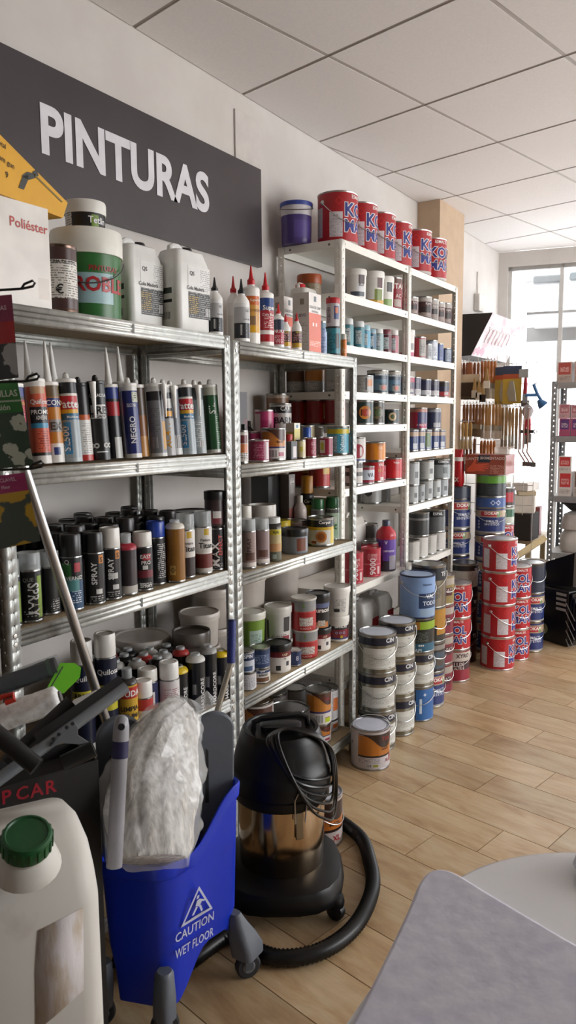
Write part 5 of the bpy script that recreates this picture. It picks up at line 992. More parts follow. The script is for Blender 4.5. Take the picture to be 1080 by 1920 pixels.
def headr(z):
    if z >= .578: return -.01
    for (za, ra_), (zb_, rb_) in zip(HEADP, HEADP[1:]):
        if z <= zb_: return ra_+(rb_-ra_)*max(0, (z-za)/(zb_-za))
    return .122
def on_head(px, py, lift):
    r_ = ray(px, py); best = None
    for i in range(240):
        t = 1.85+.0030*i; q = EYE+r_*t; dd = math.hypot(q.x-VX, q.y-VY)-headr(q.z)-lift
        if q.z < .578+lift and q.z > .57 and math.hypot(q.x-VX, q.y-VY) < .128: dd = q.z-.574-lift
        if best is None or dd < best[0]: best = (dd, q)
        if dd <= 0: return q
    return best[1]
ivv = (Matrix.Translation((VX, VY, 0)) @ Matrix.Rotation(math.atan2(-VX, VY), 4, 'Z')).inverted()
for k in range(6):                                                   # power cable: loose loops thrown over the head
    a_, b_ = (500+4*k, 1384-2*k), (622+2*(k % 3), 1452+16*k); top_ = (596+5*k, 1376+5*k); low_ = (548+7*k, 1452+13*k)
    key_ = [a_, (540+6*k, 1364+2*k), top_, ((top_[0]+b_[0])/2+8, (top_[1]+b_[1])/2), b_, ((b_[0]+low_[0])/2+4, (b_[1]+low_[1])/2+10), low_, ((low_[0]+a_[0])/2-8, (low_[1]+a_[1])/2+4)]
    pp_ = [Vector((x, y, 0)) for x, y in key_]; pp_ = [pp_[-1]]+pp_+[pp_[0], pp_[1]]; cc_ = catmull(pp_, 6)[6:-6]
    L_ = [ivv @ on_head(v.x, v.y, .006+.003*k) for v in cc_[:-1]]
    for _ in range(2): L_ = [(L_[i-1]+L_[i]*2+L_[(i+1) % len(L_)])/4 for i in range(len(L_))]
    MB().tube(L_, .0042, M('131315', .3), 6, close=True).obj('power_cable', vac)

# --- suction hose on the floor
hp = [Vector((2.10,1.43,.026)), Vector((2.385,1.40,.026))]+[onz(a, b, .026) for a, b in ((668,1562),(694,1618),(697,1672),(664,1738),(600,1784),(526,1796),(476,1780),(430,1752))]+[Vector((1.43,1.30,.026)), Vector((1.40,1.46,.026))]
hp = catmull(hp, 60)
_o = [hp[0]]
for q in hp:
    while (q-_o[-1]).length > .0065: _o.append(_o[-1]+(q-_o[-1]).normalized()*.0065)
hp = _o
tag(MB().tube(hp, .024, BLACKP, 12, radii=[.0248 if i % 2 else .0205 for i in range(len(hp))]).obj('vacuum_hose', sharp=70), 'black ribbed suction hose curled on the floor around vacuum', '', 'hose')
# two paint cans half hidden behind the hose
q = onz(628,1612); A('FL', 'can', 0, .15, 0, 'orange and brown paint can beside vacuum and hose', D(ORG, base='b0a4a0', bail=.35, bailside=60, rects=[(-60,80,.36,.95,'3a241c'),(0,80,.36,.60,'b0662a'),(-60,80,.30,.36,'241a18')], text=[('MATE', 40, .48, .07, '3a241c'), ('XL', 45, .18, .12, 'a02c34', 0, .02)]), X=2.275, Y=1.292, h=.185); SPECS[-1]['where'] = ''; SPECS[-1]['fixed'] = True
# --- mop bucket
A_, B_, C_, D_ = Vector((1.292,1.172,0)), Vector((1.558,1.118,0)), Vector((1.565,1.335,0)), Vector((1.222,1.350,0))
bk = thing('mop_bucket', 'blue wheeled mop bucket with caution print and grey wringer', '', 'bucket', (0,0,0)); 
BLUE = M('1434c0', .34, vary=.03)
def bq(u_, v): return A_*(1-u_)*(1-v)+B_*u_*(1-v)+C_*u_*v+D_*(1-u_)*v
def bring(sc_, zf, off=0, n=7, rc=.16):
    pts = []
    for qx, qy, a0 in ((1,1,0), (-1,1,90), (-1,-1,180), (1,-1,270)):
        for i in range(n):
            a = math.radians(a0+90*i/(n-1)); pts.append((qx*(.5-rc)+rc*math.cos(a), qy*(.5-rc)+rc*math.sin(a)))
    full = []
    for i, p_ in enumerate(pts):                                     # extra points along the long sides for the swoop
        p2 = pts[(i+1) % len(pts)]; full.append(p_)
        if i % n == n-1:
            for k in range(1, 8): full.append((p_[0]+(p2[0]-p_[0])*k/8, p_[1]+(p2[1]-p_[1])*k/8))
    out = []
    for x, y in full:
        l_ = math.hypot(x, y); k = sc_*(1+off/(l_*.28))
        q = bq(.5+x*k, .5+y*k); out.append((q.x, q.y, zf(.5+x)))
    return out
ss = lambda t: (lambda q: q*q*(3-2*q))(min(1, max(0, t)))
rimz = lambda u_: .448+.125*ss((u_-.28)/.62)
botz = lambda u_: .055+.115*ss((u_-.08)/.5)-.03*ss((u_-.85)/.15)
mb = MB().loft([bring(.80,botz), bring(.83,lambda t: botz(t)*.6+.1), bring(.90,lambda t: .22), bring(.96,lambda t: rimz(t)-.045), bring(.97,lambda t: rimz(t)-.04), bring(1.0,lambda t: rimz(t)-.038), bring(1.015,lambda t: rimz(t)-.006), bring(1.0,lambda t: rimz(t)), bring(.95,lambda t: rimz(t)-.004), bring(.92,lambda t: rimz(t)-.05), bring(.84,lambda t: .24), bring(.80,lambda t: .22)], BLUE)
mb.obj('tub', bk, sharp=50)
e1 = (B_-A_).normalized(); e2 = Vector((0,0,1)); nrm = e1.cross(e2)
def face_pt(px, py, off=.0): r_ = ray(px, py); o_ = A_+nrm*off; t = (o_-EYE).dot(nrm)/r_.dot(nrm); return EYE+r_*t
def sface(px, py):
    q = face_pt(px, py); f = .90 if q.z < .24 else .90+.055*(q.z-.22)/.19; return q-nrm*(.5*(1-f)*.20)+nrm*.004
for s_, px, py, hh in (('CAUTION', 366, 1738, .026), ('WET FLOOR', 366, 1768, .026)):
    flattext(MB(), s_, sface(px, py)+nrm*.004, e1, e2+nrm*.10, hh, 'c4cadc', .01, .125).obj('lettering', bk)
c_ = sface(370,1697)+nrm*.006; ev = (e2+nrm*.12).normalized(); mb = MB()
tri = lambda s_: [c_+e1*(-.052*s_)+ev*(-.036*s_), c_+e1*(.052*s_)+ev*(-.036*s_), c_+ev*(.056*s_)]
a_, b_ = tri(1), tri(.80); mb.add([tuple(v) for v in a_+b_], [(0,1,4,3),(1,2,5,4),(2,0,3,5)], 'c4cadc'); mb.obj('warning_triangle', bk)
mb = MB(); 
for poly in ([(-.004,.014),(.006,.016),(.012,.004),(.004,-.004),(-.008,.002)], [(.004,-.004),(.010,-.002),(.018,-.020),(.013,-.022)], [(-.006,.0),(.0,-.004),(-.012,-.020),(-.018,-.018)], [(.008,.014),(.022,.006),(.021,.002),(.008,.008)], [(-.022,-.025),(.022,-.025),(.020,-.028),(-.02,-.028)], [(-.006,.018),(.002,.019),(.003,.027),(-.004,.027)]):
    mb.add([tuple(c_+e1*x+ev*(y*1.1)) for x, y in poly], [list(range(len(poly)))], 'c4cadc')
mb.obj('falling_figure', bk)
for (u_, v), nm in (((-.01,.04),'front'), ((1.02,.03),'rear'), ((.02,.96),'front'), ((.98,.95),'rear')):
    q = bq(u_, v); inw = (bq(.5,.5)-q).normalized(); G_ = M('5d636c', .45)
    def gr(z, wx, wy, k): return [(q.x+inw.x*k+x, q.y+inw.y*k+y, z) for x, y, _ in rrect(wx, wy, .016, z)]
    if nm == 'rear': MB().loft([gr(.072,.078,.066,0), gr(.095,.080,.068,.002), gr(.125,.070,.062,.012), gr(.165,.046,.05,.026), gr(.20,.026,.036,.036)], G_).obj('wheel_guard', bk)
    else: MB().loft([gr(.052,.052,.05,0), gr(.10,.050,.05,.004), gr(.165,.042,.044,.008), gr(.172,.034,.036,.010)], G_).obj('wheel_guard', bk)
    T = Matrix.Translation((q.x, q.y, .036)) @ Matrix.Rotation(math.radians(-35), 4, 'Z') @ Matrix.Rotation(PI/2, 4, 'X') @ Matrix.Translation((0,0,-.012))
    wl_ = MB().lathe([(.012,0),(.030,.0),(.035,.004),(.035,.02),(.030,.024),(.012,.024)], M('26282c', .6), 24, T).obj('caster_wheel', bk)
    MB().lathe([(.004,-.003),(.016,-.002),(.018,.0),(.018,.024),(.016,.026),(.004,.027)], M('6a6d72', .4), 16, T).obj('hub', wl_)
    for sd in (-.004, .028): MB().box(-.011, .011, -.001, .001, -.006, .044, M('4c5158', .45), T @ Matrix.Translation((0,0,sd)) @ Matrix.Rotation(-PI/2, 4, 'X')).obj('fork_arm', wl_)
# wringer: two upright tongues and a hopper
def plate(u0, v0, wdt, z0, z1, ang, nm, tilt=0):
    q = bq(u0, v0); n = 12; out = [(-wdt/2*.82, z0), (wdt/2*.82, z0)]+[(wdt/2*math.cos(t), z1-wdt*.42+wdt*.42*math.sin(t)) for t in [PI*i/n for i in range(n+1)]]
    T = Matrix.Translation((q.x, q.y, 0)) @ Matrix.Rotation(ang, 4, 'Z') @ Matrix.Rotation(tilt, 4, 'X')
    m_ = len(out); mb = MB(); th = .026
    slot = [(-wdt*.30, z1-.24), (-wdt*.20, z1-.24), (-wdt*.18, z1-.10), (-wdt*.24, z1-.09)]
    mb.add([(x,-th/2,z) for x, z in out]+[(x*.94,th/2,z) for x, z in out], [list(range(m_)), list(range(m_,2*m_))[::-1]]+[[i,m_+i,m_+(i+1)%m_,(i+1)%m_] for i in range(m_)], DGREY, T)
    o_ = mb.obj(nm, bk, bevel=.006, sharp=45)
    MB().add([(x,-th/2-.0012,z) for x, z in slot], [(0,1,2,3)], M('16181c', .6), T).obj('slot', o_); return o_
aw = math.atan2(e1.y, e1.x)
plate(.83, .24, .108, .36, .758, aw-.48, 'wringer_plate', -.03); plate(.26, .98, .12, .36, .80, aw-.25, 'wringer_plate', .04)
# mop head in a plastic bag
def blob(pts, rads, k, n=40, amp=.1, freq=9, seed=1, sq=1., name='x'):
    rr = random.Random(seed); ph = [rr.random()*6.28 for _ in range(6)]; rings = []; N = len(pts)
    for i, (p_, r_) in enumerate(zip(pts, rads)):
        t = (pts[min(i+1,N-1)]-pts[max(i-1,0)]).normalized(); a = (Vector((1,0,0))-t*t.x).normalized(); b = t.cross(a); ring = []
        for j in range(n):
            q = 2*PI*j/n; d_ = 1+amp*(math.sin(freq*q+ph[0]+i*.22)*.5+math.sin((freq*2+1)*q+ph[1]-i*.31)*.3+math.sin(5*q+ph[2]+i*.7)*.35+rr.uniform(-.25,.25))
            ring.append(p_+(a*math.cos(q)+b*math.sin(q)*sq)*r_*d_)
        rings.append(ring)
    return MB().loft(rings, k)
MOPM = noise_mat('mop_yarn', 'b4b0aa', 'e6e4e0', 14, .9, .5, stretch=(6,6,1), dist=.01)
mp_ = catmull([P(284,1612,1.72), P(284,1530,1.77), P(296,1450,1.84), P(318,1382,1.91), P(348,1342,1.97)], 6)
rd = [.052+.060*math.sin(PI*min(1, (.12+.86*i/(len(mp_)-1)))**.8) for i in range(len(mp_))]
mop = thing('string_mop', 'white string mop head wrapped in clear plastic bag in bucket', '', 'mop', (0,0,0))
blob(mp_, rd, MOPM, 56, .10, 15, 3, .75).obj('yarn', mop, sharp=80)
FILM = M('f2f5f6', .05, 0, .26, 0, spec=1.0)
bp = [P(284,1618,1.715)]+mp_[1:]+[P(372,1326,2.0), P(392,1312,2.01), P(402,1318,2.01)]
blob(bp, [r_+.010 for r_ in rd]+[.022,.030,.012], FILM, 30, .16, 4, 8, .78).obj('plastic_bag', mop, sharp=25)
# mop handles
hd = thing('mop_pole', 'grey mop handle with navy band and hanging hole in bucket', '', 'pole', (0,0,0))
t0, t1 = P(228,1352,1.60), P(214,1625,1.575); dv = (t1-t0).normalized()
MB().tube([t0+dv*.03, t1], .0165, M('8f8e94', .4), 16).obj('tube', hd); MB().tube([t0+dv*.04, t0+dv*.075], .0172, M('221f4a', .5), 16).obj('navy_band', hd)
MB().tube([t0-dv*.012, t0-dv*.006, t0+dv*.01, t0+dv*.04], .016, M('9a9aa0', .35), 16, radii=[.006,.013,.0165,.0168]).obj('end_cap', hd)
MB().lathe([(.0075,0),(.007,.001)], M('15151a', .8), 14, Matrix.Translation(t0+dv*.012+(EYE-t0).normalized()*.0160) @ (EYE-t0).to_track_quat('Z','Y').to_matrix().to_4x4()).obj('hanging_hole', hd)
hd = thing('mop_pole', 'chrome mop handle with ribbed blue grip beside rack post', '', 'pole', (0,0,0))
g0, g1, g2 = P(435,1166,2.17), P(433,1243,2.16), P(404,1345,2.13); lo = g1+(g2-g1)*2.3
MB().tube([g1, g2, lo], .0085, 'Mb9b5aa', 12).obj('tube', hd)
gp = [g0+(g1-g0)*(i/16) for i in range(17)]; MB().tube(gp, .011, M('23307a', .5), 12, radii=[.0125 if i % 2 else .0112 for i in range(17)]).obj('grip', hd)
MB().tube([g0-(g1-g0)*.06, g0], .012, M('1b2560', .5), 12).obj('end_cap', hd)
# aluminium pole leaning on the rack
pa, pb = ony(40,862,1.455), ony(190,1325,1.462); dv = (pb-pa)
pole = thing('aluminium_pole', 'long bare aluminium pole leaning against left steel rack', '', 'pole', (0,0,0))
bot = pa+dv*((.012-pa.z)/dv.z); MB().tube([pa-dv*.35, pa, pb, bot+Vector((0,0,.03))], .0125, M('c4c2c0', .28, .9, vary=.03), 14).obj('tube', pole)
MB().tube([bot+Vector((0,0,.03)), bot], .0145, M('3a3a3c', .7), 12).obj('foot_cap', pole); MB().tube([pa-dv*.36, pa-dv*.34], .0145, M('3a3a3c', .7), 12).obj('top_cap', pole)
# --- tall black cardboard box full of tools
bd = Vector((.937,-.349,0)); bn = Vector((.349,.937,0)); pr = P(184,1425,1.72); zt = pr.z; Lb, Db = .30, .135
bx = thing('tool_box', 'black cardboard box with red letters PCAR holding tools', '', 'box', (pr.x, pr.y, 0), math.atan2(bd.y, bd.x))
BK = M('141212', .6); t_ = .004
MB().box(-Lb, 0, 0, t_, 0, zt, BK).obj('front_panel', bx); MB().box(-Lb, 0, Db-t_, Db, 0, zt, BK).obj('back_panel', bx); MB().box(-t_, 0, t_, Db-t_, 0, zt, BK).obj('side_panel', bx); MB().box(-Lb, -Lb+t_, t_, Db-t_, 0, zt, BK).obj('side_panel', bx); MB().box(-Lb+t_, -t_, t_, Db-t_, 0, .01, BK).obj('bottom_panel', bx)
MB().box(-Lb+t_, -t_, t_, Db-t_, .01, zt-.03, M('1a1716', .9)).obj('packing', bx)
inv = bx.matrix_basis.inverted() if False else (Matrix.Translation(bx.location) @ Matrix.Rotation(math.atan2(bd.y, bd.x), 4, 'Z')).inverted()
def boxface(px, py):
    r_ = ray(px, py); t = (pr-EYE).dot(bn)/r_.dot(bn); return inv @ (EYE+r_*t)
q0, q1 = boxface(2,1496), boxface(106,1472)
for ch, k in zip('PCAR', (.10,.37,.63,.90)):
    q = q0+(q1-q0)*k; flattext(MB(), ch, (q.x, 0, q.z), (1,0,0), (0,0,1), .030, 'a02030', .02).obj('lettering', bx)
mb = flattext(MB(), 'TO', (boxface(-28,1510).x-.012, 0, boxface(-28,1510).z), (1,0,0), (0,0,1), .030, 'a02030', .02).obj('lettering', bx)
# tools lying across the box
def tool(name, look, cat): return thing(name, look, '', cat, (0,0,0))
FUR = noise_mat('roller_nap', 'e2e2e0', 'fafafa', 90, .95, .25, dist=.004)
rl = tool('roller_sleeve', 'white fluffy paint roller sleeve lying on the black box', 'roller')
ra, rb = P(-40,1362,1.63), P(112,1308,1.66); pts = [ra+(rb-ra)*(i/26) for i in range(27)]
blob(pts, [.016]+[.028]*25+[.016], FUR, 26, .10, 7, 21).obj('nap', rl, sharp=80); dv = (rb-ra).normalized()
MB().tube([ra-dv*.01+Vector((0,0,-.0)), rb+dv*.004], .015, M('55534c', .6), 12).obj('core', rl)
cs = tool('roller_kit', 'dark clear-packed roller kit with lime green card', 'roller kit')
ca, cb = P(-45,1303,1.735), P(106,1248,1.77); MB().tube([ca, cb], .021, M('26292e', .2), 14).obj('tube', cs); MB().tube([ca, cb+(cb-ca).normalized()*.006], .026, M('8a949c', .08, 0, .22, 0), 14).obj('clear_sleeve', cs)
MB().tube([cb-(cb-ca)*.10, cb-(cb-ca)*.06], .0225, M('33553a', .5), 14).obj('green_band', cs)
gl = [P(84,1298,1.715), P(113,1243,1.775), P(140,1243,1.78), P(152,1252,1.78), P(150,1270,1.775), P(120,1300,1.725)]
nn = (EYE-gl[0]).normalized()*.006; mb = MB(); mb.add([tuple(v) for v in gl]+[tuple(v-nn) for v in gl], [list(range(6))[::-1], list(range(6,12))]+[[i,(i+1)%6,6+(i+1)%6,6+i] for i in range(6)], M('62b414', .5)); mb.obj('lime_card', cs)
MB().tube([P(92,1294,1.70), P(118,1250,1.755)], .0016, M('1c3414', .5), 6).obj('card_line', cs)
rd_ = tool('red_clip', 'red plastic clip at the left edge below roller kit', 'clip'); MB().tube([P(-20,1318,1.585), P(6,1306,1.59), P(24,1302,1.59), P(27,1312,1.585), P(10,1318,1.58)], .006, M('c43020', .35), 8).obj('loop', rd_); MB().tube([P(-20,1320,1.585), P(-60,1330,1.585)], .010, M('a82a1c', .35), 8).obj('stem', rd_)
def pipe(o, nm, a, b, r_, k):
    dv = (b-a).normalized(); MB().tube([a, b], r_, k, 20).obj(nm, o)
    T = Matrix.Translation(b+dv*.0006) @ dv.to_track_quat('Z', 'Y').to_matrix().to_4x4()
    mb = MB().lathe([(r_*1.02,-.002),(r_*1.02,.001),(r_*.82,.001),(r_*.80,-.004)], k, 20, T, cap0=False, cap1=False); mb.obj('pipe_rim', o)
    MB().lathe([(r_*.82,-.0002),(.001,-.0001)], M('050506', .9), 20, T, cap0=False, cap1=False).obj('pipe_mouth', o)
BKM = M('111214', .45)
pp = tool('black_pipe', 'black plastic pipe with open end on fluffy roller', 'pipe'); pipe(pp, 'tube', P(12,1432,1.50), P(133,1318,1.575), .0165, BKM)
pp = tool('black_pipe', 'black plastic pipe slanting down at left edge', 'pipe'); pipe(pp, 'tube', P(-60,1332,1.40), P(68,1437,1.385), .0165, BKM)
sq = tool('window_squeegee', 'large window squeegee with grey bar and black rubber', 'squeegee')
s0, s1 = P(-30,1482,1.42), P(236,1288,1.60); MB().tube([s0, s1], .0125, M('7c8288', .33, .4), 14).obj('bar', sq)
up_ = (P(120,1340,1.52)-P(128,1366,1.51)).normalized(); dv = s1-s0
rb_ = [s0+dv*.36+up_*.010, s1+up_*.010, s1+up_*.030-dv*.02, s0+dv*.36+up_*.034]; th = (EYE-s1).normalized()*.006
MB().add([tuple(v+th) for v in rb_]+[tuple(v-th) for v in rb_], [(0,1,2,3),(7,6,5,4)]+[(i,4+i,4+(i+1)%4,(i+1)%4) for i in range(4)], M('101012', .6)).obj('rubber_blade', sq)
w0 = [P(95,1400,1.488), P(108,1384,1.49), P(140,1352,1.50), P(146,1364,1.50), P(146,1378,1.498), P(166,1391,1.50), P(150,1395,1.495), P(118,1393,1.49)]
MB().add([tuple(v+th*1.2) for v in w0]+[tuple(v-th*.2) for v in w0], [list(range(8))[::-1], list(range(8,16))]+[[i,(i+1)%8,8+(i+1)%8,8+i] for i in range(8)], M('7c8086', .4)).obj('bracket', sq)
for a, b in ((100,1386),(110,1377),(125,1364),(136,1357)): MB().lathe([(.004,0),(.0035,.001)], M('202226', .6), 8, Matrix.Translation(P(a, b, 1.478)) @ (EYE-P(a,b,1.48)).to_track_quat('Z','Y').to_matrix().to_4x4()).obj('rivet', sq)
pp = tool('black_pipe', 'short black pipe under the squeegee bracket', 'pipe'); pipe(pp, 'tube', P(118,1432,1.50), P(175,1404,1.515), .0165, BKM)
sq2 = tool('white_cloth', 'white cloth edge behind the squeegee rubber', 'cloth')
cl = [P(112,1348,1.64), P(138,1312,1.68), P(182,1293,1.70), P(186,1300,1.69), P(150,1330,1.65), P(116,1354,1.62)]; mb = MB(); nn = (EYE-cl[0]).normalized()*.01; mb.add([tuple(v) for v in cl]+[tuple(v-nn) for v in cl], [list(range(6))[::-1], list(range(6,12))]+[[i,(i+1)%6,6+(i+1)%6,6+i] for i in range(6)], M('d0d0d0', .9)); mb.obj('fold', sq2, bevel=.004)
# --- dirty white jerrycan with green cap, on a low crate
jc = P(38,1700,1.41); jl = thing('large_jerrycan', 'dirty white jerrycan with green cap and torn label', '', 'jerrycan', (jc.x, jc.y, .12), math.atan2(-jc.x, jc.y)+.12)
JM = noise_mat('stained_polyethylene', 'a89c8a', 'd2cfc8', 5, .5, .03, detail=8, p1=.25, p2=.42)
jw, jd, jh = .266, .19, (P(120,1540,1.41).z-.12)
MB().loft([rrect(jw*.92,jd*.92,.04,0), rrect(jw,jd,.045,.015), rrect(jw,jd,.045,jh*.5), rrect(jw*.995,jd,.045,jh*.80), rrect(jw*.98,jd*.90,.045,jh*.86,0,jd*.04), rrect(jw*.95,jd*.74,.042,jh*.92,0,jd*.11), rrect(jw*.88,jd*.54,.04,jh*.965,0,jd*.19), rrect(jw*.74,jd*.36,.03,jh,0,jd*.26)], JM).obj('body', jl, sharp=60)
cp_ = P(50,1590,1.325); inv2 = (Matrix.Translation(jl.location) @ Matrix.Rotation(jl.rotation_euler.z, 4, 'Z')).inverted(); cl_ = inv2 @ cp_
T = Matrix.Translation(cl_) @ Matrix.Rotation(math.radians(20), 4, 'X')
MB().lathe([(.060,-.040),(.050,-.014),(.040,-.006),(.040,.004)], JM, 24, T).obj('neck', jl)
n_ = 40; prof = [(.041,0),(.043,.004),(.043,.030),(.040,.036),(.036,.037),(.034,.034),(.001,.034)]
MB().lathe(prof, M('16502a', .38), n_, T).obj('cap', jl)
for i in range(20):
    a = 2*PI*i/20; MB().box(-.0022,.0022,-.0448,-.0425,.006,.029, M('1a5c30', .4), T @ Matrix.Rotation(a, 4, 'Z')).obj('cap_rib', jl)
lb = [(.016,-jd/2-.0010,jh*.775),(.095,-jd/2-.0010,jh*.80),(.090,-jd/2-.0010,jh*.56),(.034,-jd/2-.0010,jh*.51),(.004,-jd/2-.0010,jh*.49),(.008,-jd/2-.0010,jh*.66)]
PAPER = noise_mat('torn_label_paper', 'b49c76', 'dcd6d6', 7, .7, .35, stretch=(5,1,1.2), detail=6, p1=.3, p2=.5)
MB().add(lb, [list(range(6))[::-1]], PAPER).obj('torn_label', jl, solid=.001)
cr = thing('plastic_crate', 'dark low crate under the dirty jerrycan', '', 'crate', (jc.x, jc.y, 0), math.atan2(-jc.x, jc.y)+.12)
MB().box(-.13,.13,-.09,.09,0,.1185,M('1c1c1e',.6)).obj('shell', cr, bevel=.01)
# --- seed packets on wire hooks
sdp = thing('seed_rack', 'black wire hook stand holding seed packets at left edge', '', 'rack', (0,0,0))
for (py0, py1, xe) in ((556,540,62), (716,714,70), (884,878,78)):
    a, b = P(-420,py0+14,1.42), P(xe,py1,1.375); d_ = (b-a).normalized(); sd = Vector((0,0,1))
    MB().tube([a, b-d_*.02+sd*.0, b+sd*.003, b+d_*.004+sd*.009, b+sd*.013, b-d_*.016+sd*.008, b-d_*.022+sd*.0], .0024, M('141414', .4), 6).obj('hook', sdp)
pst = P(-420,720,1.45); MB().tube([(pst.x, pst.y, .0), (pst.x, pst.y, 1.9)], .012, M('141414', .4), 10).obj('stand_post', sdp); MB().lathe([(.14,0),(.14,.012),(.02,.02),(.02,.04)], M('141414', .4), 24, Matrix.Translation((pst.x, pst.y, 0))).obj('stand_foot', sdp)
def flower_mat(name, bgc, c1, c2, scale, thr):
    m, n, l, p_ = newmat(name); tc = nd(n, 'ShaderNodeTexCoord'); mpn = nd(n, 'ShaderNodeMapping'); l.new(tc.outputs['UV'], mpn.inputs['Vector'])
    no = nd(n, 'ShaderNodeTexNoise', Scale=60.0); l.new(mpn.outputs[0], no.inputs['Vector'])
    mixv = nd(n, 'ShaderNodeMix', data_type='VECTOR'); mixv.inputs[0].default_value = .018; l.new(mpn.outputs[0], mixv.inputs[4]); l.new(no.outputs['Color'], mixv.inputs[5])
    v = nd(n, 'ShaderNodeTexVoronoi', Scale=scale); l.new(mixv.outputs[1], v.inputs['Vector']); rp = nd(n, 'ShaderNodeValToRGB'); e = rp.color_ramp.elements
    e[0].color = lin(c2); e[0].position = 0; e[1].color = lin(bgc); e[1].position = thr+.03
    for pos, c in ((.10, c2), (.13, c1), (thr, c1)): q = e.new(pos); q.color = lin(c)
    l.new(v.outputs['Distance'], rp.inputs['Fac']); l.new(rp.outputs['Color'], p_.inputs['Base Color']); p_.inputs['Roughness'].default_value = .3; return m
FL1 = flower_mat('print_passion_flower', '26452f', 'c4ccc0', '7a7a58', 26, .42); FL2 = flower_mat('print_yellow_iris', '3c4a3e', 'c8a01e', 'a8780e', 15, .55); FL3 = flower_mat('print_white_flower', '202426', 'a8a8a8', '6a6a6a', 20, .45)
def packet(look, c, bands, texts):
    o = thing('seed_packet', look, 'hanging on the wire hooks', 'seed packet', (0,0,0), group='seed packets'); a, b, cc, dd = c   # tl, tr, br, bl
    mb = MB(); nU = 6
    def pt(u_, v, s_): q = a*(1-u_)*v+b*u_*v+cc*u_*(1-v)+dd*(1-u_)*(1-v); return q+(EYE-q).normalized()*s_*.006*math.sin(PI*min(1,max(0,u_)))*math.sin(PI*v)+(EYE-q).normalized()*.0008*s_
    vsp = sorted({0.,.25,.5,.75,1.} | {x for bnd in bands for x in bnd[:2]})
    for s_ in (1, -1):
        B0 = len(mb.v)
        for v in vsp:
            for i in range(nU+1): mb.v.append(tuple(pt(i/nU, v, s_)))
        for j in range(len(vsp)-1):
            key = 'd8d4cc'
            for z0_, z1_, k in bands:
                if z0_ <= (vsp[j]+vsp[j+1])/2 <= z1_: key = k
            for i in range(nU):
                q = [B0+j*(nU+1)+i, B0+j*(nU+1)+i+1, B0+(j+1)*(nU+1)+i+1, B0+(j+1)*(nU+1)+i]
                mb.uv[len(mb.f)] = [(i/nU*.10,vsp[j]*.17),((i+1)/nU*.10,vsp[j]*.17),((i+1)/nU*.10,vsp[j+1]*.17),(i/nU*.10,vsp[j+1]*.17)]
                mb.f.append(q if s_ > 0 else q[::-1]); mb.m.append(mb.mi(key if s_ > 0 else 'd0ccc4'))
    mb.obj('pouch', o, sharp=70)
    for s_, u_, v, hh, k in texts:
        q = pt(u_, v, 1); eu = (pt(u_+.05, v, 1)-pt(u_-.05, v, 1)).normalized(); ev = (pt(u_, min(1,v+.05), 1)-pt(u_, v-.05, 1)).normalized(); flattext(MB(), s_, q+eu.cross(ev)*.002, eu, ev, hh, k, .015, .07).obj('lettering', o)
packet('red and dark seed packet with white flower', (P(-62,560,1.47), P(22,552,1.43), P(35,708,1.40), P(-50,720,1.44)), [(0,.42,FL3),(.42,.68,'b01a22'),(.68,1,'8e1c4e')], [('SEMILLAS', .62, .84, .010, 'e8c8d8')])
packet('green seed packet with white passion flowers', (P(-58,716,1.46), P(32,712,1.42), P(64,872,1.39), P(-45,884,1.43)), [(0,.62,FL1),(.62,.97,'2c7a30'),(.745,.765,'b8ccb0'),(.97,1,'2c7a30')], [('SEMILLAS', .66, .84, .014, 'd8e4d0'), ('Pasión', .60, .68, .012, 'd0e0c8')])
packet('yellow flower seed packet with pink tag', (P(-52,898,1.45), P(46,886,1.41), P(76,1014,1.38), P(-30,1036,1.42)), [(0,.74,FL2),(.74,1,'a81e68')], [('CLAVEL', .68, .92, .008, 'e8c0d8'), ('Fleur', .62, .82, .007, 'e8c0d8')])
# --- yellow foam-gun box on the Poliéster carton
zb = None
for s_ in SPECS:
    if s_['look'].startswith('white carton with red word'): zb = s_['z']+s_['h']+.002
yg = Vector((math.cos(.20), math.sin(.20), 0)); yo = onz(118,409,zb); 
def yx(px, py):
    nrm_ = Vector((-yg.y, yg.x, 0)); r_ = ray(px, py); return EYE+r_*((yo-EYE).dot(nrm_)/r_.dot(nrm_))
yb = thing('foam_gun_box', 'yellow wedge-shaped foam gun box lying on white carton', '', 'box', (yo.x, yo.y, zb), .20)
iv = (Matrix.Translation(yb.location) @ Matrix.Rotation(.20, 4, 'Z')).inverted()
tp, tl_ = iv @ yx(127,380), iv @ yx(-30,222); YEL = M('d8a01c', .42, vary=.03); dpt = .085
pr_ = [(tl_.x, 0), (0, 0), (tp.x, tp.z), (tl_.x, tl_.z)]
MB().add([(x,0,z) for x, z in pr_]+[(x,dpt,z) for x, z in pr_], [(0,1,2,3),(7,6,5,4),(0,4,5,1),(1,5,6,2),(2,6,7,3),(3,7,4,0)], YEL).obj('box', yb)
for s_, px, py, hh in (('metal', 0, 268, .012), ('foam gun', 8, 302, .017), ('9', 12, 328, .016)):
    q = iv @ yx(px, py); flattext(MB(), s_, (q.x, -.0006, q.z), (.98,0,-.17), (.17,0,.98), hh, '4a3a14', .01).obj('lettering', yb)
gq = lambda px, py: (lambda q: (q.x, -.0012, q.z))(iv @ yx(px, py))
mb = MB()
for poly in ([(34,352),(42,330),(52,328),(52,338),(44,356)], [(40,330),(50,322),(66,326),(66,334),(52,338)], [(60,322),(68,318),(72,330),(64,332)]): mb.add([gq(*v) for v in poly], [list(range(len(poly)))], '3a3c38')
mb.add([gq(66,328), gq(117,378), gq(115,380), gq(65,331)], [(0,1,2,3)], '7a6a34'); mb.obj('gun_picture', yb)
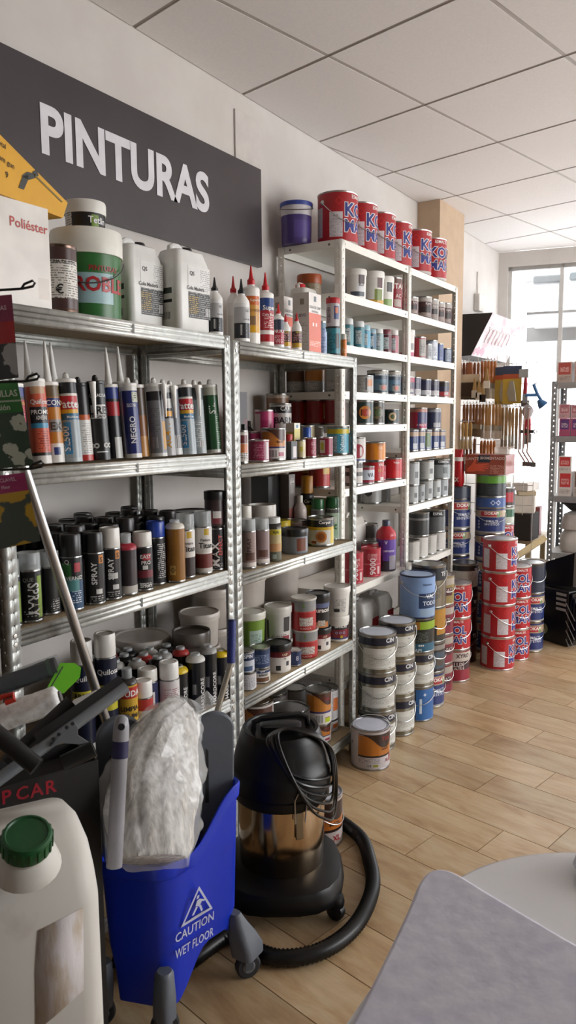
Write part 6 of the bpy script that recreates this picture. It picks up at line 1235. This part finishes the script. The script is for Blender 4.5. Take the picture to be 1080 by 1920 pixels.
# --- white counter with a sheet of foam, bottom right
ct_ = thing('shop_counter', 'white glossy counter with rounded corner at lower right', '', 'counter', (0,0,0))
out = [(-.5,.335), (.80,.335)]+[(.86+.262*math.cos(t), .073+.262*math.sin(t)) for t in [PI/2*(1-i/14) for i in range(15)]]+[(1.122,-.95), (-.5,-.95)]
slab(out[::-1], .868, .90, M('e9ebee', .12, vary=.01)).obj('countertop', ct_, bevel=.006, sharp=30)
slab([(-.45,.26), (.80,.26), (1.03,.05), (1.03,-.9), (-.45,-.9)][::-1], 0, .868, M('d8d8d6', .5)).obj('cabinet', ct_)
fs_ = [Vector((.30,.30,0)), Vector((.60,.318,0)), Vector((.80,.340,0)), Vector((.88,.352,0)), Vector((.915,.345,0)), Vector((.922,.318,0)), Vector((.90,.26,0)), Vector((.85,.12,0)), Vector((.80,-.05,0)), Vector((.78,-.12,0)), Vector((.2,-.12,0)), Vector((.2,.29,0))]
fs_ = [(v.x, v.y) for v in catmull(fs_+[fs_[0]], 5)[:-1]]
FOAM = noise_mat('foam_sheet', 'c8c8d8', 'd8d8e4', 45, .9, .25, dist=.004)
fo = slab(fs_[::-1], .902, .918, FOAM).obj('foam_sheet', bevel=.005, sharp=30); tag(fo, 'pale lavender foam sheet lying on the white counter', '', 'foam sheet')
g_ = thing('grey_tray', 'grey plastic tray edge on counter at right border', '', 'tray', (1.10,.115,.9008)); MB().loft([rrect(.06,.13,.015,0,-.05), rrect(.07,.15,.015,.016,-.05), rrect(.062,.142,.015,.016,-.05), rrect(.05,.12,.015,.004,-.05)], M('8a8c90', .5)).obj('tray_shell', g_)
# ------------------------------------------------------------------ brush display, light box and clutter at the far end
def yof(px, X, z):                                        # Y on the plane X = const for a pixel column
    a = RT @ Vector((0,1,0)); b = RT @ Vector((X, 0, z-H)); k = px-540; return (b.x*F - k*b.z)/(k*a.z - F*a.x)
def zof(py, X, Y): return EYE.z + (lambda r: r.z*(X/r.x))(ray(proj(X, Y, 1.5)[0], py))
BX = 5.30
disp = thing('brush_display', 'metal hook display panel carrying the paint brushes', '', 'display rack', (0,0,0))
y0, y1 = yof(1002,BX,1.6), yof(857,BX,1.6)
for i in range(9): MB().tube([(BX+.03, y0+(y1-y0)*i/8, .02 if i in (0,8) else .85), (BX+.03, y0+(y1-y0)*i/8, 1.955)], .0022, M('b8b4ac', .4, .3), 6).obj('upright_wire', disp)
for i in range(8): MB().tube([(BX+.034, y0, .92+.14*i), (BX+.034, y1, .92+.14*i)], .0022, M('b8b4ac', .4, .3), 6).obj('cross_wire', disp)
def brush(look, wood, wdt, hl, fl, bl, bcol, blade=False):
    o = thing('paint_brush', look, 'on the hook display', 'brush', (0,0,0), -PI/2, 'brushes on the hook display')
    wm = M(wood, .5, vary=.08); t = .009
    MB().loft([rrect(wdt*.95,t*1.5,.004,-hl), rrect(wdt*.9,t*1.4,.004,-hl*.9), rrect(.019,t*1.6,.005,-hl*.66), rrect(.022,t*1.9,.006,-hl*.3), rrect(.017,t*1.5,.005,-hl*.06), rrect(.010,t,.004,0)], wm).obj('wooden_handle', o)
    MB().loft([rrect(wdt,t*1.7,.003,-hl-fl), rrect(wdt,t*1.7,.003,-hl+.002)], M('b0a898', .3, .9)).obj('ferrule', o)
    MB().loft([rrect(wdt*1.05,t*1.0,.003,-hl-fl-bl), rrect(wdt*1.02,t*1.6,.003,-hl-fl-bl*.5), rrect(wdt*.97,t*1.5,.003,-hl-fl)], M(bcol, .85, vary=.12)).obj('bristles', o)
    return o
def dup(src, look, loc, rotz=-PI/2):
    c = src.copy(); COL.objects.link(c); c.location = loc; c.rotation_euler = (0,0,rotz)
    c['label'] = look; THINGS.append((c, look, 'on the hook display'))
    for ch in src.children: d = ch.copy(); COL.objects.link(d); d.parent = c
    return c
def hookpin(Y, z, L=.15, x0=BX+.03): MB().tube([(x0, Y, z), (BX+.03-L, Y, z), (BX+.03-L-.006, Y, z+.012)], .0025, 'M9a968e', 5).obj('hook', disp)
rows = [  # look, wood, width, handle, ferrule, bristle, colour, pixel columns, pixel top, X
    ('red-brown handled brush in top row', '8a5230', .040, .165, .03, .06, '6a5a4a', [863,869,875,882,889,896], 680, BX-.06),
    ('orange wood handled brush in top row', 'a86a34', .028, .15, .035, .07, 'cfc4b4', [903,909,915,921,927], 677, BX-.08),
    ('slim tan handled brush in second row', '9a6a42', .026, .14, .03, .055, '8a7860', [871,877,883,889,895,901], 758, BX-.06),
    ('pale wood handled brush in second row', 'b88e58', .024, .145, .035, .055, 'd8d0c4', [907,913,919,926,932,938], 758, BX-.09),
    ('tan round brush with grey tip in second row', 'a88a60', .018, .19, .03, .06, '9a9284', [944,951,957,963,970,977], 764, BX-.12),
    ('stubby ochre brush in third row', 'b08a4a', .020, .10, .025, .06, 'c0aa80', [862,869,876,884], 792, BX-.18),
    ('dark brown handled brush in bottom row', '7a4e34', .030, .15, .03, .05, '5a4a40', [858,864,871,878,885,892], 822, BX-.05),
    ('orange handled brush in bottom row', 'b4743c', .022, .14, .03, .05, '8a7a64', [905,911,917,923,929], 826, BX-.07)]
for look, wood, wd, hl, fl, bl, bc, cols, py, X_ in rows:
    proto = None; X0_ = X_
    for ci, px in enumerate(cols):
        X_ = X0_-.025*(ci % 3)
        Y_ = yof(px, X_, 1.7); z_ = zof(py+rnd.uniform(-.3,.3), X_, Y_)
        if proto is None: proto = brush(look, wood, wd, hl, fl, bl, bc); o = proto; o.location = (X_, Y_, z_)
        else: o = dup(proto, look, (X_, Y_, z_))
        o.rotation_euler = (0, rnd.uniform(-.02,.02), -PI/2+rnd.uniform(-.25,.25)); hookpin(Y_, z_+.007, BX+.03-X_+.012)
def hang(name, look, cat, px, py, X_): 
    Y_ = yof(px, X_, 1.7); z_ = zof(py, X_, Y_); o = thing(name, look, 'on the hook display', cat, (X_, Y_, z_), -PI/2, None); name == 'flat_brush' or hookpin(Y_, z_+(.082 if name == 'wide_block_brush' else .034 if name == 'flat_brush' else .008), BX+.03-X_+.012, X_+.03); return o
o = hang('wide_block_brush', 'wide dark block brush with pale band', 'brush', 880, 702, BX-.155)
MB().box(-.075,.075,-.014,.014,-.055,.0,M('c4b49c',.6)).obj('ferrule_band', o); MB().box(-.076,.076,-.016,.016,-.15,-.055,M('3a2a22',.8)).obj('bristles', o, bevel=.005); MB().loft([rrect(.05,.02,.008,0), rrect(.035,.022,.008,.08)], M('8a5230',.5)).obj('handle', o)
for px, py, k, lk in ((945,688,'b89a3c','long yellow blister pack with trowel'), (960,686,'c8a83e','yellow blister pack with blue and orange header')):
    o = hang('blister_pack', lk, 'pack', px, py, BX-.15+(.03 if px < 950 else 0)); MB().box(-.062,.062,-.003,.003,-.25,0,M(k,.45)).obj('card', o); MB().box(-.062,.062,-.0045,-.003,-.055,0,M('3a4460',.4)).obj('header', o); MB().box(-.062,.062,-.0045,-.003,-.085,-.055,M('b8542c',.4)).obj('stripe', o)
    MB().loft([rrect(.05,.018,.006,-.235,.01,-.013), rrect(.06,.02,.006,-.18,.0,-.013), rrect(.03,.02,.006,-.10,0,-.013)], M('a09684', .3, .5)).obj('trowel', o)
for px, py, k in ((905,748,'30261e'), (912,722,'d4cabc'), (890,740,'b4aca0'), (898,744,'c8c0b4')):
    o = hang('flat_brush', 'flat brush of %s bristles below top row' % {'3':'black','d':'cream','b':'grey','c':'off-white'}[k[0]], 'brush', px, py-22, BX-.185); MB().loft([rrect(.030,.012,.003,-.05), rrect(.024,.014,.004,-.02), rrect(.012,.01,.003,.03)], M('a08050',.5)).obj('handle', o); MB().box(-.02,.02,-.007,.007,-.10,-.05,M(k,.85)).obj('bristles', o)
for si, (px, lk) in enumerate(((976,'first'), (984,'second'), (992,'third'))):
    o = hang('bent_scraper', 'long steel scraper with bent tip', 'scraper', px, 766, BX-.24-.028*si); MB().tube([(0,0,0),(0,0,-.25),(.0,-.01,-.28),(.045,-.02,-.345)], .005, M('8a6a5c',.4), 8).obj('shaft', o); MB().box(.032,.062,-.026,-.016,-.375,-.345,M('6a6660',.4,.6)).obj('blade', o)
for px, py, k in ((985,707,'a02838'), (989,785,'b02838'), (994,782,'c03444')):
    o = hang('red_handled_tool', 'tool with bright red grip', 'tool', px, py, BX-.16); MB().loft([rrect(.022,.018,.006,-.11), rrect(.026,.02,.007,-.05), rrect(.016,.014,.005,0)], M(k,.4)).obj('grip', o); MB().box(-.016,.016,-.004,.004,-.17,-.11,M('9a9894',.3,.8)).obj('blade', o)
o = hang('orange_grip_tool', 'small orange gripped tool', 'tool', 984, 728, BX-.15); MB().loft([rrect(.03,.02,.006,-.08), rrect(.02,.016,.006,0)], M('d87a30',.4)).obj('grip', o); MB().box(-.02,.03,-.01,.01,-.12,-.08,M('5a4a40',.5)).obj('head', o)
o = hang('sponge', 'grey lumpy sponge hanging at right end', 'sponge', 990, 758, BX-.20); blob([Vector((0,0,-.002-.012*i)) for i in range(9)], [.010,.024,.032,.036,.036,.033,.028,.02,.01], M('a8a0a0',.9), 16, .12, 5, 4).obj('foam', o)
o = hang('grey_card_tool', 'grey packaged tool at top right end', 'pack', 981, 692, BX-.18); MB().box(-.03,.03,-.004,.004,-.055,0,M('9a9c98',.5)).obj('card', o)
o = hang('plier_tool', 'black handled tool lying level at right end', 'tool', 990, 806, BX-.18); MB().box(-.05,.045,-.006,.006,-.022,0,M('2a2c24',.5)).obj('handle', o, bevel=.004); MB().lathe([(.009,0),(.013,.0),(.013,.006),(.009,.006)],M('2a2c24',.5),14,Matrix.Translation((.055,.003,-.011)) @ Matrix.Rotation(PI/2,4,'X'),cap0=False,cap1=False).obj('ring', o)
o = thing('blue_spray_gun', 'blue Y-shaped tool hanging before the bright window', '', 'tool', P(1003,745,4.9), -PI/2+.4); BL = M('2c5c8c',.4)
MB().tube([(0,0,.10),(0,0,.06)], .002, M('8a8a88',.4), 5).obj('hanging_wire', o); MB().tube([(-.012,0,.065),(.015,0,.0),(.04,0,-.04)], .010, BL, 8).obj('handle', o); MB().tube([(-.06,0,-.005),(.015,0,-.005)], .010, BL, 8).obj('lever', o); MB().lathe([(.035,0),(.028,.02),(.012,.05)], BL, 12, Matrix.Translation((.055,0,-.075)) @ Matrix.Rotation(-.7,4,'Y')).obj('nozzle', o)
o.location.z += .02
MB().tube([(0,0,.10),(0,.0,.105),(-.09,.03,.11)], .0022, M('8a8a88',.4), 5).obj('hook_wire', o)
# light box on the wall
lbx = thing('light_box', 'black wedge light box with pinkish picture on wall', '', 'light box', (5.32, 1.945, 1.962))
pr_ = [(0,0), (-.145,.008), (-.292,.292), (0,.298)]; L = .85
MB().add([(0,y,z) for y, z in pr_]+[(L,y,z) for y, z in pr_], [(0,1,2,3)[::-1],(4,5,6,7),(0,4,5,1)[::-1],(2,6,7,3)[::-1],(3,7,4,0)[::-1],(1,5,6,2)[::-1]], M('232122', .5)).obj('housing', lbx)
def lb_pt(u_, v): return Vector((u_*L, -.145-.147*v-.003, .008+.284*v-.0015))
PK = noise_mat('print_pink_picture', '8a6468', 'cdb2b6', 4, .35, stretch=(2,4,4))
MB().add([tuple(lb_pt(*q)) for q in ((.0,0),(1,0),(1,1),(.0,1))], [(0,1,2,3)], PK).obj('picture', lbx)
mb = MB(); off = Vector((0,-.0012,-.0008)); pts = []
for i in range(90): t = i/89; pts.append(lb_pt(.10+.62*t+.03*math.sin(t*40), .52+.17*math.cos(t*40))+off)
mb.tube(pts, .0045, M('f4eef0', .4), 4).obj('script_line', lbx)
for i in range(5): mb = MB(); c_ = lb_pt(.04+.05*i, .10+.05*(i % 2))+off; mb.add([tuple(c_+(lb_pt(1,0)-lb_pt(0,0)).normalized()*.026*math.cos(2*PI*j/14)+(lb_pt(0,1)-lb_pt(0,0)).normalized()*.026*math.sin(2*PI*j/14)) for j in range(14)], [list(range(14))], 'a83a5c'); mb.obj('berry_print', lbx)
# gloves box, red bag and packs on the back stacks
gy = lambda px, X_, z: yof(px, X_, z)
SH['FL'] = (0, -5, '', 'cans stacked on the floor')
X_ = 4.78; ya, yb_ = yof(948,X_,1.2), yof(872,X_,1.2); z0_ = 1.168; gh = .125
gb = thing('glove_box', 'red glove carton with orange hand picture on can stack', '', 'box', (X_, (ya+yb_)/2, z0_), -PI/2); gw = yb_-ya
mb = MB(); mb.face((-gw/2,0,0), (1,0,0), (0,0,1), gw, gh, [(.05,.24,.70,.9,'8a2018'),(.32,.62,.62,.98,'23283a'),(.62,.98,.02,.5,'fp:98402a:d8a090'),(.97,1,0,1,'c8b8a8')], '98402a').box(-gw/2,gw/2,.0002,.20,0,gh,'8a3826'); mb.obj('box', gb)
hand = [(-.46,.05),(-.44,.20),(-.36,.36),(-.30,.52),(-.26,.70),(-.22,.68),(-.24,.46),(-.10,.46),(.08,.50),(.09,.44),(-.06,.38),(.10,.38),(.10,.32),(-.06,.30),(.08,.26),(.07,.20),(-.08,.22),(.02,.12),(-.02,.08),(-.20,.10),(-.30,.04)]
MB().add([(x*gw,-.0012,z*gh+.01) for x, z in hand], [list(range(len(hand)))[::-1]], 'd8583a').obj('hand_picture', gb)
flattext(MB(), 'BIOMENTADOS', (.20*gw,-.0006,.84*gh), (1,0,0), (0,0,1), .018, 'e0c8c0', .02).obj('lettering', gb); flattext(MB(), 'GUANTE', (-.36*gw,-.0006,.80*gh), (1,0,0), (0,0,1), .02, 'd8b8a8', .02).obj('lettering', gb)
ob = thing('orange_pack', 'orange and clear glove pack lying on the glove carton', '', 'pack', (X_+.06, (ya+yb_)/2-.02, z0_+gh+.002), -PI/2)
blob([Vector((-.13+.026*i,0,.026)) for i in range(11)], [.008,.02,.024,.026,.025,.026,.024,.025,.024,.02,.008], M('cc6a44',.35), 18, .10, 4, 12).obj('gloves', ob, sharp=60); MB().box(.03,.135,-.05,.05,.0,.050,M('d8c8bc',.2,0,.45,0)).obj('clear_end', ob, bevel=.01)
rbg = thing('red_bag', 'red plastic bag pack with white writing on slate can', '', 'bag', (4.80,1.705,1.0855), -PI/2-.2)
MB().loft([rrect(.09,.05,.02,0), rrect(.105,.075,.03,.03), rrect(.10,.07,.03,.17), rrect(.09,.03,.012,.215), rrect(.09,.012,.004,.24)], M('b01820',.3)).obj('bag', rbg); MB().loft([rrect(.106,.076,.03,.165), rrect(.104,.072,.03,.19)], M('d8d0cc',.4)).obj('white_band', rbg)
flattext(MB(), 'MAX', (0,-.040,.045), (1,0,0), (0,0,1), .03, 'e4d8d4', .02).obj('lettering', rbg)
# stack with red and blue can beside the gloves
stack(0, 0, 0, [], ['navy enamel can behind the red stacks']*3+['red and blue enamel can beside the glove carton', 'green and white tin on the red and blue can', 'dark red tin topmost beside glove carton'], [DOK, DOK, DOK, KO2, D(base='b8bcb0', rects=[(-180,180,.4,.9,'2c5c40')]), D(base='3a2426', rects=[(-60,60,.2,.8,'a82430')])], [0,0,0,20,0,0], d=.155, xy=(5.11,1.485), fix=True, hs=[.2,.2,.2,.215,.12,.125], wh='')
# ------------------------------------------------------------------ packing table with cartons
TX = 5.72
tb = thing('packing_table', 'pale worktable under the cartons near window', '', 'table', (0,0,0)); ty0, ty1, tz = 1.42, 1.86, .62
MB().box(TX-.05, TX+.5, ty0, ty1, tz-.03, tz, M('b8a88a',.6)).obj('table_top', tb, bevel=.004)
for x in (TX, TX+.45):
    for y in (ty0+.04, ty1-.04): MB().box(x-.02, x+.02, y-.02, y+.02, 0, tz-.03, M('a09072',.6)).obj('leg', tb)
def cbox(name, look, cat, x, y, z, wx, wy, hz, k, rz=0, tape=None):
    o = thing(name, look, 'on the worktable pile', cat, (x, y, z+.001), rz); MB().box(-wx/2,wx/2,-wy/2,wy/2,0,hz,k).obj('box', o, bevel=.003)
    MB().box(-wx/2-.0008,wx/2+.0008,-.022,.022,hz,hz+.0012,M(tape or 'a88a5c',.4)).obj('tape', o); return o
CARD = noise_mat('corrugated_card', '8f6f4c', 'a8855e', 20, .85)
c1 = cbox('carton', 'brown cardboard carton in the middle', 'box', TX+.05, 1.73, tz, .26, .19, .22, CARD, .1)
c2 = cbox('carton', 'dark open carton at table front', 'box', TX+.03, 1.51, tz, .20, .17, .20, M('2a221e',.8), -.05)
c3 = cbox('carton', 'white small carton stacked on dark one', 'box', TX+.03, 1.51, tz+.203, .18, .16, .13, M('d4ccc0',.8), .2)
c4 = cbox('carton', 'light brown carton stacked on brown one', 'box', TX+.06, 1.72, tz+.223, .22, .17, .12, CARD, -.15)
c5 = cbox('paper_pack', 'white wrapped paper pack on top of pile', 'pack', TX+.05, 1.71, tz+.346, .24, .18, .07, M('dcd6ce',.7), .25, 'c8c4bc')
c6 = cbox('paper_pack', 'crumpled white pack topmost on pile', 'pack', TX+.03, 1.70, tz+.418, .20, .15, .055, M('e4ded8',.7), -.2, 'c8c4bc')
c7 = cbox('card_sheet', 'flat bundle of card sheets on white carton', 'sheets', TX+.04, 1.50, tz+.336, .20, .13, .03, M('c0b092',.8), .35)
c9 = cbox('paper_pack', 'white paper pack lying on the card sheets', 'pack', TX+.02, 1.50, tz+.368, .17, .13, .06, M('e2dcd6',.7), -.25, 'c8c4bc')
c8 = cbox('red_carton', 'red and grey carton at table right edge', 'box', TX+.30, 1.50, tz, .12, .10, .22, M('8a4a48',.6), .1)
lo_ = thing('roll_of_tape', 'beige tub-like tape rolls stacked below table edge', '', 'tape roll', (TX-.17, 1.62, .0)); 
MB().lathe([(.055,.40),(.085,.40),(.085,.50),(.055,.50)], M('b9a582',.7), 24, cap0=False, cap1=False).obj('upper_roll', lo_); MB().lathe([(.05,.30),(.08,.30),(.08,.40),(.05,.40)], M('a8946f',.7), 24, cap0=False, cap1=False).obj('lower_roll', lo_); MB().box(-.08,.08,-.08,.08,0,.30,M('8c7a5c',.8)).obj('pedestal_box', lo_)
pl = thing('wooden_plank', 'pale wooden plank leaning diagonally before the table', '', 'plank', (0,0,0)); a, b = P(952,1054,5.30), P(1020,1010,5.62); dv = (b-a); a2 = a+dv*((.02-a.z)/dv.z) if dv.z else a
MB().tube([a, b], .03, M('b4a078',.6), 4).obj('board', pl)
wp = thing('white_tub', 'white round tub standing below the table', '', 'tub', (5.50,1.36,0)); MB().lathe([(.10,0),(.115,.46),(.12,.46),(.12,.50),(.11,.505),(.10,.49),(.001,.49)], M('c9c2b6',.5), 28).obj('body', wp)
# ------------------------------------------------------------------ display rack in front of the window
RX0, RX1 = 5.80, 6.12; ryl = yof(1031,RX0,1.3); ryr = ryl-.95
dr = thing('window_shelving', 'galvanised steel display rack standing before the window', '', 'shelf', (0,0,0))
zs_ = [zof(y_, RX0, ryl-.2) for y_ in (716, 818, 932, 1040)]
for x in (RX0, RX1):
    for y, sy in ((ryl,-1), (ryr,1)): angle_post(zs_[0]+.01, .042, M('8e9092',.4,.5), (1 if x == RX0 else -1), sy, .04).obj('post', dr, solid=.002, loc=(x, y, 0))
for z_ in zs_+[.12]:
    o = MB().box(RX0+.004, RX1-.004, ryr+.004, ryl-.004, z_-.012, z_, M('a8a49c',.6)).obj('shelf_board', dr); MB().box(RX0-.004, RX0, ryr+.044, ryl-.044, z_-.045, z_, M('9c9ea0',.4,.5)).obj('beam', dr)
def dbox(look, px0, px1, pyt, lv, k, k2, z=None, dp=.14, dx=.015):
    z_ = (zs_[lv] if z is None else z)+.001; ya, yb2 = yof(px1,RX0+dx,z_), yof(px0,RX0+dx,z_); hz = zof(pyt, RX0+dx, (ya+yb2)/2)-z_; w_ = yb2-ya
    o = thing('display_carton', look, 'on the window rack', 'box', (RX0+dx, (ya+yb2)/2, z_), -PI/2, 'cartons on the window rack'); mb = MB(); mb.face((-w_/2,0,0), (1,0,0), (0,0,1), w_, hz, [(.1,.9,.38,.96,k2),(.2,.8,.5,.75,'fp:%s:e8d8d4' % k2),(.1,.9,.1,.3,'fp:%s:6a5a5a' % k)], k); mb.box(-w_/2,w_/2,.0003,dp,0,hz,k).obj('box', o)
    MB().box(-w_/2,w_/2,dp*.48,dp*.52,hz,hz+.0006,M('c8b89a',.5)).obj('tape', o); return z_+hz
dbox('grey carton with red upper label', 1044, 1072, 679, 0, 'b4a49c', 'a84a44'); dbox('grey carton with crimson label at border', 1076, 1104, 677, 0, 'b0a098', 'a82c3c')
zz = dbox('purple and pink carton below', 1048, 1068, 785, 1, 'b04a70', '5c3a74'); dbox('pale pink carton above', 1048, 1068, 758, 1, 'c8a0a4', 'a86a74', zz)
zz = dbox('purple and pink carton at border below', 1070, 1092, 785, 1, 'a84a70', '5c3a74'); dbox('pale pink carton at border above', 1070, 1092, 759, 1, 'c8a0a4', 'a86a74', zz)
zz = dbox('white carton with red stripe below', 1046, 1071, 886, 2, 'd4ccc6', 'c03a3c'); dbox('white carton with red stripe above', 1046, 1071, 856, 2, 'd4ccc6', 'c03a3c', zz); dbox('grey carton with dark mark at border', 1074, 1100, 884, 2, 'b8b0a8', '6a5a54')
o = thing('white_sack', 'white stitched sack on the window rack lower shelf', '', 'sack', (RX0+.16, ryl-.22, zs_[3]+.002)); MB().loft([rrect(.22,.26,.05,0), rrect(.26,.30,.07,.03), rrect(.25,.30,.08,.12), rrect(.20,.24,.08,.17)], M('c9c4be',.8)).obj('lower_bag', o); MB().loft([rrect(.24,.28,.06,.172), rrect(.25,.29,.07,.20), rrect(.22,.26,.07,.28), rrect(.10,.14,.04,.31)], M('c4beba',.8)).obj('upper_bag', o)
o = thing('plastic_tray', 'black plastic tray perched on the white sack', '', 'tray', (RX0+.16, ryl-.24, zs_[3]+.315)); MB().loft([rrect(.16,.20,.02,0), rrect(.24,.30,.03,.05), rrect(.26,.32,.03,.052), rrect(.26,.32,.03,.066), rrect(.22,.28,.03,.064), rrect(.15,.19,.02,.008)], M('17181a',.35)).obj('shell', o)
dc = thing('grey_storage_box', 'grey plastic storage box on the bottom of window rack', '', 'box', (RX0+.16, ryl-.24, .1215)); MB().loft([rrect(.22,.30,.03,0), rrect(.26,.34,.03,.34)], M('8e8c8c',.5)).obj('bin', dc); MB().loft([rrect(.27,.35,.03,.338), rrect(.27,.35,.03,.36)], M('a09e9c',.5)).obj('lid', dc)
# stack of black paint trays on the floor
ba, bb = onz(1004,1196), onz(1063,1214); wv = (bb-ba); wl_ = wv.length; ang = math.atan2(wv.y, wv.x)
bt = thing('paint_tray_stack', 'upright bundle of black ribbed paint trays near window', '', 'tray stack', (ba.x, ba.y, 0), ang)
TZ = P(1030,1100,depth(*((ba+bb)/2))).z; BT = M('111114', .3)
MB().box(0, wl_, 0, .16, 0, TZ, BT).obj('outer_tray', bt, bevel=.008)
for i in range(5):
    t_ = wl_+.004+.022*i; MB().loft([[(t_, .01, .02+.02*i), (t_+.016, .01, .02+.02*i), (t_+.016, .17, .05+.02*i), (t_, .17, .05+.02*i)], [(t_+.012, .0, TZ*.97-.03*i), (t_+.026, .0, TZ*.97-.03*i), (t_+.026, .17, TZ*.99-.03*i), (t_+.012, .17, TZ*.99-.03*i)]], M('17171a', .22)).obj('inner_tray', bt)
for i in range(7): MB().tube([(wl_*.93+.012*i*.2, -.004, TZ*.80-.062*i), (wl_+.06, -.004, TZ*.80-.062*i-.11)], .003, M('8a8a8a',.2), 5).obj('rib_edge', bt)
for i in range(4): MB().box(wl_*.62, wl_*.93, -.0012, 0, TZ*.90-.034*i, TZ*.90-.034*i+.018, M('a8a8a6',.5)).obj('white_tag', bt)
MB().lathe([(.038,0),(.037,.0012)], M('8f9068',.5), 20, Matrix.Translation((wl_*.24, -.0002, .085)) @ Matrix.Rotation(PI/2, 4, 'X')).obj('round_sticker', bt)
bt2 = thing('plastic_tray', 'open black roller tray leaning on top of the bundle', '', 'tray', (ba.x+wv.x*.5, ba.y+wv.y*.5, TZ+.004), ang)
MB().loft([[( -wl_*.5,.02,0),(wl_*.55,.02,.03),(wl_*.55,.20,.03),(-wl_*.5,.20,0)], [(-wl_*.56,.0,.12),(wl_*.62,.0,.26),(wl_*.62,.22,.30),(-wl_*.56,.22,.14)], [(-wl_*.60,-.01,.125),(wl_*.66,-.01,.265),(wl_*.66,.23,.305),(-wl_*.60,.23,.145)]], BT, cap1=False).obj('tray_shell', bt2, solid=.004, bevel=.004)
build_specs()
finish_labels()
